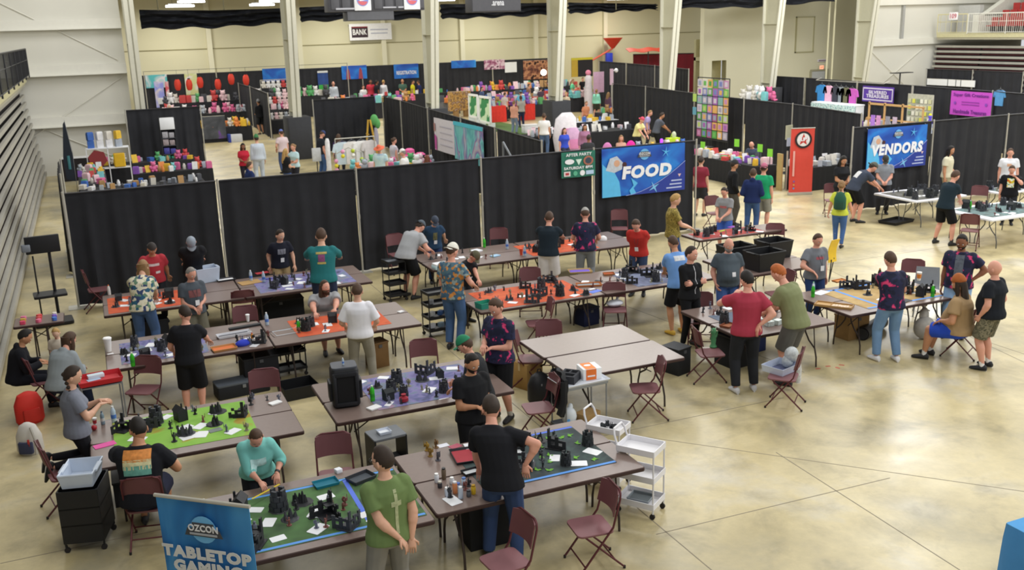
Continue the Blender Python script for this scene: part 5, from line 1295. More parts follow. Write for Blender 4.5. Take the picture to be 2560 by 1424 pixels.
pp_('person in black hoodie and grey beanie by the left booth drape', (646, 256), -30, ('hoodie', '#1d1e22'), ('shorts', '#26282c'), ('short', 'dark'), ('beanie', '#7a7c80'), h=1.82, hp=12, Y=56, L='front', R='front', skin='tan', **F_)
pp_('person in blue tie dyed shirt and orange hat behind the plush stall', (948, 372), -150, ('tee', pattern('tie_dye', ['#8fb8d6', '#a9d0dc', '#c9e0e2', '#7fa8cc'], 4., 'soft')), ('jeans', '#3c4c70'), ('short', 'brown'), ('brimhat', '#d9694a'), h=1.74, hp=20, w=1.3, **F_)
pp_('person with dark bun at the plush stall', (985, 352), 60, ('tank', '#c9c4cc'), ('trousers', '#33343c'), ('bun', 'brown'), h=1.66, hp=20, female=1, skin='pink', **F_)
pp_('person in white tee and white cap close behind the front drape', (1007, 382), -70, ('tee', '#e6e4e2'), ('shorts', '#50525a'), ('short', 'grey'), ('cap', '#eceae6'), h=1.72, hp=14, w=1.2, skin='pink', **F_)
pp_('person with reddish brown hair just above the front drape', (1068, 397), 20, ('tee', '#6a5a7a'), ('trousers', '#33343c'), ('long', '#6a3a26'), h=1.58, hp=6, female=1, **F_)
# ---- middle aisle
pp_('person in plain white tee and jeans walking away in the middle aisle', (1360, 291), 8, ('tee', '#e4e3e0'), ('jeans', '#52688a'), ('short', 'brown'), h=1.80, hp=8, w=1.15, skin='tan', **F_)
pp_('woman in mint sweater and shorts seen from behind', (1491, 228), 10, ('shirt', '#8fd8c4'), ('shorts', '#3c4038'), ('pony', 'light'), h=1.68, hp=8, female=1, w=1.1, skin='pink', **F_)
pp_('person in lilac dress walking beside the drape corner', (1521, 236), 40, ('dress', '#5c4458'), ('shorts', '#2c2630'), ('long', 'light'), h=1.66, hp=8, female=1, skin='pink', **F_)
pp_('person in denim and salmon top with a tote in the middle aisle', (1285, 258), 30, ('tee', '#d8a08c'), ('jeans', '#7888a0'), ('short', 'light'), h=1.72, hp=14, L='front', **F_)
pp_('person in grey top carrying a tan bag', (1302, 245), -20, ('tee', '#a7a29c'), ('jeans', '#2c3450'), ('short', 'brown'), h=1.74, hp=14, skin='brown', **F_)
pp_('person in sky blue tee at the red skirted booth', (1302, 232), 0, ('tee', '#6ab4dc'), ('jeans', '#3c4c70'), ('short', 'brown'), ('cap', '#5a98b8'), h=1.76, hp=14, **F_)
pp_('seated person in bright blue printed tee behind the FOOD drape', (1411, 327), 150, ('tee', '#3a50c0'), ('trousers', '#2c3040'), ('long', 'brown'), h=1.62, hp=12, female=1, pose='sit', w=1.2, skin='pink', seat=.62, **F_)
pp_('seated person in mauve top behind the FOOD drape', (1462, 318), 160, ('shirt', '#a0708c'), ('trousers', '#3c3440'), ('long', 'dark'), h=1.70, hp=18, female=1, pose='sit', w=1.3, skin='tan', seat=.62, **F_)
pp_('person with dark cropped hair low behind the FOOD drape', (1472, 345), 20, ('tee', '#3a3c40'), ('trousers', '#26272c'), ('short', 'dark'), h=1.72, pose='sit', hp=10, skin='brown', seat=.5, **F_)
pp_('woman with long brown hair above the FOOD banner', (1553, 346), 170, ('tank', '#caa08c'), ('trousers', '#3c3440'), ('long', 'light'), h=1.60, hp=14, female=1, pose='sit', skin='pink', seat=.62, **F_)
pp_('person in pale yellow top and pink cap bending at the craft table', (1605, 300), 130, ('tee', '#e4dc9c'), ('trousers', '#26272c'), ('short', 'ginger'), ('backcap', '#d8506a'), h=1.72, lean=26, hp=24, L=('l', -.1, .5, .8), R=('l', .1, .5, .8), skin='pink', **F_)
pp_('person in lilac tee by the receding drape', (1625, 283), 100, ('tee', '#a99ac8'), ('trousers', '#33343c'), ('short', 'light'), h=1.72, lean=16, hp=24, skin='pink', **F_)
pp_('person in dark grey tee leaning at the craft table', (1655, 289), 70, ('tee', '#565a64'), ('trousers', '#1f2024'), ('short', 'dark'), h=1.78, lean=24, hp=20, w=1.15, skin='tan', L=('l', -.1, .5, .95), R=('l', .1, .5, .95), **F_)
pp_('crouching person in salmon top in the middle of the booths', (1466, 259), 150, ('tee', '#d8906c'), ('trousers', '#8c5c4c'), ('short', 'light'), h=1.7, pose='sit', lean=12, hp=14, skin='pink', **F_)
# ---- far booths at the back wall
pp_('person in olive tee behind the far black counter', (1006, 203), 176, ('tee', '#4c6a5c'), ('trousers', '#2c2c30'), ('bald', 'grey'), h=1.78, hp=8, w=1.15, L='front', R='front', skin='tan', Y=68.0, **F_)
pp_('person in yellow top at the far counter', (1032, 205), 100, ('tee', '#d8d030'), ('trousers', '#2c2c30'), ('short', 'dark'), h=1.76, hp=14, skin='tan', Y=68.0, **F_)
pp_('person in navy tee at the far counter beside the yellow top', (1046, 206), -60, ('tee', '#28305c'), ('trousers', '#2c2c30'), ('short', 'brown'), h=1.76, hp=14, skin='tan', Y=68.2, **F_)
pp_('person in white dress at the far counter', (958, 196), 20, ('dress', '#dcdce4'), ('shorts', '#cccccc'), ('bun', 'blond'), h=1.70, hp=10, female=1, Y=68.0, **F_)
pp_('person in black beside the white dress', (942, 205), 60, ('tee', '#24242a'), ('trousers', '#24242a'), ('short', 'black'), h=1.72, hp=10, skin='brown', Y=68.0, **F_)
pp_('person in red top at the far counter', (926, 203), 170, ('tee', '#c03848'), ('trousers', '#2c2c30'), ('short', 'black'), h=1.76, hp=10, w=1.1, skin='brown', Y=68.3, **F_)
pp_('person in white tee standing near the far counter', (908, 218), 150, ('tee', '#e4e4e6'), ('trousers', '#2c2c30'), ('short', 'brown'), h=1.66, hp=10, w=1.2, skin='pink', Y=67.6, **F_)
pp_('person in pale grey shirt left of the far counter', (833, 208), 170, ('shirt', '#c4ccd8'), ('trousers', '#2c2c30'), ('none', 'brown'), h=1.76, hp=14, w=1.1, skin='pink', Y=68.0, **F_)
pp_('person in black vest at the far right artist booth', (1457, 198), 160, ('tee', '#1f2024'), ('trousers', '#24262c'), ('short', 'brown'), h=1.78, hp=14, w=1.15, L='front', skin='pink', Y=64, **F_)
pp_('person in mint top beside the middle column', (1432, 203), 90, ('tee', '#6ad0a0'), ('trousers', '#33343c'), ('short', 'light'), h=1.70, hp=10, female=1, Y=60, **F_)
pp_('person in pink headscarf at the far lilac booth', (420, 240), 160, ('tee', '#e0b8c8'), ('trousers', '#24242a'), ('long', '#e6dce0'), h=1.62, hp=10, female=1, w=1.2, Y=56, skin='pale', **F_)
for (u, v, c, hc_, hd_, lb) in ((1262, 236, '#c9c2bc', 'brown', 40, 'person in cream top by the red skirted table'), (1338, 205, '#3a3c44', 'black', 150, 'person in charcoal top beside the ring lamp'), (1322, 214, '#8a6a5a', 'brown', 60, 'person in brown top left of the ring lamp'), (1440, 216, '#e07a5a', 'light', -40, 'person in coral top right of the middle column'),
    (1352, 222, '#5a4a5a', 'dark', 20, 'person in plum top in front of the ring lamp'), (1205, 222, '#4a5a80', 'brown', 120, 'person in blue grey top behind the framed boards'), (1415, 235, '#d8c8b0', 'blond', -150, 'person in beige top beside the middle column pad'), (578, 232, '#7a5a6a', 'brown', 150, 'vendor in mauve top behind the orange goods'), (470, 236, '#b8303c', 'black', 170, 'vendor in scarlet top under the pale yellow banner')):
    pp_(lb, (u, v), hd_, ('tee', c), ('trousers', '#33343c'), ('short', hc_), h=1.68, hp=12, **F_)
flush()
# ================================================================ small things
TZ = .7405
RND = random.Random(11)
M_DK = mat('#26272b', .6, 0, .15, 20.); M_DK2 = mat('#3a3c42', .55, 0, .15, 20.); M_WH = mat('#eef0f4', .55, 0, .02); M_BLKP = mat('#1a1b1f', .5, 0, .05)
M_CLEAR = mat('#c9d6e4', .25, 0, .03, alpha=.55); M_STEEL = mat('#8e9298', .4, .5, .05); M_CARD = mat('#b08d5f', .8, 0, .08)
M_TAPE = mat('#5f9be8', .7, 0, .03); M_TAPE2 = mat('#5a78e0', .7, 0, .03); M_PINK = mat('#e05aa6', .6)

def mini_mesh(k):
    """a painted gaming figure on a round base: legs, body, head, raised arm or weapon"""
    def mk():
        r = random.Random(k); mb = MB(); s = .8+.5*r.random()
        mb.lathe([(.016*s, 0), (.015*s, .004)], n=10)
        for sg in (1, -1): mb.tube((.005*sg*s, 0, .004), (.004*sg*s, 0, .022*s), .0045*s, n=5)
        mb.ball((0, 0, .031*s), (.010*s, .007*s, .013*s), 7, 5); mb.ball((0, .002*s, .048*s), .0058*s, 6, 5)
        a = r.random()*6
        mb.tube((.009*s, 0, .036*s), (.018*s*math.cos(a), .014*s*math.sin(a), .040*s), .003*s, n=5)
        mb.tube((.016*s*math.cos(a), .014*s*math.sin(a), .025*s), (.018*s*math.cos(a), .015*s*math.sin(a), .062*s), .0018*s, n=4)
        if k % 2: mb.box((-.012*s, .004*s, .034*s), (.014*s, .003*s, .020*s), rz=.5)
        if k % 3 == 0: mb.ball((0, -.010*s, .034*s), (.012*s, .006*s, .016*s), 6, 5)
        return mb.mesh('miniature', [M_DK, M_DK2, mat('#6b6f80', .5), mat('#7a4a44', .5), mat('#8d8a72', .5)][k % 5], 1)
    return cached(('mini', k), mk)
def terrain_mesh(k):
    def mk():
        r = random.Random(k+50); mb = MB(); m = [M_DK, M_DK2, mat('#2c3033', .7)][k % 3]
        if k % 4 == 0:      # L shaped ruin with window holes and broken top
            for ax in (0, 1):
                for i in range(5):
                    h = .05+.11*r.random()*(1-i*.12)
                    p = (-.06+.03*i, -.07, h/2) if ax == 0 else (-.07, -.06+.03*i, h/2)
                    d = (.028, .010, h) if ax == 0 else (.010, .028, h)
                    if i % 2: mb.box((p[0], p[1], .018), (d[0], d[1], .036)); mb.box((p[0], p[1], h*.5+.035), (d[0], d[1], max(.02, h-.07)))
                    else: mb.box(p, d)
            mb.box((-.03, -.03, .004), (.12, .12, .008)); mb.box((-.045, -.045, .075), (.06, .06, .006))
        elif k % 4 == 1:    # round tower of stacked blocks
            for z in range(4):
                for i in range(8):
                    a = 2*PI*(i+.5*(z % 2))/8; rr = .045-.003*z
                    if z < 3 or i % 2: mb.box((rr*math.cos(a), rr*math.sin(a), .018+.034*z), (.016, .034, .032), rz=a)
            mb.lathe([(.06, 0), (.055, .006)], n=12)
        elif k % 4 == 2:    # gatehouse block with a gabled roof
            mb.box((0, 0, .04), (.10, .07, .08)); mb.prism([(-.055, -.04), (.055, -.04), (.055, .04), (-.055, .04)], .08, .086)
            mb._add([(-.055, -.04, .086), (.055, -.04, .086), (.055, .04, .086), (-.055, .04, .086), (-.055, 0, .125), (.055, 0, .125)], [(0, 1, 5, 4), (2, 3, 4, 5), (0, 4, 3), (1, 2, 5)])
            for x in (-.045, .045): mb.tube((x, -.04, 0), (x, -.04, .12), .008, n=6)
        else:               # rocky spires
            for i in range(6):
                a = r.random()*6.3; q = .045*r.random(); h = .03+.05*r.random()
                mb.tube((q*math.cos(a), q*math.sin(a), 0), (q*math.cos(a)*1.2, q*math.sin(a)*1.2, h), .022, .004, n=6)
            mb.lathe([(.07, 0), (.06, .006)], n=9)
        return mb.mesh('terrain', m)
    return cached(('ter', k), mk)
def put(name, me, label, cat, p, rz=0., group=None, scale=None):
    o = obj(name, me, None, tuple(p), rz); tag(o, label, cat, group)
    if scale: o.scale = (scale,)*3
    return o
def spots(rect, n, dmin, rnd, avoid=()):
    out = []; tries = 0
    while len(out) < n and tries < n*60:
        tries += 1; x, y = rnd.uniform(rect[0], rect[2]), rnd.uniform(rect[1], rect[3])
        if all((x-a)**2+(y-b)**2 > dmin*dmin for a, b in out) and all((x-a)**2+(y-b)**2 > r_*r_ for a, b, r_ in avoid): out.append((x, y))
    return out
CARD = lambda: cached('cardm', lambda: MB().rbox((0, 0, .0015), (.13, .09, .003), .008).mesh('card', M_WH))
def battlefield(where, rect, z, seed, nm=16, nt=6, nc=6, tscale=1.4, avoid=()):
    r = random.Random(seed)
    for i, (x, y) in enumerate(spots(rect, nt, .22*tscale/1.4, r, avoid)):
        put('terrain_piece', terrain_mesh(r.randrange(8)), 'dark sculpted terrain piece on '+where, 'terrain', (x, y, z), r.random()*6.3, 'terrain pieces on '+where, tscale*(.8+.35*r.random()))
    for i, (x, y) in enumerate(spots(rect, int(nm*.52+.5), .07, r, avoid)):
        put('miniature', mini_mesh(r.randrange(12)), 'small painted gaming figure on '+where, 'figure', (x, y, z), r.random()*6.3, 'gaming figures on '+where, 1.5+.6*r.random())
    for i, (x, y) in enumerate(spots(rect, nc, .18, r, avoid)):
        c = put('white_card', CARD(), 'white stat card lying on '+where, 'card', (x, y, z+.0005), r.random()*6.3, 'white cards on '+where, 1.15+.45*r.random())
def game_mat(label, x0, y0, x1, y1, m, z=TZ, tape=(), name='game_mat', rz=0.):
    t = thing(name, label, 'mat', ((x0+x1)/2, (y0+y1)/2, z), rz); w, h = x1-x0, y1-y0
    obj('sheet', MB().rbox((0, 0, .002), (w, h, .003), .01), t, mats=m)
    for (a, b, c, d, mm) in tape: obj('tape_strip', MB().box(((a+c)/2*1., (b+d)/2, .0045), (abs(c-a) or .035, abs(d-b) or .035, .001)), t, mats=mm)
    return z+.004
# ------------------------------------------------- containers and drinks
def bottle(p, label, col, capc='#e8e8e8', s=1., group=None):
    t = thing('drink_bottle', label, 'bottle', p, 0, group)
    obj('bottle_body', cached(('bot', col), lambda: MB().lathe([(.028, 0), (.032, .01), (.032, .10), (.030, .13), (.032, .15), (.018, .19), (.012, .205)], n=14).mesh('b', mat(col, .25, 0, .03, alpha=.8 if col in ('#c6d8ea',) else 1.), 2)), t).scale = (s,)*3
    obj('cap', cached(('cap', capc), lambda: MB().lathe([(.014, .203), (.014, .222)], n=10).mesh('c', mat(capc, .5))), t).scale = (s,)*3
    obj('paper_label', cached(('lb', col), lambda: MB().lathe([(.0327, .06), (.0327, .11)], n=14).mesh('l', mat({'#c6d8ea': '#4f78c8', '#3fc02e': '#2f9a2a'}.get(col, '#dddddd'), .6))), t).scale = (s,)*3
    return t
def cup(p, label, col='#f2f0ee', s=1., lid=True, sleeve=None):
    t = thing('drink_cup', label, 'cup', p)
    obj('cup_body', MB().lathe([(.030*s, 0), (.045*s, .15*s), (.047*s, .155*s)], n=16), t, mats=mat(col, .6))
    if lid: obj('lid', MB().lathe([(.049*s, .152*s), (.049*s, .162*s), (.04*s, .17*s)], n=16), t, mats=mat('#ffffff', .4))
    if sleeve: obj('print_band', MB().lathe([(.0358*s, .04*s), (.0435*s, .12*s)], n=16), t, mats=mat(sleeve, .6))
    return t
def tray(p, label, w, d, h, col, rz=0., th=.006, alpha=1., name='tray', cat='tray', fill=None, flare=1.08):
    t = thing(name, label, cat, p, rz); m = mat(col, .45, 0, .04, alpha=alpha)
    mb = MB(); mb.rbox((0, 0, th/2), (w, d, th), .02)
    for (x, y, ww, dd, ax) in ((0, -d/2, w, th, 0), (0, d/2, w, th, 0), (-w/2, 0, th, d, 1), (w/2, 0, th, d, 1)):
        k = (flare-1)
        mb._add([(x-ww/2, y-dd/2, 0), (x+ww/2, y-dd/2, 0), (x+ww/2, y+dd/2, 0), (x-ww/2, y+dd/2, 0)]+[((q[0])*(flare), (q[1])*(flare), h) for q in ((x-ww/2, y-dd/2), (x+ww/2, y-dd/2), (x+ww/2, y+dd/2), (x-ww/2, y+dd/2))], [(3, 2, 1, 0), (4, 5, 6, 7), (0, 1, 5, 4), (1, 2, 6, 5), (2, 3, 7, 6), (3, 0, 4, 7)])
    obj('tray_walls', mb, t, mats=m)
    rim = MB(); W, D = w*flare, d*flare
    rim.path([(-W/2, -D/2, h), (W/2, -D/2, h), (W/2, D/2, h), (-W/2, D/2, h), (-W/2, -D/2+.01, h)], max(.005, th), n=5); obj('rim', rim, t, mats=m)
    if fill: obj('lining', MB().rbox((0, 0, th+.003), (w*.94, d*.94, .006), .015), t, mats=mat(fill, .8))
    return t
def bin_box(p, label, w, d, h, col, rz=0.):
    t = tray(p, label, w*.86, d*.84, h, col, rz, .012, name='storage_tote', cat='tote', flare=1.16)
    obj('base_panel', MB().box((0, 0, .012), (w*.84, d*.82, .012)), t, mats=mat(col, .5))
    for sx in (1, -1): obj('grip_lip', MB().rbox((sx*w*.5, 0, h-.01), (.05, d*.5, .03), .01), t, mats=mat(col, .5))
    return t
def carton(p, label, w, d, h, col, rz=0., name='cardboard_box', flaps=True, extra=None):
    t = thing(name, label, 'box', p, rz)
    obj('box_body', MB().rbox((0, 0, h/2), (w, d, h), .004), t, mats=mat(col, .8, 0, .06))
    if flaps: obj('tape_seam', MB().box((0, 0, h+.001), (w, .04, .002)).box((-w/2-.001, 0, h*.85), (.002, .04, h*.3)), t, mats=mat('#c9b48a', .5))
    if extra: extra(t)
    return t
def flat(name, label, cat, p, w, d, col, rz=0., h=.003, group=None):
    return tag(obj(name, MB().rbox((0, 0, h/2), (w, d, h), .004), None, tuple(p), rz, mats=mat(col, .6, 0, .05)), label, cat, group)
def on(u, v, z=TZ):
    p = P(u, v, z); return (p.x, p.y, z)

# ------------------------------------------------- the mats and what stands on them
LIME = pattern('lime_mat', ['#78a840', '#86b84a', '#8fbe50', '#a8903c'], 2.2, 'soft', .75, .8, stops=[.3, .45, .58, .68])
MOSS = pattern('moss_mat', ['#3c5238', '#4c6a42', '#547a48', '#40503e'], 3.2, 'soft', .8, .6, stops=[.3, .45, .58, .7])
SLATE = pattern('slate_mat', ['#30393c', '#3a4547', '#435452', '#343c40'], 4., 'soft', .75, .5, stops=[.3, .45, .6, .72])
LAVA = pattern('orange_mat', ['#bf4a2a', '#cc5832', '#d26236', '#a8442c'], 3., 'soft', .7, .8, stops=[.3, .45, .6, .72])
VIOLET = pattern('violet_mat', ['#4a4e68', '#66689a', '#857cae', '#6d8294', '#a08098'], 4., 'soft', .7, 1., stops=[.28, .4, .5, .6, .72])
SAND = pattern('sand_mat', ['#a88a58', '#b89a66', '#c2a672', '#a08050'], 3., 'soft', .8, .6, stops=[.3, .45, .6, .72])
REDM = pattern('red_mat', ['#8e3230', '#a63e38', '#b04a40', '#7a2e30'], 3., 'soft', .7, .6, stops=[.3, .45, .6, .72])
# moss green mat, nearest
z = game_mat('moss green game mat edged with blue tape beside the banner', .60, 8.52, 2.62, 9.72, MOSS, tape=((-1.0, -.585, 1.0, -.545, M_TAPE), (-1.0, .545, 1.0, .585, M_TAPE), (.42, -.56, .47, .56, M_TAPE2), (-.99, -.56, -.95, .56, M_TAPE)))
battlefield('the moss green mat', (.75, 8.65, 1.95, 9.55), z, 1, 26, 8, 9, 1.5)
battlefield('the narrow end of the moss green mat', (2.12, 8.62, 2.6, 9.2), z, 2, 6, 1, 2, 1.0)
tray(on(815, 1210, z), 'teal dice tray on the blue tape of the moss green mat', .24, .15, .03, '#1f7f96', .1, fill='#1b6f86')
tray(on(903, 1198, z), 'dark tray of bits on the corner of the moss green mat', .26, .18, .04, '#3a3c42', .35, fill='#4a5058')
flat('white_sheet', 'white score sheet held flat on the moss green mat end', 'paper', on(923, 1282, z), .22, .12, '#e8e8ec', .2)
carton(on(846, 1180, TZ), 'small white box on the table edge behind the teal tray', .07, .07, .045, '#e9ecf4', .3, flaps=False)
o = obj('ruler', MB().rbox((0, 0, .002), (.42, .022, .003), .002), None, mats=mat('#d9c02e', .5)); o.location = on(665, 1228, .80); o.rotation_euler = (0, .05, RAD(38)); tag(o, 'yellow ruler held over the moss green mat by the woman in mint', 'ruler')
# slate mat
z = game_mat('dark slate game mat edged with blue tape', 3.35, 8.72, 4.92, 9.86, SLATE, tape=((-.78, -.56, .78, -.52, M_TAPE), (-.78, .52, .78, .56, M_TAPE2)))
battlefield('the slate mat', (3.6, 8.86, 4.85, 9.75), z, 3, 26, 8, 7, 1.35)
r_ = random.Random(4)
for x, y in spots((3.5, 8.8, 4.9, 9.8), 16, .12, r_):
    put('green_tuft', cached('tuft', lambda: MB()._add([(.0, 0, 0), (.03, .008, .0), (.05, 0, .012), (.02, .03, .0), (0, .05, .01), (-.03, .02, 0), (-.05, -.01, .012), (-.01, -.03, 0)], [(0, 1, 2), (0, 2, 3), (0, 3, 4), (0, 4, 5), (0, 5, 6), (0, 6, 7)]).mesh('tuft', mat('#6fae3a', .8))), 'small bright green tuft on the slate mat', 'tuft', (x, y, z+.001), r_.random()*6, 'green tufts on the slate mat')
# white edge board, red dice tray and the bits left of it
o = flat('measuring_board', 'long white measuring strip along the left edge of the slate mat', 'ruler', on(1190, 1150, z), .07, .95, '#eceef2', -.12, .006)
t = tray(on(1160, 1142, TZ), 'red lined dice tray with black rim beside the slate mat', .24, .36, .03, '#2a2c33', -.12, fill='#a83a44')
tray(on(1178, 1182, TZ), 'small black dish with a white note below the red dice tray', .18, .12, .03, '#1e1f24', .1, fill='#c8ccd0')
flat('leaflet', 'red and blue leaflet at the rear of the near right tables', 'paper', on(1138, 1115, TZ), .14, .1, '#b4586a', .3); flat('leaflet', 'white leaflet at the rear of the near right tables', 'paper', on(1108, 1113, TZ), .13, .09, '#e6e8f2', .1)
for i, (u, v, c) in enumerate(((1068, 1125, '#9a7a2a'), (1090, 1118, '#7a5a34'), (1095, 1150, '#5a5860'), (1076, 1140, '#8a6a2c'))):
    put('miniature', cached(('bm', c), lambda: [setattr(m_ := mini_mesh(3).copy(), 'name', 'mini'), m_.materials.__setitem__(0, mat(c, .5))] and m_), ('ochre', 'brown', 'grey violet', 'mustard')[i]+' creature figure on the bare part of the near right tables', 'figure', on(u, v), i, None, 2.2)
jars = [(1100, 1218, '#3a3a40', '#c9c4b8'), (1118, 1240, '#c8d0e0', '#ffffff'), (1138, 1232, '#d88a5a', '#e8e8ea'), (1130, 1208, '#e8ecf4', '#ffffff'), (1160, 1215, '#c6d8ea', '#5f86c8'), (1152, 1245, '#b9c4d4', '#e0e4ea'), (1172, 1240, '#54585f', '#303238'), (1184, 1234, '#d9b22c', '#b8901c'), (1110, 1197, '#6a5a48', '#2a2a2c'), (1146, 1222, '#aab8d4', '#4a6fc0'), (1092, 1205, '#e3e6ee', '#ffffff'), (1215, 1228, '#d85a3c', '#c04a30')]
for i, (u, v, c, cc) in enumerate(jars):
    t = thing('paint_pot', ('black', 'pale blue', 'peach', 'white', 'clear', 'grey blue', 'charcoal', 'yellow', 'brown', 'blue lidded', 'pearl', 'orange red')[i]+' pot among the jars by the blue jeans man', 'jar', on(u, v))
    hh = .05+.03*(i % 3); obj('pot_body', MB().lathe([(.022, 0), (.026, .006), (.026, hh), (.018, hh+.01)], n=12), t, mats=mat(c, .3)); obj('lid', MB().lathe([(.021, hh+.008), (.021, hh+.024)], n=12), t, mats=mat(cc, .4))
battlefield('the jar corner of the near right tables', (2.95, 8.62, 3.3, 8.95), TZ, 5, 5, 0, 1)
# lime mat
z = game_mat('lime green game mat with yellow paths', -.22, 11.42, 1.42, 12.62, LIME)
battlefield('the lime mat', (-.1, 11.55, 1.35, 12.55), z, 6, 26, 9, 9, 1.55)
flat('token_disc', 'grey resin disc at the lime mat near edge', 'disc', on(538, 1075, z), .16, .11, '#77807c', .2, .006); flat('paper_pile', 'white papers at the lime mat near edge', 'paper', on(478, 1090, z), .26, .14, '#eceef0', .3)
flat('folder', 'bright pink folder at the left end of the lime mat table', 'folder', on(262, 1112), .25, .13, '#e858a8', .25, .006)
t = flat('paper_pile', 'folded white paper standing at the right end of the lime mat table', 'paper', on(688, 1008), .16, .1, '#f2f2f2', .4, .02)
battlefield('the grey end of the lime mat table', (1.45, 12.35, 1.85, 12.65), TZ, 8, 10, 0, 0)
cup(on(238, 1062), 'white and red paper cup by the lime mat', '#e9e6ea', .6, sleeve='#b8343c'); bottle(on(286, 1055), 'clear water bottle on the lime mat corner', '#c6d8ea'); bottle(on(258, 1060), 'grey water bottle beside the paper cup near the lime mat', '#8aa0b0', '#445566', .8)
put('apple', MB().ball((0, 0, .035), .036, 12, 9).mesh('apple', mat('#a81f2a', .4), 1), 'dark red round lid beside the cup at the lime mat', 'lid', on(236, 1075), 0)
# purple mats, second row left
z = game_mat('violet and blue game mat at the left end', -.02, 14.98, 1.25, 16.1, VIOLET)
battlefield('the violet mat at the left', (.05, 15.05, 1.2, 16.0), z, 9, 22, 7, 6, 1.4)
bottle(on(333, 915, z), 'green soda bottle on the violet mat at the left', '#3fc02e', '#e8f0e8'); cup(on(272, 878), 'tall white foam cup at the corner of the violet mat table', '#f2f0ee', 1.35)
flat('paper_note', 'white note beside the tall foam cup', 'paper', on(276, 884), .09, .06, '#f2f2f4', .2)
t = tray(on(560, 872), 'wooden tray with orange bits before the black tee man', .34, .22, .03, '#c08a52', .1, fill='#d8743c'); 
put('cloth_heap', MB().ball((0, 0, .03), (.13, .09, .06), 12, 8).mesh('heap', mat('#2c3fc0', .8), 1), 'crumpled royal blue cloth beside the wooden tray', 'cloth', on(608, 862), .4)
bottle(on(632, 858), 'orange and yellow glue bottle by the blue cloth', '#d8902c', '#c84a28', .8)
tray(on(585, 838), 'long white tray with dark parts behind the blue cloth', .5, .16, .04, '#e8e9ef', .1, fill='#3a3c48'); flat('case_lid', 'long black case lid behind the white tray', 'case', on(612, 818), .52, .09, '#1e1f23', .1, .03)
battlefield('the middle of the second row', (1.7, 14.95, 2.25, 15.4), TZ, 10, 12, 1, 2)
bottle(on(668, 812), 'water bottle standing alone in the second row', '#c6d8ea'); cup(on(620, 803), 'white paper cup behind the second row', '#f0f0f2', .75)
z = game_mat('orange game mat between the jersey man and the grey shirt man', 2.65, 15.05, 4.2, 16.05, LAVA)
battlefield('the orange mat of the second row', (2.7, 15.1, 4.1, 16.0), z, 11, 24, 7, 6, 1.4)
flat('paper_note', 'white tent card at the right end of the second row', 'paper', on(1002, 780), .10, .08, '#f2f2f4', .4, .02)
# first row by the drape
z = game_mat('orange game mat at the left end of the first row', -.12, 18.05, 1.5, 19.2, LAVA)
battlefield('the orange mat of the first row', (0, 18.15, 1.4, 19.1), z, 12, 22, 7, 6, 1.35)
bottle(on(274, 737), 'white bottle with orange band at the left end of the first row', '#e8e6e2', '#e07030', .9)
t = bin_box(on(517, 702), 'large clear plastic tub on the first row', .46, .34, .28, '#c3cfe2', .2)
for m_ in t.children: pass
flat('cork_board', 'round cork board with bits in the first row', 'board', on(625, 706), .42, .30, '#b8925a', .2, .012)
tray(on(565, 700), 'black tray with red lid and white card in the first row', .32, .2, .03, '#2a2a2e', .1, fill='#e6e6e8')
z = game_mat('violet game mat in the first row', 2.55, 18.1, 4.4, 19.3, VIOLET)
battlefield('the violet mat of the first row', (2.6, 18.15, 4.3, 19.2), z, 13, 28, 7, 8, 1.3)
flat('player_folder', 'red and white folder in the first row before the navy tee man', 'folder', on(655, 682), .26, .14, '#c03a44', .2, .008); flat('player_folder', 'blue folder before the navy tee man', 'folder', on(668, 698), .2, .1, '#2a2a8c', .2, .008)
bottle(on(660, 705), 'water bottle before the blue folder', '#c6d8ea'); bottle(on(628, 702), 'second water bottle behind the cork board', '#c6d8ea')
# black case table and its crowded violet mat
z = game_mat('crowded violet game mat beside the black carry case', 2.95, 11.45, 4.5, 12.65, VIOLET)
battlefield('the crowded violet mat', (3.0, 11.5, 4.45, 12.6), z, 14, 40, 10, 8, 1.35, avoid=((2.75, 11.7, .35),))
bottle(on(932, 1002), 'green soda bottle right of the black carry case', '#3fc02e', '#d8f0d8'); 
put('dice_bag', MB().lathe([(.03, 0), (.062, .02), (.06, .06), (.022, .085), (.034, .11)], n=14).mesh('bag', mat('#a02a3a', .8), 1), 'dark red drawstring bag near the table edge', 'bag', on(1010, 1004), 0)
flat('paper_pile', 'white crumpled papers beside the black carry case', 'paper', on(935, 1020), .17, .12, '#eeeef0', .4, .02); flat('paper_pile', 'white leaflet stack by the dark red bag', 'paper', on(973, 1010), .16, .08, '#ececf0', .9, .01)
flat('paper_note', 'white card by the man in black tee', 'paper', on(1108, 995), .14, .06, '#f0f0f2', .15)
# the black carry case
p = on(866, 1010); t = thing('carry_case', 'black padded carry case with recessed front standing on the table', 'case', p, -.12)
obj('case_shell', MB().rbox((0, .02, .26), (.36, .30, .52), .06, seg=4), t, mats=M_BLKP)
obj('case_lid', MB().rbox((0, .02, .535), (.33, .28, .03), .05), t, mats=mat('#4d5058', .5))
fr_ = MB()
for (x, zz, w_, h_) in ((0, .06, .30, .05), (0, .46, .30, .05), (-.14, .26, .05, .44), (.14, .26, .05, .44)): fr_.rbox((x, -.14, zz), (w_, .05, h_), .015)
obj('front_frame', fr_, t, mats=mat('#202126', .5)); obj('front_recess', MB().box((0, -.132, .26), (.22, .02, .36)), t, mats=mat('#0b0b0e', .7))
for sx in (1, -1): obj('side_pocket', MB().rbox((sx*.19, .02, .22), (.05, .22, .26), .02), t, mats=M_BLKP)
bottle(on(858, 912, 1.29), 'small clear bottle on top of the black carry case', '#c6d8ea', '#ffffff', .45)
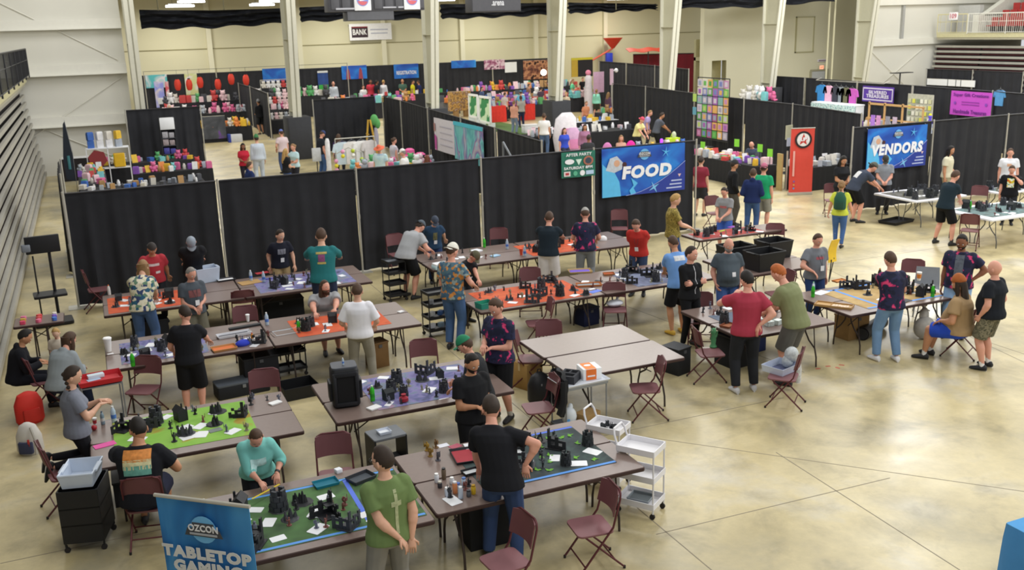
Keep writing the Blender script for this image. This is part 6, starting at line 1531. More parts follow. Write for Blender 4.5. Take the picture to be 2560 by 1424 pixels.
# centre row: orange mat and the violet end
z = game_mat('wide orange game mat in the centre row', 6.0, 15.0, 7.95, 16.2, LAVA)
battlefield('the wide orange mat', (6.05, 15.05, 7.9, 16.15), z, 15, 34, 12, 3, 1.6)
t = tray(on(1212, 768), 'bright green and teal bag of gear at the left end of the centre row', .26, .2, .10, '#2a8a78', .2, name='gear_bag', cat='bag', fill='#54e04a')
z2 = game_mat('grey and blue game mat at the right end of the centre row', 8.95, 15.05, 10.4, 16.2, pattern('steel_mat', ['#565c74', '#6a6f8c', '#7c86a0', '#585a70'], 4., 'soft', .75, .6, stops=[.3, .45, .6, .72]))
battlefield('the grey blue mat of the centre row', (9.0, 15.1, 10.3, 16.1), z2, 16, 26, 9, 8, 1.5)
for (u, v, w_, d_, c, f, lb) in ((1450, 679, .42, .26, '#c2a468', '#6f55c0', 'pale wooden tray with violet lining in the centre row'), (1472, 713, .44, .2, '#c0743c', '#8a9094', 'orange wooden dice tower tray in the centre row'), (1522, 686, .2, .14, '#b0703c', '#c85a3c', 'round wooden bowl with red dice in the centre row')):
    tray(on(u, v), lb, w_, d_, .03, c, -.3, fill=f)
flat('player_folder', 'blue sheet near the front edge of the centre row', 'paper', on(1488, 728), .25, .13, '#5a7ae0', .3); flat('paper_note', 'white sheet on the blue sheet in the centre row', 'paper', on(1480, 722, TZ+.004), .12, .08, '#f0f0f4', .1)
put('phone', MB().rbox((0, 0, .004), (.09, .15, .008), .012).mesh('phone', M_BLKP), 'black phone lying in the centre row', 'phone', on(1497, 702), .8)
battlefield('the bare middle of the centre row', (8.2, 15.2, 8.85, 15.9), TZ, 17, 12, 0, 2)
flat('player_folder', 'magenta folder behind the grey blue mat', 'folder', on(1522, 684), .16, .1, '#e058a8', .2, .006)
# far row
battlefield('the far row left part', (6.0, 18.4, 7.6, 19.5), TZ, 18, 16, 2, 8, 1.2)
z = game_mat('small orange game mat in the far row', 8.3, 18.3, 9.9, 19.4, LAVA)
battlefield('the small orange mat of the far row', (8.35, 18.35, 9.8, 19.3), z, 19, 22, 8, 3, 1.4)
bottle(on(1211, 618), 'green soda bottle in the far row', '#3fc02e', '#e8f0e8'); bottle(on(1268, 622), 'water bottle in the far row', '#c6d8ea'); bottle(on(1312, 640), 'clear bottle beside the orange cup in the far row', '#c6d8ea'); cup(on(1303, 637), 'orange red paper cup in the far row', '#e0502e', .9, lid=False)
flat('paper_pile', 'stack of white plates in the far row', 'plates', on(1190, 628), .22, .2, '#eceef4', .3, .03); flat('notebook', 'pale blue notebook in the far row', 'book', on(1238, 640), .2, .14, '#9fc4e0', .4, .02)
put('ball_cap', MB().lathe([(.085, 0), (.09, .02), (.075, .07), (.03, .1)], n=14).mesh('cap', mat('#e8e8ea', .7), 1), 'white baseball cap lying at the right end of the far row', 'cap', on(1508, 600), 0)
# red mat table
z = game_mat('dark red game mat on the single table beside the FOOD drape', 12.3, 17.86, 14.0, 18.5, REDM)
battlefield('the dark red mat', (12.35, 17.9, 13.9, 18.45), z, 20, 26, 8, 4, 1.3)
flat('player_folder', 'purple folder at the right end of the dark red mat table', 'folder', on(1830, 567, z), .22, .12, '#8a3aa8', .3, .006); flat('player_folder', 'lime green folder on the dark red mat', 'folder', on(1805, 577, z), .2, .05, '#9fd84a', .3, .006); flat('paper_note', 'white sheet at the right end of the dark red mat table', 'paper', on(1865, 574), .2, .12, '#eeeef2', .2)
# bits table by the red shirt man
battlefield('the table beside the red shirt man', (9.0, 11.95, 10.4, 13.3), TZ, 21, 26, 7, 6, 1.3)
game_mat('blue grey sheet on the table beside the red shirt man', 9.0, 12.3, 9.75, 12.9, mat('#5a6678', .7))
tray(on(1820, 815), 'brown leather dice tray at the front edge of the mixed table', .22, .16, .03, '#8a5034', .4, fill='#a86a48')
carton(on(1855, 812), 'small white printed box at the front of the mixed table', .14, .10, .16, '#c9d4dc', .3, flaps=False)
for k in range(5): put('clear_case', cached('ccase', lambda: MB().rbox((0, 0, .04), (.13, .10, .08), .01).mesh('case', mat('#c4d2cc', .3, 0, .3, 40.))), 'clear plastic box of figures between the red shirt man and the ginger man', 'case', (9.55+.16*(k % 3), 12.0+.2*(k//3), TZ), k*.4, 'clear figure boxes')
# tan mat table at the right
z = game_mat('tan game mat with blue tape border', 11.55, 11.95, 13.3, 13.2, SAND, tape=((-.86, -.61, .86, -.55, M_TAPE), (-.86, .55, .86, .61, M_TAPE), (-.60, -.6, -.54, .6, M_TAPE)))
battlefield('the tan mat', (12.1, 12.1, 13.2, 13.1), z, 22, 30, 9, 4, 1.5)
wb_ = thing('wooden_tray', 'long light wood tray with pale tokens at the near corner of the tan mat', 'tray', on(2085, 765), -.95)
obj('base_board', MB().rbox((0, 0, .008), (.62, .24, .016), .01), wb_, mats=mat('#c09a62', .6)); 
for (x, y, w_, d_) in ((0, .115, .62, .014), (0, -.115, .62, .014), (.3, 0, .014, .24), (-.3, 0, .014, .24)): obj('side_lip', MB().box((x, y, .022), (w_, d_, .03)), wb_, mats=mat('#b08a54', .6))
obj('divider', MB().box((-.05, 0, .02), (.01, .22, .02)), wb_, mats=mat('#b08a54', .6))
for k in range(12): obj('token', cached('token', lambda: MB().rbox((0, 0, .004), (.05, .035, .008), .01).mesh('token', mat('#f0dcc4', .6))), wb_, (-.0+.045*(k % 6), -.05+.06*(k//6)+.01*(k % 3), .018), k*.7)
flat('paper_pile', 'white papers at the left end of the tan mat table', 'paper', on(2052, 732), .3, .18, '#eceef4', .3, .01)
for (u, v, lb) in ((2032, 742, 'green soda bottle at the left end of the tan mat table'), (2331, 742, 'green soda bottle at the right end of the tan mat table')): bottle(on(u, v), lb, '#3fc02e', '#d8f0d8')
bottle(on(2033, 728), 'clear bottle beside the soda at the left end of the tan mat table', '#c6d8ea', '#8fd0a0', .8); bottle(on(2198, 702), 'dark brown bottle behind the tan mat', '#3a2a1c', '#c8902c', 1.1)
cup(on(2297, 700), 'white bucket with orange print behind the tan mat', '#f0ece6', 1.0, False, '#e08a3c')
o = flat('notebook', 'black binder behind the tan mat', 'binder', on(2152, 708), .34, .2, '#24262c', .1, .03); flat('notebook', 'black tablet held at the near right corner of the tan mat', 'tablet', on(2262, 752, z), .24, .14, '#22242c', .2, .008)
tray(on(2098, 703), 'oval wooden dish behind the tan mat', .24, .12, .025, '#c07838', .1, fill='#d08a4a')
# white tables
for (rect, sd, w_) in (((19.75, 19.0, 21.3, 20.3), 23, 'the white table before the VENDORS banner'), ((19.5, 16.4, 21.6, 17.6), 24, 'the right edge white table'), ((22.5, 18.7, 24.0, 19.3), 25, 'the rear right white table')):
    z = game_mat('muted grey green game mat on '+w_, rect[0], rect[1], rect[2], rect[3], pattern('grey_mat%d' % sd, ['#4a4c48', '#5c5a52', '#6e6e6a', '#54504c'] if sd == 23 else ['#4f5f60', '#6c8888', '#5a6260', '#7c9494'], 4., 'soft', .8, .5, stops=[.3, .45, .6, .72]))
    battlefield(w_, (rect[0]+.05, rect[1]+.05, rect[2]-.05, rect[3]-.05), z, sd, 30, 11, 3, 1.6)
bottle(on(2425, 522), 'green soda bottle on the right edge white table', '#3fc02e', '#e8f0e8')
flat('paper_note', 'white card at the front of the VENDORS table', 'paper', on(2298, 492), .12, .1, '#ffffff', .2, .03); flat('paper_note', 'white card at the right edge table front', 'paper', on(2530, 535), .18, .1, '#ffffff', .2, .03)

# ------------------------------------------------- things standing on the floor
def cart(label, p, w, d, h, tiers, m, rz=0., wheels=True, tub=.06, post=.011, name='utility_cart', handle=0, flatshelf=False):
    t = thing(name, label, 'cart', p, rz); b = .07 if wheels else .01
    pm = MB()
    for sx in (1, -1):
        for sy in (1, -1): obj('post', MB().tube((sx*w*.48, sy*d*.46, b), (sx*w*.48, sy*d*.46, h), post, n=6), t, mats=m)
    for k in range(tiers):
        z_ = lin(b+.05, h-tub, k/max(1, tiers-1)); tb = MB(); tb.rbox((0, 0, z_), (w, d, .012), .03)
        if not flatshelf:
            for (x, y, ww, dd) in ((0, -d/2, w, .01), (0, d/2, w, .01), (-w/2, 0, .01, d), (w/2, 0, .01, d)): tb.box((x, y, z_+tub/2), (ww, dd, tub))
        obj('shelf', tb, t, mats=m)
    if wheels:
        for sx in (1, -1):
            for sy in (1, -1):
                c_ = obj('caster', MB().tube((sx*w*.46, sy*d*.44-.012, .032), (sx*w*.46, sy*d*.44+.012, .032), .032, n=12).tube((sx*w*.46, sy*d*.44, .05), (sx*w*.46, sy*d*.44, b+.02), .008, n=5), t, mats=M_RUB)
    if handle: obj('push_handle', MB().path([(-w*.48*0-w*.5, -d*.42, h-.02), (-w*.5-.04, -d*.40, h+.10), (-w*.5-.06, -d*.3, h+.16), (-w*.5-.06, d*.3, h+.16), (-w*.5-.04, d*.40, h+.10), (-w*.5, d*.42, h-.02)], .013, n=6), t, mats=m)
    return t
M_WC = mat('#e6e5e9', .45, 0, .02)
p = P(1603, 1285); cart('white three tier rolling cart at the right end of the near tables', (p.x+.05, p.y+.1, 0), .46, .34, .84, 3, M_WC, -.95+PI/2*0+.0, tub=.07, handle=1)
p = P(1603, 1168, .3); tray((P(1603, 1285).x+.05, P(1603, 1285).y+.1, .145), 'round dish of bits on the lowest shelf of the white cart', .24, .2, .03, '#8a939a', -.9, fill='#5d666c')
p = P(1510, 1062, .78); c_ = cart('white rolling cart behind the right end of the near tables', (p.x+.06, p.y, 0), .44, .32, .80, 3, M_WC, -.95, tub=.07, handle=1)
for k in range(5): put('loose_part', terrain_mesh(k), 'small dark part lying in the top of the rear white cart', 'part bag', (p.x+.06+.07*math.cos(k*1.3), p.y+.06*math.sin(k*1.3), .80-.065), k, 'loose parts in the rear white cart', .5)
# silver topped cart with foam insert and orange box
p = P(1447, 950, .76); t = cart('steel cart with white top and black lower tray by the bare tables', (p.x, p.y, 0), .66, .44, .76, 2, M_STEEL, .05, tub=.03)
t2 = tray((p.x, p.y, .762), 'wide white moulded tray on the steel cart', .66, .44, .03, '#d9dde6', .05, fill='#cfd4de')
tray((p.x, p.y-.02, .70-.09), 'black drawer tray under the white top of the steel cart', .56, .38, .05, '#1c1d22', .05) if 0 else None
fo = thing('foam_insert', 'dark grey block of foam with cut outs on the steel cart', 'foam', (p.x-.13, p.y+.02, .775), .75)
fb_ = MB(); fb_.box((0, 0, .035), (.30, .24, .07))
for (x, y, w_, d_) in ((0, .105, .30, .03), (0, -.105, .30, .03), (-.135, 0, .03, .18), (.135, 0, .03, .18), (0, 0, .03, .18), (.07, .01, .12, .02)): fb_.box((x, y, .09), (w_, d_, .04))
obj('foam_block', fb_, fo, mats=mat('#3c3d42', .95))
def orange_face(t_):
    obj('orange_side', MB().box((-.02, -.132, .08), (.15, .003, .15)), t_, mats=mat('#e8772e', .6)); obj('orange_top', MB().box((-.02, 0, .161), (.15, .25, .003)), t_, mats=mat('#ec8a3c', .6))
    obj('white_oval', MB().lathe([(.05, 0), (.05, .003)], (-.02, .02, .1625), 18, .7), t_, mats=M_WH)
    obj('caption', MB().box((-.02, -.135, .06), (.11, .003, .02)), t_, mats=M_WH)
carton((p.x+.17, p.y+.02, .775), 'white and orange box on the steel cart', .27, .26, .16, '#eef0f2', -.1, flaps=False, extra=orange_face)
carton((p.x+.12, p.y-.02, .145), 'crumpled brown paper bag on the lower shelf of the steel cart', .30, .22, .14, '#9a7a4c', .4, name='paper_bag', flaps=False)
tb = thing('plastic_bag', 'white and blue plastic bag on the lower shelf of the steel cart', 'bag', (p.x-.17, p.y-.03, .145)); obj('bag_body', MB().ball((0, 0, .13), (.11, .09, .13), 12, 8).ball((.03, .02, .25), (.04, .03, .06), 8, 6), tb, mats=mat('#dfe6ee', .5, 0, .1)); obj('blue_print', MB().rbox((-.06, -.085, .08), (.06, .01, .08), .01), tb, mats=mat('#4f9ad8', .5))
q = P(1325, 968); carton((q.x, q.y+.1, 0), 'brown cardboard box on the floor beside the bare tables', .36, .34, .42, '#a8864f', .4)
q = P(1358, 1010); bg = thing('backpack', 'black rounded backpack on the floor beside the cardboard box', 'bag', (q.x, q.y+.12, 0))
obj('pack_body', MB().lathe([(.16, 0), (.19, .05), (.19, .28), (.13, .42), (.05, .47)], n=16, sq=.75), bg, mats=M_BLKP); obj('top_loop', MB().path([(-.04, 0, .46), (-.02, 0, .52), (.02, 0, .52), (.04, 0, .46)], .01), bg, mats=M_BLKP); obj('zip_pull', MB().rbox((-.03, -.15, .32), (.02, .01, .03), .003), bg, mats=M_STEEL)
# black totes on their table
for (x, y, w_, d_, lb) in ((11.62, 15.75, .62, .50, 'black storage tote at the rear left of the three totes'), (11.78, 15.05, .66, .5, 'black storage tote nearest the bald bearded man'), (12.55, 15.75, .62, .5, 'black storage tote behind the man in grey tee')):
    bin_box((x, y, TZ), lb, w_, d_, .36, '#191a1d', .05)
q = P(2083, 640, .55); ch = thing('yellow_board', 'yellow curved board leaning behind the grey tee man', 'board', (q.x, q.y, .0), .2)
obj('board_panel', MB().grid(lambda u, v: ((u-.5)*.26+.08*v, .05*math.sin(v*PI), .42+.48*v), 6, 10, th=(0, .02, 0)), ch, mats=mat('#e0b92a', .4)); obj('support_leg', MB().tube((-.1, .0, 0), (-.05, 0, .48), .012).tube((.12, .15, 0), (.06, .02, .5), .012), ch, mats=M_RB)
bottle((q.x-.05, q.y-.1, .0), 'green bottle by the foot of the yellow board', '#3fc02e', '#e8f0e8') if 0 else None
# carts on the left
q = P(1108, 840); t = cart('black three tier cart beside the floral shirt man', (q.x-.05, q.y+.15, 0), .46, .34, .86, 4, M_BLKP, .1, tub=.05)
for k in range(7): put('goods_pouch', cached(('gp', k), lambda: MB().rbox((0, 0, .04), (.12, .09, .08), .02).mesh('pouch', mat(('#e6e8ec', '#a8c4d8', '#c84a44', '#d8d8d4', '#4a6fa8', '#d8c83c', '#8a8c90')[k], .6))), ('white', 'pale blue', 'red', 'cream', 'blue', 'yellow', 'grey')[k]+' pouch on the black cart beside the floral shirt man', 'pouch', (q.x-.15+.17*(k % 3), q.y+.15, (.14, .37, .60)[k//3]+.006-.0), .2*k)
q = P(728, 940); t = cart('grey legged cart with trays in front of the second row', (q.x, q.y+.1, 0), .50, .36, .74, 3, M_BLKP, .1, tub=.04)
tray((q.x, q.y+.1, .712), 'clear tray with white sheet on the front cart', .36, .24, .03, '#d9dfe6', .1, fill='#eef0f2'); bottle((q.x+.2, q.y+.05, .712), 'green soda bottle on the cart in front of the second row', '#3fc02e', '#e8f0e8')
q = P(1020, 730); t = cart('black tool cart beside the man in grey shirt and black shorts', (5.42, 19.0, 0), .40, .34, .88, 4, M_BLKP, .15, tub=.05)
tray((5.42, 19.0, .838), 'dark tray of tools on top of the black tool cart', .34, .26, .03, '#33363c', .15, fill='#6a6e74')
carton((6.2, 18.3, TZ), 'pale blue and white box stack at the corner of the far row', .30, .22, .07, '#bcd8e0', .1, flaps=False); carton((6.2, 18.3, TZ+.072), 'white flat box on the pale blue box in the far row', .28, .2, .04, '#eef0f4', .15, flaps=False)
# black cart near the seated man with a clear bin on top
q = P(225, 1375); t = cart('tall black rolling cart beside the seated man with the sunset print', (q.x+.02, q.y+.22, 0), .42, .50, .74, 3, M_BLKP, -.25, tub=.22)
bin_box((q.x+.02, q.y+.22, .752), 'clear plastic bin on the tall black cart', .36, .46, .16, '#c9d4e4', -.25)
# red tray stand
q = P(250, 952, .74); t = cart('grey framed stand under the red tray', (q.x, q.y, 0), .56, .40, .74, 2, M_STEEL, .1, wheels=False, tub=.02, flatshelf=True)
tray((q.x, q.y, .745), 'bright red plastic tray with papers', .54, .38, .07, '#c3202c', .1, fill='#c83a40'); flat('paper_note', 'pale blue paper in the red tray', 'paper', (q.x-.08, q.y+.05, .76), .18, .1, '#bcd0ea', .3)
flat('paper_pile', 'pale blue cloth bundle behind the red tray', 'cloth', (q.x-.05, q.y+.13, .762), .22, .1, '#cfe0ea', .2, .05)
# low table by the bleachers
table('low dark table with toys beside the left bleachers', -1.25, 18.3, .8, .6, 'brown')
for k in range(9):
    put('toy_block', cached(('toy', k), lambda: MB().rbox((0, 0, .03), (.09, .07, .06), .02).mesh('toy', mat(('#d8486a', '#e06a8a', '#4a7ad0', '#c8a83c', '#d04a4a', '#7a5ac8', '#e07aa0', '#d84a4a', '#e8e0d8')[k], .5))), ('crimson', 'rose', 'blue', 'mustard', 'red', 'violet', 'pink', 'scarlet', 'cream')[k]+' toy on the low table beside the left bleachers', 'toy', (-1.5+.25*(k % 3), 18.12+.16*(k//3), TZ), k)
# bags on the floor at the left edge
q = P(68, 1062); bg = thing('backpack', 'bright red backpack on the floor by the left bleachers', 'bag', (q.x+.05, q.y+.1, 0), .3)
obj('pack_body', MB().lathe([(.17, 0), (.2, .05), (.2, .30), (.14, .44), (.05, .48)], n=16, sq=.7), bg, mats=mat('#d8352c', .7)); obj('front_pocket', MB().rbox((0, -.13, .15), (.24, .08, .2), .04), bg, mats=mat('#c83028', .7)); obj('carry_strap', MB().path([(.1, .1, .42), (.2, .15, .3), (.18, .14, .06)], .018), bg, mats=M_BLKP)
q = P(62, 1140); bg = thing('backpack', 'off-white backpack slumped by the left bleachers', 'bag', (q.x+.08, q.y+.1, 0), -.4)
obj('pack_body', MB().lathe([(.15, 0), (.18, .05), (.17, .26), (.11, .40), (.04, .44)], n=16, sq=.7), bg, mats=mat('#d0ccc6', .8)); obj('front_pocket', MB().rbox((0, -.12, .12), (.2, .07, .16), .03), bg, mats=mat('#3a3f5c', .7)); obj('carry_strap', MB().path([(.08, -.08, .4), (.16, -.16, .25), (.15, -.16, .04)], .016), bg, mats=mat('#b0aca4', .8)); obj('red_tag', MB().rbox((.06, -.15, .2), (.03, .01, .1), .005), bg, mats=mat('#c03a34', .6))
# video stand behind the first drape pole
tv = thing('media_stand', 'black stand with tilted screen and shelf beside the left drape pole', 'stand', (-1.15, 20.7, 0), .1)
obj('screen', MB().rbox((0, 0, 1.62), (.62, .08, .34), .02), tv, mats=M_BLKP); obj('mast', MB().tube((0.1, .05, .1), (.1, .05, 1.55), .03).tube((-.2, .05, .1), (-.2, .05, 1.4), .015), tv, mats=M_RB); obj('shelf', MB().rbox((0, -.05, .62), (.6, .45, .05), .03), tv, mats=M_BLKP); obj('base', MB().rbox((0, 0, .04), (.7, .5, .06), .05), tv, mats=M_BLKP); obj('device', MB().rbox((-.3, -.02, 1.58), (.16, .14, .14), .03), tv, mats=mat('#7c828c', .5))
# jacket on the chair, figure on the chair, tray and bags on the chair, bag on the chair seat
q = P(1268, 1010, .75); a = view_angle(q, 182)
for o in bpy.data.objects:
    if o.get('label') == 'burgundy folding chair draped with the black jacket': JC = o
jk = thing('jacket', 'black jacket draped over the chair back behind the bearded man', 'jacket', JC.location, JC.rotation_euler.z)
obj('jacket_body', MB().grid(lambda u, v: ((u-.5)*.52*(1+.08*math.sin(v*9)), -.30-.05*math.cos((v-.18)*2.2)*(1 if v < .2 else 1)+.02*math.sin(u*14), .91-.05*(2*u-1)**2-(v-.06)*.52+.0), 14, 10, th=(0, .05, 0)), jk, mats=mat('#17181b', .8)); obj('sleeve', MB().path([(.24, -.3, .86), (.3, -.28, .6), (.28, -.2, .4)], .05, n=8), jk, mats=mat('#17181b', .8)); obj('sleeve', MB().path([(-.24, -.3, .86), (-.3, -.28, .6), (-.28, -.22, .42)], .05, n=8), jk, mats=mat('#17181b', .8))
q = P(1783, 868, .452); gf = thing('statuette', 'green horned creature statuette on the folding chair seat', 'figure', (q.x, q.y, .452), .3)
obj('figure_body', MB().lathe([(.05, 0), (.06, .02), (.035, .06), (.045, .14), (.03, .2), (.04, .24), (.045, .28), (.02, .32)], n=12), gf, mats=mat('#4a8a5c', .6)); obj('horn', MB().tube((-.03, 0, .28), (-.07, 0, .34), .012, .004).tube((.03, 0, .28), (.07, 0, .34), .012, .004), gf, mats=mat('#9ab8a0', .6)); obj('tail', MB().path([(.03, .02, .12), (.1, .02, .16), (.12, .01, .24)], [.02, .015, .006]), gf, mats=mat('#4a8a5c', .6))
q = P(1952, 925, .452); tray((q.x, q.y, .453), 'clear plastic tray of bits on the folding chair', .42, .34, .10, '#c6d0e4', .3, fill='#5a6284')
pb = thing('plastic_bag', 'translucent plastic bags hanging beside the clear tray', 'bag', (q.x+.2, q.y+.02, .46), .3); obj('bag_body', MB().ball((0, .0, .2), (.12, .1, .12), 12, 8).ball((-.05, .03, .1), (.1, .08, .1), 10, 7), pb, mats=mat('#c9d2e0', .4, 0, .3, 20., alpha=.85)); obj('hanging_part', MB().loft([((.14, .02, .15), (1, 0, 0), (0, 1, 0), .07, .05), ((.2, .0, -.1), (1, 0, 0), (0, 1, 0), .07, .04), ((.22, .0, -.3), (1, 0, 0), (0, 1, 0), .05, .03)], 10), pb, mats=mat('#d0d4da', .4, 0, .3, 20., alpha=.9))
q = P(1537, 765, .452); wb2 = thing('plastic_bag', 'white plastic bag lying on the chair before the centre row', 'bag', (q.x, q.y, .452)); obj('bag_body', MB().ball((0, 0, .06), (.17, .13, .06), 12, 8), wb2, mats=mat('#d9dce6', .5, 0, .1)); obj('bag_knot', MB().ball((.08, .05, .12), (.03, .02, .05), 8, 6), wb2, mats=mat('#e6e8ee', .5))
# long black bag and boxes under the right tables, crates under other tables
q = P(2190, 838); lb_ = thing('duffel_bag', 'long black duffel bag under the tan mat table', 'bag', (q.x, q.y+.1, .0), .45); obj('bag_body', MB().tube((-.45, 0, .12), (.45, 0, .12), .12, n=16), lb_, mats=M_BLKP); obj('carry_strap', MB().path([(-.2, -.11, .16), (-.1, -.17, .2), (.1, -.17, .2), (.2, -.11, .16)], .012), lb_, mats=M_BLKP); obj('end_cap', MB().tube((-.475, 0, .12), (-.45, 0, .12), .10, n=14), lb_, mats=mat('#33353a', .6))
q = P(2320, 850); pb = thing('plastic_bag', 'grey translucent plastic sack on the floor by the seated man', 'bag', (q.x, q.y+.1, 0)); obj('bag_body', MB().ball((0, 0, .2), (.2, .17, .2), 14, 9).ball((.02, .05, .42), (.09, .07, .14), 10, 7), pb, mats=mat('#b9b7b2', .5, 0, .2, 9., alpha=.85)); obj('bag_tie', MB().tube((.03, .06, .5), (.03, .07, .6), .02), pb, mats=mat('#c9c7c2', .5))
for (x, y, w_, d_, h_, c, lb, rz_) in ((3.5, 9.05, .62, .4, .5, '#1a1b1e', 'black box with yellow mark under the near right tables', 0.), (9.3, 12.5, .55, .45, .5, '#1a1b1e', 'black crate under the mixed table', .1), (8.2, 12.6, .3, .35, .42, '#24262a', 'black speaker box on the floor left of the mixed table', .3), (3.0, 18.9, .9, .4, .38, '#17181b', 'black crate under the first row', .0), (.55, 18.5, .6, .4, .42, '#202125', 'dark crate under the left end of the first row', .1), (3.95, 15.2, .3, .3, .42, '#7a5c38', 'brown crate under the second row at its right end', .2), (9.9, 12.9, .4, .3, .3, '#1c2a5a', 'navy blue bag under the mixed table', .2), (8.15, 15.6, .36, .3, .32, '#1c2448', 'navy backpack under the centre row', .2), (6.9, 18.9, .5, .4, .4, '#1d1e22', 'black case under the far row', .0), (11.9, 12.7, .5, .34, .4, '#9a7a4c', 'brown carton under the tan mat table', .1), (2.0, 15.2, .55, .4, .5, '#1d1e22', 'black bag under the second row', .1), (-.1, 11.9, .4, .4, .3, '#2a2a30', 'dark box under the lime mat table', .0)):
    carton((x, y, 0), lb, w_, d_, h_, c, rz_, name='crate', flaps=False, extra=lambda t_, w_=w_, d_=d_, h_=h_, c=c: (obj('lid', MB().rbox((0, 0, h_+.012), (w_+.02, d_+.02, .024), .01), t_, mats=mat(c, .5)), obj('latch', MB().box((0, -d_/2-.008, h_-.04), (.06, .014, .05)), t_, mats=mat('#a8a22c' if w_ == .62 else '#55575c', .5))))
q = P(600, 968); gc = thing('instrument_case', 'long grey case with dark side on the floor behind the lime mat table', 'case', (q.x, q.y-.25, 0), .12); obj('case_body', MB().rbox((0, 0, .10), (.82, .34, .2), .03), gc, mats=mat('#1e2126', .6)); obj('case_lid', MB().rbox((0, 0, .215), (.82, .34, .03), .03), gc, mats=mat('#5d646c', .6)); obj('case_latch', MB().box((0, -.18, .17), (.05, .02, .05)), gc, mats=M_STEEL)
q = P(745, 985); dt = tray((q.x, q.y-.02, 0), 'black open crate of gear on the floor by the cart', .5, .42, .2, '#141518', .1, fill='#24262a')
q = P(2240, 556); ft = tray((q.x, q.y, 0), 'flat black tray of gear under the VENDORS table', .8, .5, .08, '#1a1b1f', .2, fill='#3a3c44')
q = P(965, 1120, .55); sc_ = thing('stool_cart', 'small black two shelf stand with grey top between the near tables', 'stand', (q.x+.02, q.y+.05, 0), .1)
for z_ in (.72, .36): obj('shelf', MB().rbox((0, 0, z_), (.42, .34, .03), .02), sc_, mats=mat('#6a6e74', .5) if z_ > .5 else M_BLKP)
obj('side_panel', MB().box((.2, 0, .38), (.02, .34, .68)), sc_, mats=M_BLKP); obj('side_panel', MB().box((-.2, 0, .38), (.02, .34, .68)), sc_, mats=M_BLKP); obj('base', MB().box((0, 0, .03), (.42, .34, .04)), sc_, mats=M_BLKP)
tray((q.x, q.y+.05, .736), 'small dish with white lid on the little black stand', .14, .12, .03, '#cfd6e4', .1, fill='#e8ecf4')
# grey plastic seat behind the tan mat
q = P(2330, 702, .7); gp = thing('plastic_chair', 'grey moulded plastic chair behind the tan mat', 'chair', (q.x+.05, q.y+.15, 0), view_angle(q, 178)); obj('chair_shell', MB().grid(lambda u, v: ((u-.5)*.46*(1-.25*max(0, v-.5)), .22-.44*min(1, v*1.8) if v < .55 else -.22-.10*(v-.55), .44 if v < .5 else .44+.86*(v-.5)), 8, 14, th=(0, .0, -.015)), gp, mats=mat('#8b9098', .5))
for sx in (1, -1):
    for sy in (1, -1): obj('leg', MB().tube((sx*.17, sy*.16, .43), (sx*.21, sy*.2, 0), .012), gp, mats=M_STEEL)
# blue cloth table in the lower right corner
ct = thing('cloth_table', 'table under a bright blue cloth in the lower right corner', 'table', (0, 0, 0))
x0, y1 = 7.55, 5.86; x1, y0 = 9.5, 4.9
obj('cloth_top', MB().rbox(((x0+x1)/2, (y0+y1)/2, .752), (x1-x0, y1-y0, .012), .02), ct, mats=mat('#4f9ad6', .8, 0, .04))
per = [(x0, y0), (x0, y1), (x1, y1), (x1, y0), (x0, y0)]
def skirt_fn(per, zt, amp=.02, k=26.):
    L = [0]
    for a_, b_ in zip(per, per[1:]): L.append(L[-1]+math.hypot(b_[0]-a_[0], b_[1]-a_[1]))
    def fn(u, v):
        s_ = u*L[-1]
        for i in range(len(per)-1):
            if s_ <= L[i+1]+1e-9: break
        f = (s_-L[i])/(L[i+1]-L[i]); a_, b_ = per[i], per[i+1]
        dx, dy = (b_[0]-a_[0])/(L[i+1]-L[i]), (b_[1]-a_[1])/(L[i+1]-L[i])
        o_ = amp*v**.6*(1+math.sin(s_*k))
        return (lin(a_[0], b_[0], f)-dy*o_, lin(a_[1], b_[1], f)+dx*o_, lin(zt, .012, v))
    return fn, L[-1]
fn, L_ = skirt_fn(per, .752, .03, 9.); obj('cloth_skirt', MB().grid(fn, 90, 5), ct, mats=mat('#4287c6', .8, 0, .04))
flat('paper_note', 'white sheet lying on the bright blue cloth', 'paper', (7.85, 5.45, .76), .25, .5, '#f4f4f6', .1)
t = bpy.data.objects.new('x', None) if 0 else None
# ================================================================ vendor booths behind the drapes
GOODC = ['#d8d4cc', '#c84a4a', '#3f6ab8', '#e0b83c', '#5aa86a', '#8a5ab8', '#e08a4a', '#e6e6ea', '#d86a9a', '#4a4c54', '#7ac4c8', '#b08a5a', '#e8c8d0', '#a8b0bc']
def good_mesh(kind, c):
    def mk():
        m = mat(c, .6, 0, .12, 12.)
        if kind == 0: return MB().rbox((0, 0, .09), (.16, .11, .18), .01).rbox((0, 0, .19), (.14, .09, .02), .01).mesh('good', m)
        if kind == 1:
            mb = MB().ball((0, 0, .09), (.09, .07, .09), 9, 7).ball((0, -.01, .21), .065, 9, 7)
            for s in (1, -1): mb.ball((.05*s, 0, .265), .022, 6, 5).ball((.08*s, -.03, .12), (.035, .03, .05), 6, 5).ball((.05*s, -.07, .03), (.035, .05, .03), 6, 5)
            return mb.mesh('good', m, 2)
        if kind == 2: return MB().lathe([(.045, 0), (.05, .02), (.05, .12), (.03, .15), (.03, .18)], n=10).mesh('good', m, 1)
        if kind == 3:
            mb = MB()
            for k in range(5): mb.box((0.004*(k % 2), 0, .0125+.025*k), (.15-.008*(k % 3), .20, .023), rz=.06*(k % 3))
            return mb.mesh('good', m)
        return MB().box((0, .03, .11), (.15, .01, .22), rx=-.25).box((0, .08, .05), (.02, .08, .01)).mesh('good', m)
    return cached(('good', kind, c), mk)
GN = ['goods_box', 'plush_toy', 'goods_jar', 'book_stack', 'print_stand']; GC = ['box', 'toy', 'jar', 'books', 'print']
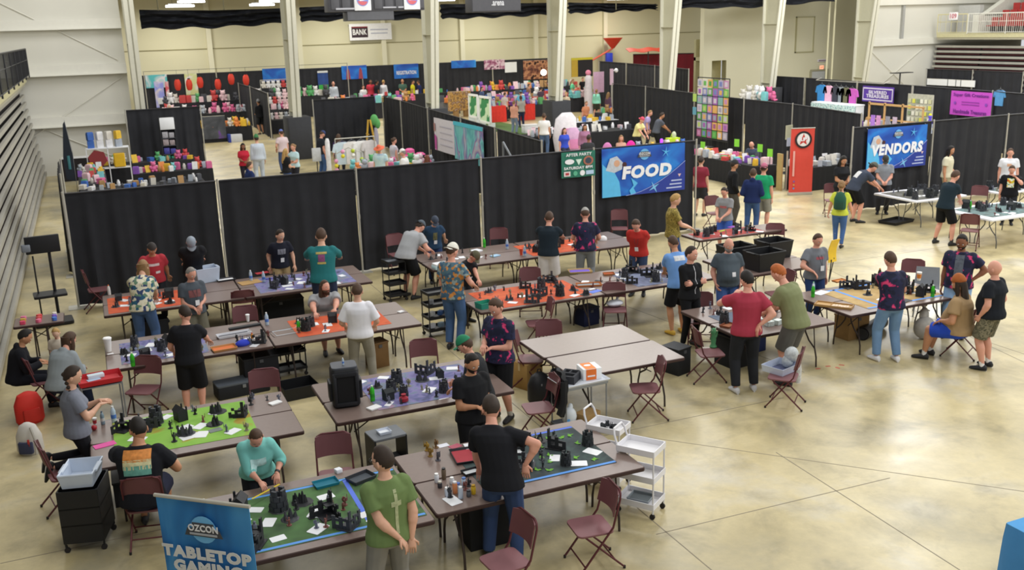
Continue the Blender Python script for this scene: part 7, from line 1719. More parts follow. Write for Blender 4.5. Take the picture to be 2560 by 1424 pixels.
GLAB = ['%s box for sale on %s', '%s soft toy for sale on %s', '%s jar for sale on %s', '%s stack of books on %s', '%s small standing print on %s']
CN = {'#d8d4cc': 'cream', '#c84a4a': 'red', '#3f6ab8': 'blue', '#e0b83c': 'yellow', '#5aa86a': 'green', '#8a5ab8': 'violet', '#e08a4a': 'orange', '#e6e6ea': 'white', '#d86a9a': 'pink', '#4a4c54': 'charcoal', '#7ac4c8': 'aqua', '#b08a5a': 'brown', '#e8c8d0': 'pale pink', '#a8b0bc': 'grey'}
def goods(where, rect, z, n, seed, kinds=(0, 1, 2, 3, 4), cols=GOODC, s=1., d=.2):
    r = random.Random(seed)
    for (x, y) in spots(rect, n, d*s, r):
        k = r.choice(kinds); c = r.choice(cols)
        put(GN[k], good_mesh(k, c), GLAB[k] % (CN[c], where), GC[k], (x, y, z), r.random()*1.2-.6, 'goods on '+where, s*(.85+.5*r.random()))
def stall(label, x0, y0, x1, y1, col='#1e1f23', h=.76, top=None):
    t = thing('stall_table', label, 'table', (0, 0, 0)); m = mat(col, .85, 0, .1)
    obj('table_top', MB().rbox(((x0+x1)/2, (y0+y1)/2, h-.01), (x1-x0, y1-y0, .02), .02), t, mats=mat(top or col, .8))
    fn, L = skirt_fn([(x0, y0), (x0, y1), (x1, y1), (x1, y0), (x0, y0)], h-.01, .015, 30.)
    obj('table_skirt', MB().grid(fn, max(30, int(L*14)), 3), t, mats=m)
    return h
def panel(name, label, cat, u0, v0, u1, v1, m, X=None, Y=None, off=(0, 0), th=.02, rail=True):
    """flat sign or cloth hung in the plane X or Y; corners given by their pixels"""
    f = (lambda u, v: PX(u, v, X)) if X is not None else (lambda u, v: PY(u, v, Y))
    a, b = f(u0, v0), f(u1, v1); zt, zb = a.z, b.z
    if X is not None: O, xd, w = (X, a.y, zb), (0, -1, 0), a.y-b.y
    else: O, xd, w = (a.x, Y, zb), (1, 0, 0), b.x-a.x
    h = zt-zb; t = thing(name, label, cat, O, math.atan2(xd[1], xd[0]))
    obj('sheet', MB().grid(lambda p_, q_: (p_*w, .008*math.sin(p_*11), h*(1-q_)), 10, 4, th=(0, th, 0)), t, mats=m)
    if rail: obj('top_rail', MB().tube((0, .01, h), (w, .01, h), .012, n=5), t, mats=M_POLE)
    return t, frame((w/2, -.012, h/2), (1, 0, 0), (0, 0, 1)), w, h

# ---- merchandise booth at the far left
stall('black skirted table at the back of the far left booth', .2, 40.2, 3.6, 41.0, '#24252a')
goods('the back table of the far left booth', (.3, 40.25, 3.5, 40.95), .76, 20, 31, s=1.1, d=.18)
stall('black skirted table just behind the long drape at the left', -.55, 33.6, 3.3, 34.5, '#1d1e22')
goods('the near table of the far left booth', (-.5, 33.65, 3.2, 34.45), .76, 34, 32, kinds=(0, 2, 3, 4), cols=['#e6e6ea', '#a8b0bc', '#4a4c54', '#d8d4cc', '#b08a5a', '#3f6ab8'], s=.9, d=.2)
stall('dark side table of the far left booth', -.6, 35.2, .3, 39.4, '#33343a')
goods('the side table of the far left booth', (-.55, 35.3, .2, 39.3), .76, 22, 33, s=1.1, d=.22)
sh = thing('display_shelf', 'white display shelf stacked with boxes in the far left booth', 'shelf', (PY(265, 400, 39.6).x+.1, 39.6, 0), 0)
for z_ in (.05, .75, 1.5): obj('shelf_board', MB().rbox((0, 0, z_), (1.5, .4, .04), .01), sh, mats=M_WH)
for sx in (-.74, 0, .74): obj('side_panel', MB().box((sx, 0, .76), (.03, .4, 1.5)), sh, mats=M_WH)
for k in range(8):
    put('goods_box', good_mesh(0, ['#3f6ab8', '#e6e6ea', '#e6e6ea', '#a8b0bc', '#3f6ab8', '#e6e6ea', '#d8d4cc', '#e0b83c'][k]), ['cobalt', 'white', 'plain white', 'grey', 'deep blue', 'snow white', 'cream', 'yellow'][k]+' box on top of the white display shelf', 'box', (sh.location.x-.55+.32*(k % 4), 39.6, 1.52+(.0 if k < 4 else .29)), .1*k, None, 1.5)
put('hex_sign', MB().tube((0, .03, .35), (0, -.03, .35), .34, n=6).mesh('sign', mat('#8a3438', .6)), 'dark red hexagonal sign in the white shelf', 'sign', (sh.location.x-.38, 39.35, .78), 0)
put('yellow_bin', MB().rbox((0, 0, .25), (.4, .3, .5), .04).mesh('bin', mat('#e0b428', .5)), 'yellow bin in the right bay of the white shelf', 'bin', (sh.location.x+.37, 39.5, .78), 0)
fl_ = thing('feather_flag', 'pointed black feather flag at the left end of the front drape', 'flag', (PY(172, 400, 36.5).x, 36.5, 0)); fl_.scale = (.55, 1, .93); obj('flag_cloth', MB()._add([(-.28, 0, .9), (.22, 0, .8), (.26, 0, 1.8), (.06, 0, 3.0), (-.05, 0, 2.9), (-.30, 0, 1.7)], [(0, 1, 2, 5), (5, 2, 3, 4)])._add([(-.28, .02, .9), (.22, .02, .8), (.26, .02, 1.8), (.06, .02, 3.0), (-.05, .02, 2.9), (-.30, .02, 1.7)], [(5, 2, 1, 0), (4, 3, 2, 5)]), fl_, mats=mat('#1c2430', .7)); obj('flag_pole', MB().tube((.24, .01, 0), (.27, .01, 1.9), .015).tube((.27, .01, 1.9), (.06, .01, 3.05), .01), fl_, mats=M_STEEL); obj('flag_mark', MB().rbox((-.0, -.01, 1.5), (.16, .01, .5), .05), fl_, mats=mat('#3f7a80', .6))
tw = thing('display_tower', 'narrow display tower with white header before the left black drape', 'display', (PY(425, 380, 42.2).x, 42.2, 0)); obj('tower_frame', MB().box((-.28, 0, 1.15), (.04, .35, 2.3)).box((.28, 0, 1.15), (.04, .35, 2.3)).box((0, .15, 1.15), (.56, .02, 2.3)), tw, mats=mat('#2a2b30')); obj('header', MB().rbox((0, -.05, 2.05), (.56, .3, .46), .01), tw, mats=M_WH)
for z_, c in ((1.6, '#b0aeb4'), (1.3, '#a89a9c'), (.95, '#4a4a9c'), (.65, '#2f8a72'), (.3, '#8a9aa0')):
    obj('shelf_board', MB().box((0, 0, z_-.14), (.54, .34, .02)), tw, mats=mat('#55565c')); obj('shelf_stock', MB().rbox((-.12, -.02, z_), (.22, .24, .24), .01).rbox((.13, -.02, z_-.02), (.2, .24, .2), .01), tw, mats=mat(c, .6, 0, .3, 14.))
stall('white topped table against the end wall at the left', -1.2, 42.3, -.2, 43.0, '#241f20', .9, '#e6e6e6')
# ---- far left booths with lanterns and plush
stall('dark skirted table with orange goods in the left aisle', 5.0, 53.3, 7.9, 54.3, '#202126')
goods('the orange goods table', (5.1, 53.35, 7.8, 54.25), .76, 30, 34, kinds=(0, 1, 2), cols=['#e08a4a', '#e08a4a', '#c84a4a', '#d8d4cc', '#b08a5a', '#e0b83c'], s=1.5, d=.2)
panel('cloth_banner', 'grey and violet table banner at the orange goods table', 'banner', 505, 292, 567, 345, pattern('octo_banner', ['#3c3f46', '#4a4d55', '#55585f', '#6f4a98'], 2., 'soft', .7, .8, stops=[.3, .5, .62, .74]), Y=53.25)
tb_ = thing('storage_tote', 'blue and grey storage bin on the floor at the orange goods table', 'tote', (PY(588, 345, 52.9).x, 52.9, 0)); obj('bin_body', MB().rbox((0, 0, .2), (.7, .4, .4), .04), tb_, mats=mat('#c9ccd4', .5)); obj('bin_lid', MB().rbox((-.3, 0, .21), (.14, .44, .43), .03), tb_, mats=mat('#2c3f9c', .5))
stall('long back table of the plush booth', 4.2, 63.4, 12.6, 64.4, '#26272c')
goods('the plush booth table', (4.3, 63.45, 12.5, 64.3), .76, 60, 35, kinds=(0, 1, 1, 2), cols=['#e8c8d0', '#e6e6ea', '#c84a4a', '#d8d4cc', '#a8b0bc', '#d86a9a', '#e8c8d0'], s=1.9, d=.22)
stall('rear shelf table of the plush booth', 4.2, 65.6, 15.0, 66.0, '#2a2b30', 1.35)
goods('the rear shelf of the plush booth', (4.3, 65.62, 14.9, 65.95), 1.35, 34, 36, kinds=(1, 1, 0), cols=['#e8c8d0', '#e6e6ea', '#c84a4a', '#d8d4cc', '#4a4c54', '#e08a4a', '#5aa86a'], s=1.9, d=.15)
for (a, c, lb, ex) in (((362, 188, 420, 218), '#5fc0c8', 'teal picture banner at the far left booth', 0), ((384, 204, 415, 268), '#9aa2ee', 'lilac picture banner at the far left booth', .2), ((412, 204, 428, 268), '#e06a78', 'tall coral banner beside the lilac one', .3), ((460, 184, 497, 236), '#cfd49a', 'pale yellow and green picture banner', 0)):
    panel('cloth_banner', lb, 'banner', *a, pattern('pb'+c, [c, '#ffffff' if 0 else c, '#e8e0e8', c], 1.2, 'soft', .7, .8, stops=[.2, .45, .6, .7]), Y=68.765-ex*.1)
for i, (u, v) in enumerate(((444, 212), (473, 212), (500, 206), (545, 211), (578, 198), (615, 200))):
    q = PY(u, v, 66.2); t = thing('paper_lantern', 'red paper lantern hung over the plush booth', 'lantern', q, 0, 'red lanterns over the plush booth')
    obj('lantern_body', MB().lathe([(.10, -.34), (.17, -.24), (.21, 0), (.17, .24), (.10, .34)], n=14), t, mats=mat('#d8402e', .6)); obj('collar', MB().lathe([(.08, .34), (.08, .42)], n=10), t, mats=M_RB); obj('cord', MB().tube((0, 0, .46), (0, 0, 3.3-q.z+.1), .01, n=4), t, mats=M_RB)
obj_ = thing('lantern_line', 'wire carrying the red lanterns', 'wire', (3.5, 66.2, 3.35)); obj('wire', MB().tube((0, 0, .02), (13, 0, .02), .012, n=5), obj_, mats=M_RB)
for x in (3.5, 16.5): obj('end_post', MB().tube((x-3.5, 0, .05), (x-3.5, 0, -3.35), .03, n=6), obj_, mats=M_POLE)
for k, (u, v, c) in enumerate(((440, 250, '#e6e6ea'), (404, 250, '#e8c8d0'), (525, 236, '#e6e6ea'), (556, 232, '#b08a5a'), (590, 240, '#e8c8d0'), (604, 246, '#e8c8d0'), (583, 226, '#d86a9a'), (470, 246, '#c84a4a'), (535, 222, '#e6e6ea'))):
    q = PY(u, v, 62.9); put('plush_toy', good_mesh(1, c), ['white plush toy at the lilac banner', 'blush plush toy at the lilac banner', 'tall white plush toy under the lanterns', 'brown plush toy under the lanterns', 'big pink plush toy by the booth drape', 'lower pink plush toy by the booth drape', 'rose plush toy above the pink ones', 'scarlet plush toy under the pale banner', 'second white plush toy under the lanterns'][k], 'toy', (q.x, 62.9, max(.0, q.z-.45)), 0, None, 3.2) if 0 else None
rk = thing('plush_rack', 'wire rack hung with plush toys left of the second column', 'rack', (PY(700, 260, 57.5).x, 57.5, 0)); obj('rack_frame', MB().tube((-1.0, 0, 0), (-1.0, 0, 2.9), .02).tube((1.0, 0, 0), (1.0, 0, 2.9), .02).tube((-1, 0, 2.9), (1, 0, 2.9), .02).tube((-1, 0, 1.9), (1, 0, 1.9), .012).tube((-1, 0, 1.0), (1, 0, 1.0), .012), rk, mats=M_POLE)
r_ = random.Random(77)
for k in range(21):
    put('plush_toy', good_mesh(1, r_.choice(['#e6e6ea', '#e6e6ea', '#d8d4cc', '#c84a4a', '#a8b0bc', '#8a5ab8', '#e8c8d0'])), 'soft toy hanging in the rack left of the second column', 'toy', (rk.location.x-.85+.28*(k % 7), 57.42, (.65, 1.55, 2.45)[k//7]), r_.random()-.5, 'toys in the plush rack', 1.45)
stall('black counter below the plush rack', rk.location.x-.9, 55.6, rk.location.x+1.2, 56.4, '#202126')
panel('vinyl_banner', 'sky blue banner above the plush rack', 'banner', 655, 172, 730, 200, M_BLUEB, Y=68.765)
# ---- far counter in the middle
ctr = thing('long_counter', 'long black draped counter before the far back drape', 'counter', (0, 0, 0))
obj('counter_top', MB().box((18.6, 66.9, 1.02), (13.2, .6, .04)), ctr, mats=M_DK); fn, L_ = skirt_fn([(12.0, 66.6), (12.0, 67.2), (25.2, 67.2), (25.2, 66.6), (12.0, 66.6)], 1.0, .015, 22.); obj('counter_skirt', MB().grid(fn, 160, 3), ctr, mats=M_DRAPE)
goods('the far black counter', (12.2, 66.7, 25, 67.1), 1.04, 24, 41, kinds=(0, 2, 3), s=1.1, d=.3)
t, F, w, h = panel('vinyl_banner', 'green and blue game poster hung left at the far counter', 'banner', 793, 178, 823, 232, mat('#2a4a8c', .6, 0, .2, 3.), Y=68.765)
decal(F, [(-w/2+.03, -h*.45), (w/2-.03, -h*.45), (w/2-.03, -h*.12), (-w/2+.03, -h*.12)], mat('#3fae4a', .6), t, 'green_field'); decal(F, [(-w/2, h*.42), (w/2, h*.42), (w/2, h*.5), (-w/2, h*.5)], mat('#d9dde0', .6), t, 'header')
t, F, w, h = panel('vinyl_banner', 'sky blue banner with two red figures at the far counter', 'banner', 853, 165, 918, 196, M_BLUEB, Y=68.765)
for x in (-.25, .25): decal(F, [(x*w-.16, -h*.5), (x*w+.16, -h*.5), (x*w+.1, h*.15), (x*w, h*.35), (x*w-.1, h*.15)], mat('#9c4450', .6), t, 'figure')
t, F, w, h = panel('vinyl_banner', 'sky blue banner with white caption at the right of the far counter', 'banner', 984, 161, 1047, 194, M_BLUEB, Y=68.765)
lettering('REGISTRATION', F @ Matrix.Translation((0, -.1, .004)), w*.8, .26, M_INK, t, .03)
panel('vinyl_banner', 'sky blue banner right of the third column', 'banner', 1128, 152, 1190, 168, M_BLUEB, Y=68.765); panel('cloth_banner', 'mauve patterned banner in the far back row', 'banner', 1210, 150, 1262, 172, pattern('mauve_art', ['#8a4a68', '#b07a94', '#d9c0cc', '#6a3a54'], 3., 'noise'), Y=68.765); panel('cloth_banner', 'small white banner in the far back row', 'banner', 1262, 156, 1292, 180, M_WH, Y=68.765)
panel('cloth_banner', 'brown skull pattern tapestry left of the middle column', 'banner', 1308, 152, 1372, 196, pattern('skulls', ['#5c3a34', '#8a5a48', '#c08a68', '#3a2422'], 2.2, 'noise'), Y=68.765)
t, F, w, h = panel('cloth_banner', 'black banner with yellow edge right of the middle column', 'banner', 1428, 145, 1482, 180, mat('#26242c', .7), X=PY(1428, 150, 66).x) if 0 else panel('cloth_banner', 'black banner with yellow edge right of the middle column', 'banner', 1428, 145, 1482, 190, mat('#26242c', .7), Y=66.5)
decal(F, [(-w/2, h*.38), (w/2, h*.38), (w/2, h*.5), (-w/2, h*.5)], mat('#d8cc3c', .6), t, 'yellow_edge'); decal(F, [(-w/2, -h*.5), (-w*.2, -h*.5), (-w*.2, h*.38), (-w/2, h*.38)], mat('#c8a840', .6), t, 'yellow_side')
# ---- plush stall behind the long front drape
stall('white clothed table of the plush stall behind the front drape', 8.1, 32.6, 11.2, 33.5, '#2a2a30')
goods('the plush stall table', (8.2, 32.65, 11.1, 33.45), .76, 34, 42, kinds=(0, 1, 1, 3), cols=['#e08a4a', '#e6e6ea', '#d86a9a', '#7ac4c8', '#5aa86a', '#a8b0bc', '#e0b83c', '#e8c8d0'], s=1.35, d=.2)
q = PY(885, 345, 34.6); gr_ = thing('clothes_rail', 'rail with white garments in the plush stall', 'rail', (q.x, 34.6, 0)); obj('rail_frame', MB().tube((-.7, 0, 0), (-.7, 0, 1.75), .02).tube((.75, 0, 0), (.75, 0, 1.75), .02).tube((-.7, 0, 1.75), (.75, 0, 1.75), .02).tube((-.7, -.25, .02), (-.7, .25, .02), .02).tube((.75, -.25, .02), (.75, .25, .02), .02), gr_, mats=M_POLE)
def garment(label, p, col, w=.5, h=.65, rz=0., tank=False):
    t = thing('hung_shirt', label, 'shirt', p, rz); pts = [(-.2*w, 0), (.2*w, 0), (.5*w, -.08*h), (.62*w, -.42*h), (.45*w, -.46*h), (.40*w, -.28*h), (.38*w, -h), (-.38*w, -h), (-.40*w, -.28*h), (-.45*w, -.46*h), (-.62*w, -.42*h), (-.5*w, -.08*h)]
    mb = MB(); mb.X = frame((0, .03, 0), (1, 0, 0), (0, 0, 1)); mb.prism(pts, 0, .06); obj('garment_body', mb, t, mats=col if not isinstance(col, str) else mat(col, .85, 0, .08))
    obj('hanger', MB().path([(-.18, 0, 0), (0, 0, .07), (.18, 0, 0)], .008, n=4).tube((0, 0, .07), (0, 0, .14), .006, n=4), t, mats=M_STEEL); return t
for k, (dx, c, lb) in enumerate(((-.45, '#cfe0ea', 'pale blue printed shirt on the rail of the plush stall'), (-.1, '#ece8e4', 'white hooded shirt on the rail of the plush stall'), (.25, '#f0eeec', 'second white shirt on the rail of the plush stall'), (.55, '#d8d2d0', 'greyish shirt on the rail of the plush stall'))): garment(lb, (q.x+dx, 34.6, 1.62), c, .62, .8, .15*k)
q = PY(925, 330, 36.4); LH = PY(928, 299, 36.4).z; ld = thing('step_ladder', 'yellow folding step ladder beside the receding drape', 'ladder', (q.x, 36.4, 0)); 
for sy in (1, -1):
    obj('ladder_frame', MB().tube((-.32, .02, 0), (-.03, .05, LH), .035, n=6) if sy > 0 else MB().tube((.36, -.02, 0), (.03, 0, LH), .035, n=6), ld, mats=mat('#c8a03a', .5))
for k in range(5): obj('rung', MB().tube((-.32+.29*(k+.7)/6.2, -.2, LH*(k+.7)/6.2), (-.32+.29*(k+.7)/6.2, .2, LH*(k+.7)/6.2), .02, n=5), ld, mats=mat('#b8902c', .5))
q = PY(938, 300, 37.2); pl = thing('costume_stand', 'slim grey stand with green plume beside the yellow ladder', 'stand', (q.x, 37.2, 0)); obj('stand_pole', MB().lathe([(.2, 0), (.18, .03), (.04, .06), (.07, .9), (.1, 1.5), (.05, 1.8)], n=12), pl, mats=mat('#a7a4b4', .6)); obj('plume', MB().ball((-.04, 0, 2.1), (.16, .12, .22), 10, 7).ball((.08, 0, 1.95), (.12, .1, .2), 9, 6), pl, mats=mat('#5aa05a', .8))
for k, (u, v, c, lb) in enumerate(((818, 355, '#e9e6ec', 'tall white fabric roll beside the woman in purple'), (790, 372, '#c9ccd0', 'white printed tote on its stand beside the navy cap man'))):
    q = PY(u, v, 36.2+.4*k); t = thing('fabric_roll' if k == 0 else 'tote_stand', lb, 'roll' if k == 0 else 'stand', (q.x, 36.2+.4*k, 0)); obj('roll_body', MB().lathe([(.09, 0), (.09, 1.5), (.05, 1.62)], n=12) if k == 0 else MB().rbox((0, 0, 1.0), (.34, .1, .5), .04), t, mats=mat(c, .7, 0, .15, 9.)); obj('foot', MB().lathe([(.16, 0), (.14, .04)], n=12), t, mats=M_RB)
    if k: obj('stand_post', MB().tube((0, 0, .03), (0, 0, .8), .02), t, mats=M_RB)
gl_ = thing('garland_frame', 'arched frame of yellow and white garlands in the plush stall', 'display', (PY(868, 380, 33.9).x, 33.9, 0)); obj('arch', MB().path([(-.42, 0, 0), (-.42, 0, 1.3), (.05, 0, 1.5), (.5, 0, 1.3), (.5, 0, 0)], .02), gl_, mats=M_POLE)
for k in range(16): obj('pompom', cached(('pom', k % 4), lambda: MB().ball((0, 0, 0), .075, 8, 6).mesh('pom', mat(['#e8d83c', '#f2f0ea', '#e8a0c0', '#b8c83c'][k % 4], .8), 2)), gl_, ((-.42, .5)[k % 2]*(1 if k < 12 else .4), -.02, .25+.16*(k//2)))
hb = thing('hat_box_stack', 'pink and teal hats on a dark stand in the plush stall', 'hats', (PY(1030, 372, 33.9).x, 33.9, 0)); obj('stand_block', MB().rbox((0, 0, .5), (.7, .5, 1.0), .05), hb, mats=mat('#1d3a38', .7)); obj('hat_brim', MB().lathe([(.4, 1.02), (.38, 1.05)], n=18), hb, mats=mat('#5ab0a0', .7)); obj('pink_hat', MB().lathe([(.3, 1.05), (.2, 1.08), (.18, 1.25), (.1, 1.3)], (-.1, 0, 0), 14).lathe([(.2, 1.05), (.12, 1.12)], (.3, 0, 0), 12), hb, mats=mat('#e0609c', .7))
# ---- middle aisle booths, right of the third column
for (a, c, lb, y) in (((1125, 230, 1178, 275), '#b8904a', 'brown patterned crate wall beside the third column', 58.5),):
    t, F, w, h = panel('display_wall', lb, 'display', *a, pattern('crates', ['#a87838', '#c8a060', '#8a6a4a', '#b89a8a'], 5., 'noise'), Y=y, th=.5)
    obj('foot_block', MB().box((w*.3, .2, -.35), (.3, .3, .7)).box((w*.8, .2, -.35), (.3, .3, .7)), t, mats=M_CARD)
stall('grey wire shelf table behind the brown crate wall', PY(1108, 250, 61).x, 61, PY(1150, 250, 61).x, 62, '#6a6c72'); goods('the wire shelf table', (PY(1108, 250, 61).x, 61, PY(1150, 250, 61).x, 62), .76, 12, 44, s=1.8)
for i, (c0, c1, lb) in enumerate((((1172, 236), (1195, 302), 'white framed green picture board, left of the pair'), ((1198, 241), (1227, 316), 'white framed green and yellow picture board, right of the pair'))):
    a, b = PX(c0[0], c0[1], 20.5), PX(c1[0], c1[1]-8, 20.5); ya, yb, zt_, zb_ = a.y, b.y, a.z, max(.15, b.z)
    t = thing('picture_board', lb, 'board', (20.5, ya, 0), -PI/2); w = ya-yb
    obj('board_panel', MB().box((w/2, .03, (zb_+zt_)/2), (w, .04, zt_-zb_)), t, mats=pattern('greenboard', ['#8fc89a', '#c8e0c0', '#3f8a5a', '#d8cc6a'], .8, 'noise'))
    for (x, z_, w_, h_) in ((w/2, zb_, w, .12), (w/2, zt_, w, .12), (0, (zb_+zt_)/2, .12, zt_-zb_), (w, (zb_+zt_)/2, .12, zt_-zb_)): obj('board_frame', MB().box((x, 0, z_), (w_, .08, h_)), t, mats=M_WH)
    for sx in (.1, w-.1): obj('board_leg', MB().box((sx, .1, zb_/2), (.06, .4, zb_)), t, mats=M_WH)
for (u, v, w_, lb, sd) in ((1243, 306, 1.2, 'bright red skirted table in the middle aisle', 45), (1322, 300, .9, 'red skirted pedestal table beside the white shirt man', 46)):
    q = P(u, v); stall(lb, q.x-w_/2, q.y, q.x+w_/2, q.y+.8, '#d8382e', .95); goods(lb.replace('bright ', 'the '), (q.x-w_/2+.05, q.y+.05, q.x+w_/2-.05, q.y+.75), .95, 9, sd, s=1.3)
tf = tag(obj('artificial_turf', MB().box((21.2, 50.2, .012), (2.2, 7, .02)), None, mats=mat('#5c7a44', .9, 0, .2, 20.)), 'strip of green artificial turf behind the framed boards', 'turf')
cl_ = thing('cooler', 'white and red cooler on the turf before the white shirt man', 'cooler', (P(1325, 332).x, P(1325, 332).y, 0)); obj('cooler_body', MB().rbox((0, 0, .2), (.8, .45, .4), .04), cl_, mats=mat('#e8eaf0', .5)); obj('cooler_lid', MB().rbox((0, 0, .42), (.84, .48, .06), .04), cl_, mats=M_WH); obj('red_emblem', MB().rbox((.1, -.23, .2), (.2, .01, .2), .02), cl_, mats=mat('#b84a5a'))
stall('long dark table of the rear middle booths', 24.5, 60.5, 33.0, 61.5, '#2a2a30'); goods('the rear middle booth table', (24.6, 60.55, 32.9, 61.4), .76, 70, 47, s=1.9, d=.2)
stall('dark table left of the middle column', 22.0, 55.2, 26.6, 56.2, '#2a2a30'); goods('the table left of the middle column', (22.1, 55.25, 26.5, 56.1), .76, 36, 48, s=1.6, d=.2)
stall('dark table right of the middle column', 25.6, 47.0, 28.0, 47.9, '#33323a'); goods('the table right of the middle column', (25.7, 47.05, 27.9, 47.8), .76, 20, 49, s=1.3, d=.2)
t = thing('ring_lamp', 'glowing white ring lamp left of the middle column', 'lamp', PY(1359, 181, 60)); obj('lamp_globe', MB().ball((0, 0, 0), .2, 12, 9), t, mats=mat('#ffffff', .5, var=0, emit=3.)); obj('lamp_post', MB().tube((0, .0, -.18), (0, 0, -PY(1359, 181, 60).z), .02), t, mats=M_RB)
t, F, w, h = panel('retractable_banner', 'pale pink poster stand behind the woman in mint', 'banner', 1484, 180, 1510, 230, mat('#dcb4d4', .7, 0, .1), Y=56.5, th=.03); obj('support_pole', MB().tube((w/2, .04, 0), (w/2, .04, -PY(1484, 230, 56.5).z), .03), t, mats=M_POLE)
t = thing('mannequin_stand', 'tall white and pink draped figure stand in the far pink booth', 'stand', (PY(1471, 220, 55.5).x, 55.5, 0)); obj('draped_body', MB().lathe([(.3, 0), (.25, .6), (.28, 1.2), (.2, 1.9), (.22, 2.2), (.12, 2.35)], n=12), t, mats=mat('#d9d2dc', .7, 0, .1)); obj('pink_head', MB().ball((0, 0, 2.5), .18, 10, 8), t, mats=mat('#e08aa8', .7))
t = thing('mannequin_stand', 'thin pink sign post at the drape corner', 'stand', (PY(1529, 190, 50).x, 50, 0)); obj('draped_body', MB().box((0, 0, 2.5), (.2, .08, .9)), t, mats=mat('#d8b8cc', .7)); obj('sign_post', MB().tube((0, 0, 0), (0, 0, 2.2), .03), t, mats=M_POLE); obj('white_knob', MB().ball((.3, 0, 2.85), .12, 8, 6).tube((0, 0, 2.85), (.3, 0, 2.85), .02), t, mats=M_WH)
# red hoist beyond the far drape
q = PY(1532, 108, 70.6); t = thing('basketball_goal', 'folded red goal frame with blue pad above the far drape', 'goal', (q.x, 70.6, 0)); zz = q.z
obj('red_hopper', MB().lathe([(.12, zz-.4), (.25, zz-.25), (.75, zz+.35), (.8, zz+.42)], n=16), t, mats=mat('#d8402c', .5)); obj('support_arm', MB().tube((-2.6, 0, zz-1.6), (0, 0, zz-.4), .07), t, mats=mat('#d8604c', .5)); obj('blue_pad', MB().rbox((-.35, 0, zz-1.3), (.6, .3, 1.1), .08), t, mats=mat('#2c3fc0', .5)); obj('mast', MB().box((-.35, .1, (zz-1.6)/2), (.2, .2, zz-1.6)), t, mats=mat('#2c3fa0', .5)); obj('wheel_base', MB().box((-.35, 0, .12), (1.6, .8, .24)), t, mats=M_RB)
t = thing('awning', 'orange red awning edge above the maroon curtain', 'awning', PY(1612, 131, 65.2)); obj('awning_sheet', MB().grid(lambda u, v: (-1.5+3*u, .3-.6*v, .3-.25*v+.05*math.sin(u*12)), 12, 3, th=(0, 0, .03)), t, mats=mat('#c84a34', .6)); obj('support_post', MB().tube((.3, 0, .1), (.3, 0, -PY(1612, 131, 65.2).z), .04), t, mats=M_RB)
# ---- craft tables behind the FOOD drape
stall('long black craft table behind the FOOD drape', 17.6, 38.8, 22.9, 40.2, '#1b1c20'); goods('the long black craft table', (17.7, 38.9, 22.8, 40.1), .76, 46, 50, kinds=(0, 2, 3, 4), cols=['#e6e6ea', '#a8b0bc', '#4a4c54', '#d8d4cc', '#e8c8d0'], s=1.2, d=.2)
stall('rear white topped table by the drape corner', 22.2, 43.4, 24.6, 44.2, '#1b1c20', .76, '#d8dade'); goods('the rear white topped table', (22.3, 43.45, 24.5, 44.1), .76, 16, 51, kinds=(0, 2, 3), cols=['#e6e6ea', '#a8b0bc', '#e0b83c', '#3f6ab8'], s=1.2)
stall('near craft table beside the neon bag', 18.6, 31.4, 22.0, 32.4, '#1e1f24'); goods('the near craft table', (18.7, 31.5, 20.7, 32.3), .76, 14, 52, s=1.1)
q = PY(1682, 345, 32.0); t = thing('gift_bag', 'neon yellow bag with tissue on the near craft table', 'bag', (q.x, 32.0, .76)); obj('bag_body', MB()._add([(-.2, -.12, 0), (.2, -.12, 0), (.2, .12, 0), (-.2, .12, 0), (-.25, -.13, .4), (.25, -.13, .4), (.25, .13, .4), (-.25, .13, .4)], [(3, 2, 1, 0), (0, 1, 5, 4), (1, 2, 6, 5), (2, 3, 7, 6), (3, 0, 4, 7), (4, 5, 6, 7)]), t, mats=mat('#c9e832', .5)); obj('bag_handle', MB().path([(-.1, 0, .4), (-.05, 0, .55), (.05, 0, .55), (.1, 0, .4)], .012), t, mats=mat('#b4d428', .5)); obj('tissue', MB().ball((.05, 0, .5), (.1, .08, .14), 8, 6), t, mats=mat('#c9d0b0', .7))
q = PY(1654, 338, 31.8); t = thing('lava_lamp', 'glowing violet tube lamp beside the neon yellow bag', 'lamp', (q.x, 31.8, .76)); obj('lamp_tube', MB().lathe([(.05, .03), (.055, .1), (.055, .38), (.04, .42)], n=12), t, mats=mat('#9a3cf0', .4, var=0, emit=1.6)); obj('lamp_base', MB().lathe([(.08, 0), (.07, .03)], n=12), t, mats=M_RB)
for k, (u, v, c, w_, lb) in enumerate(((1412, 300, '#dcd8dc', 1.2, 'big white and pink bag bundle beside the middle column'), (1428, 325, '#c8a0c0', .9, 'pale violet display bag beside the seated woman in blue'))):
    q = PY(u, v, 38.5-1.5*k); t = thing('display_bag', lb, 'bag', (q.x, 38.5-1.5*k, 0)); obj('bag_body', MB().loft([((0, 0, 0), (1, 0, 0), (0, 1, 0), w_*.4, .25), ((0, 0, .7), (1, 0, 0), (0, 1, 0), w_*.5, .3), ((.05, 0, 1.5-.5*k), (1, 0, 0), (0, 1, 0), w_*.42, .26), ((.1, 0, 1.75-.5*k), (1, 0, 0), (0, 1, 0), w_*.2, .14)], 12), t, mats=mat(c, .8, 0, .1)); obj('front_print', MB().rbox((0, -.3, .9-.3*k), (w_*.5, .02, .4), .1), t, mats=mat('#d888b8', .7))
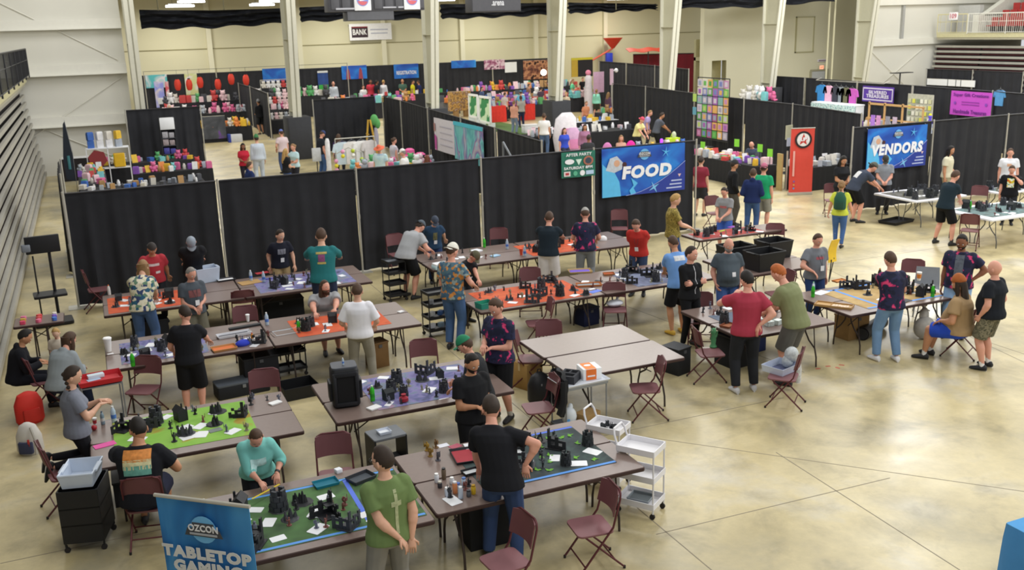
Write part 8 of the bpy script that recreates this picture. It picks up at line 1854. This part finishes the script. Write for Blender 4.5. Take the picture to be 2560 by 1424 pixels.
for k, (u, v, c, lb) in enumerate(((1518, 352, '#c87ab0', 'mauve rounded backrest above the FOOD banner'), (1577, 348, '#e0289c', 'hot pink rounded backrest above the FOOD banner'))):
    q = PY(u, v, 30.5); t = thing('padded_stool', lb, 'stool', (q.x, 30.5, 0)); obj('padded_back', MB().ball((0, 0, 1.05), (.22, .1, .34), 12, 9), t, mats=mat(c, .8)); obj('seat', MB().rbox((0, -.15, .55), (.42, .4, .1), .1), t, mats=mat(c, .8)); 
    for sx in (1, -1):
        for sy in (0, -.3): obj('leg', MB().tube((sx*.17, sy, 0), (sx*.15, sy, .55), .015), t, mats=M_RB)
# ---- tapestry rack and book stall
a, b = PX(1747, 193, 23.6), PX(1822, 345, 23.6); yy0, yy1 = a.y, b.y; W = yy0-yy1; zb_, zt_ = .75, 3.15
rk = thing('print_rack', 'tall wire rack covered with bright art prints', 'rack', (23.55, yy0, 0), -PI/2)
obj('rack_grid', MB().tube((0, .02, 0), (0, .02, 3.2), .02).tube((W, .02, 0), (W, .02, 3.2), .02).tube((W/2, .02, 0), (W/2, .02, 3.2), .012).tube((0, .02, 3.2), (W, .02, 3.2), .02).tube((0, .02, .7), (W, .02, .7), .02), rk, mats=M_RB)
for sx in (0, W): obj('rack_foot', MB().box((sx, .0, .02), (.05, .7, .04)), rk, mats=M_RB)
r_ = random.Random(5); PC = ['#a668b8', '#6fb860', '#e0b06a', '#7a86c0', '#c890bc', '#b8cc78', '#c8c0d0', '#9aa4bc', '#e0d8d4', '#a8608c', '#8ab8b0', '#b8b0c8', '#58a050', '#d4ccd8', '#a8a4b8']
for i in range(6):
    for j in range(7):
        c = r_.choice(PC); c2 = r_.choice(PC); w_, h_ = W/6*.86, (zt_-zb_)/7*.9
        o = obj('art_print', MB().box((0, 0, 0), (w_, .012, h_)), rk, (W/6*(i+.5), -.01, zb_+(zt_-zb_)/7*(j+.5)), mats=mat(c, .6)); obj('print_motif', MB().rbox((0, -.008, 0), (w_*.6, .006, h_*.6), .05), o, mats=mat(c2, .6))
for k, (dx, z_, c) in enumerate(((-.18, 2.35, '#b8d870'), (-.18, 1.8, '#6aa8c0'))): obj('art_print', MB().box((0, 0, 0), (.26, .012, .32)), rk, (dx, -.01, z_), mats=mat(c, .6))
stall('black skirted book stall before the vendor drape', 20.0, 26.2, 20.9, 30.0, '#202124'); goods('the black skirted book stall', (20.05, 26.3, 20.85, 29.9), .76, 46, 53, kinds=(0, 3, 3, 4), s=1.05, d=.17)
stall('second black skirted stall table by the red banner', 20.9, 25.0, 23.0, 25.8, '#202124'); goods('the stall table by the red banner', (21.0, 25.05, 22.9, 25.75), .76, 22, 54, kinds=(0, 3, 4), cols=['#e6e6ea', '#a8b0bc', '#d8d4cc', '#4a4c54'], s=1.1, d=.18)
for k, (u, v) in enumerate(((1757, 363), (1842, 357), (1900, 370), (1925, 382))):
    q = PX(u, v, 20.5); t = thing('price_sign', ['lime green price sign at the left end of the book stall', 'lime green price sign in the middle of the book stall', 'lime green price sign beside the bald vendor', 'lime green price sign at the right end of the book stall'][k], 'sign', (20.5, q.y, .76), -PI/2+.3); obj('sign_card', MB().box((0, 0, q.z-.76), (.2, .01, .26)), t, mats=mat('#8fe04a', .6)); obj('sign_stem', MB().tube((0, .01, 0), (0, .01, q.z-.76), .012), t, mats=M_RB)
t = thing('spinner_rack', 'cream sign rack with hanging prints beside the red banner', 'rack', (P(1950, 435).x+.3, P(1950, 435).y, 0)); obj('rack_post', MB().tube((0, 0, 0), (0, 0, 1.7), .025), t, mats=M_RB); obj('rack_base', MB().lathe([(.25, 0), (.2, .05)], n=12), t, mats=M_RB); obj('top_sign', MB().box((0, -.03, 1.5), (.4, .03, .5), rz=.3), t, mats=mat('#c9c6a8', .6)); obj('lower_sign', MB().box((.05, -.06, 1.15), (.36, .03, .3), rz=.2), t, mats=mat('#c4c8dc', .6))
pb_ = thing('plywood_panel', 'tan plywood panel edge beside the red banner', 'panel', (P(1962, 478).x, P(1962, 478).y+.3, 0)); obj('board_panel', MB().box((0, 0, .6), (.05, .25, 1.2)), pb_, mats=mat('#b8a06a', .7)); obj('metal_post', MB().box((.12, -.2, .65), (.04, .04, 1.3)), pb_, mats=M_POLE)
# ---- far right vendor rows
stall('glittery white counter under the hanging shirts', 33.0, 36.9, 33.7, 41.2, '#9fc4cc', 1.9, '#f0f0f2') if 0 else None
a, b = PX(2030, 255, 33.2), PX(2140, 273, 33.2); t = thing('wall_shelf', 'white shelf with glittering edge under the hanging shirts', 'shelf', (33.2, a.y, 0), -PI/2); w = a.y-b.y
obj('shelf_top', MB().rbox((w/2, .25, a.z), (w, .6, .06), .05), t, mats=M_WH); obj('glitter_edge', MB().rbox((w/2, -.06, a.z-.2), (w, .04, .36), .02), t, mats=pattern('glitter', ['#8fc4cc', '#d8f0f0', '#a8b8c0', '#5aa8b8'], 12., 'noise')); 
for sx in (.05, w-.05): obj('shelf_leg', MB().box((sx, .25, a.z/2), (.06, .5, a.z-.04)), t, mats=M_WH)
for k, (u, c, lb, wd) in enumerate(((2055, '#3a8ad0', 'bright blue shirt hung above the white shelf', .7), (2072, '#e6b4d0', 'pale pink shirt hung above the white shelf', .62), (2090, '#3a3c48', 'charcoal shirt hung above the white shelf', .55), (2103, '#8a929a', 'grey shirt hung above the white shelf', .5), (2115, '#6a6a50', 'olive shirt hung above the white shelf', .7), (2131, '#c45cb8', 'orchid pink shirt hung above the white shelf', .7))):
    q = PX(u, 212+.12*(u-2055), 33.75); garment(lb, (33.75, q.y, q.z+.0), c, wd, .88, -PI/2)
t = thing('rail', 'thin rail carrying the hung shirts', 'rail', (33.75, PX(2040, 205, 33.75).y, PX(2040, 206, 33.75).z+.12), -PI/2); obj('rail_bar', MB().tube((0, 0, 0), (4.6, 0, 0), .015), t, mats=M_POLE); obj('rail_hook', MB().tube((0, 0, 0), (0, .35, .1), .012).tube((4.6, 0, 0), (4.6, .35, .1), .012), t, mats=M_POLE)
stall('dark table with toys at the left of the far right row', 32.5, 41.8, 33.4, 44.3, '#202126', 1.3); goods('the toy table of the far right row', (32.6, 41.9, 33.3, 44.2), 1.3, 14, 55, kinds=(1, 1, 0), cols=['#e6e6ea', '#e6e6ea', '#d86a9a', '#d8d4cc', '#7ac4c8', '#a8b0bc'], s=2.1, d=.2)
stall('dark table of wooden goods behind the vendors drape', 31.2, 30.8, 32.2, 35.2, '#2a2a2e'); goods('the wooden goods table', (31.3, 31.0, 32.1, 35.1), .76, 30, 56, kinds=(0, 2, 3, 4), cols=['#b08a5a', '#e0b83c', '#e8c8d0', '#a8b0bc', '#d8d4cc', '#8a5ab8'], s=1.3, d=.2)
wf = thing('wooden_frame_stand', 'light wooden display frame with violet panels behind the VENDORS banner', 'display', (31.0, PX(2172, 290, 31).y, 0), -PI/2)
for x_ in (0, .9, 1.9, 3.0): obj('upright_post', MB().box((x_, 0, .95), (.06, .06, 1.9 if x_ < 2 else 1.7)), wf, mats=mat('#c09a68', .6))
obj('cross_beam', MB().box((1.5, 0, 1.82), (3.1, .06, .08)).box((1.5, 0, 1.2), (3.1, .05, .05)), wf, mats=mat('#c09a68', .6))
for x_, c in ((.3, '#a878d8'), (.62, '#c890c8'), (1.15, '#8a8a9c'), (1.55, '#b8a8c0')): obj('hanging_panel', MB().box((x_, -.04, .95), (.24, .02, .8)), wf, mats=mat(c, .6, 0, .2, 9.))
pg = thing('peg_board', 'white wire pegboard with yellow cards behind the VENDORS banner', 'display', (32.45, PX(2266, 280, 32.45).y, 0), -PI/2); obj('board_panel', MB().box((.7, .04, 1.15), (1.4, .03, 2.1)), pg, mats=mat('#b8b8a8', .6, 0, .2, 9.))
for i in range(6):
    for j in range(7): obj('hung_card', MB().box((.15+.22*i, 0, .35+.26*j), (.15, .02, .17)), pg, mats=mat(['#d8d85a', '#e8e8d8', '#c8c8a0', '#8a9a7a', '#e0e0c8'][(i*3+j*2) % 5], .6))
obj('base_foot', MB().box((.7, 0, .05), (1.4, .5, .1)), pg, mats=M_RB)
stall('grey topped table at the right of the pegboard', 30.6, 27.0, 31.5, 30.2, '#2a2a2e', .9, '#a8aab0'); goods('the grey topped table', (30.7, 27.1, 31.4, 30.1), .9, 22, 57, kinds=(0, 2), cols=['#e6e6ea', '#a8b0bc', '#4a4c54'], s=1.1, d=.2)
put('orange_hood', MB().ball((0, 0, .14), (.3, .2, .16), 12, 8).mesh('hood', mat('#e8702a', .7), 1), 'bright orange hood shape at the end of the grey topped table', 'hat', (PX(2385, 294, 31).x, PX(2385, 294, 31).y, .9), .3)
fg = thing('colour_figure', 'yellow and violet toy figure standing behind the vendors drape', 'toy', (31.0, PX(2327, 275, 31).y, .9)); obj('figure_body', MB().lathe([(.12, 0), (.14, .1), (.06, .2), (.1, .35), (.05, .5), (.08, .6), (.02, .68)], n=12), fg, mats=mat('#5a4ac8', .6)); obj('yellow_trim', MB().ball((0, -.05, .08), (.12, .1, .08), 8, 6).ball((0, 0, .66), .06, 8, 6), fg, mats=mat('#e0d82c', .6))
t, F, w, h = panel('back_board', 'long white back panel at the right bleacher drape', 'panel', 2318, 196, 2436, 218, M_WH, X=44.62, th=.04)
for x_ in (-.05, .12, .22): decal(F, [(x_*w-.02, -h/2), (x_*w+.02, -h/2), (x_*w+.02, h/2), (x_*w-.02, h/2)], M_DK2, t, 'panel_joint')
garment('light blue shirt hung beside the magenta banner', (33.3, PX(2500, 236, 33.3).y, PX(2500, 226, 33.3).z), '#5a9ad0', .5, .6, -PI/2)
t = thing('pole_table', 'black high table on one post before the end wall', 'table', (PY(2250, 190, 43.4).x, 43.4, 0)); obj('post', MB().tube((0, 0, 0), (0, 0, PY(2250, 182, 43.4).z), .04), t, mats=M_RB); obj('top', MB().box((.1, 0, PY(2250, 182, 43.4).z), (1.3, .5, .04)), t, mats=M_RB); obj('base', MB().lathe([(.35, 0), (.3, .04)], n=14), t, mats=M_RB)
# barrier with maroon sign behind the front drape
t = thing('barrier', 'grey angled barrier bars with a maroon sign behind the front drape', 'barrier', (11.0, 25.6, 0), -PI/2+.12); obj('sign_panel', MB().box((.9, -.3, 1.55), (.7, .03, .55)), t, mats=mat('#8a3a44', .6)); obj('angled_bar', MB().tube((0, -.28, 2.3), (.65, -.28, 1.75), .03), t, mats=M_STEEL); obj('angled_bar', MB().tube((1.15, -.28, 1.75), (1.6, -.28, 2.1), .03), t, mats=M_STEEL); obj('post', MB().tube((0, -.28, 0), (0, -.28, 2.3), .03).tube((1.6, -.28, 0), (1.6, -.28, 2.1), .03), t, mats=M_STEEL)

# more stalls of the crowded middle booths
for k, (x0, y, x1) in enumerate(((22.6, 57.6, 27.8), (28.6, 56.6, 30.6), (24.0, 63.6, 32.6), (13.6, 61.0, 19.6))):
    w_ = 'the %s stall of the crowded middle booths' % ('front', 'pink', 'rear', 'left')[k]
    stall('dark skirted '+w_[4:], x0, y, x1, y+.8, '#2a2a30', (.76, .9, 1.2, 1.0)[k]); goods(w_, (x0+.05, y+.05, x1-.05, y+.75), (.76, .9, 1.2, 1.0)[k], int((x1-x0)*7), 60+k, s=1.8, d=.16)
stall('black skirted cross table of the far left booth', 1.2, 36.6, 3.9, 37.3, '#1d1e22', .8); goods('the cross table of the far left booth', (1.25, 36.65, 3.85, 37.25), .8, 22, 66, s=1.1, d=.17)
# (end)
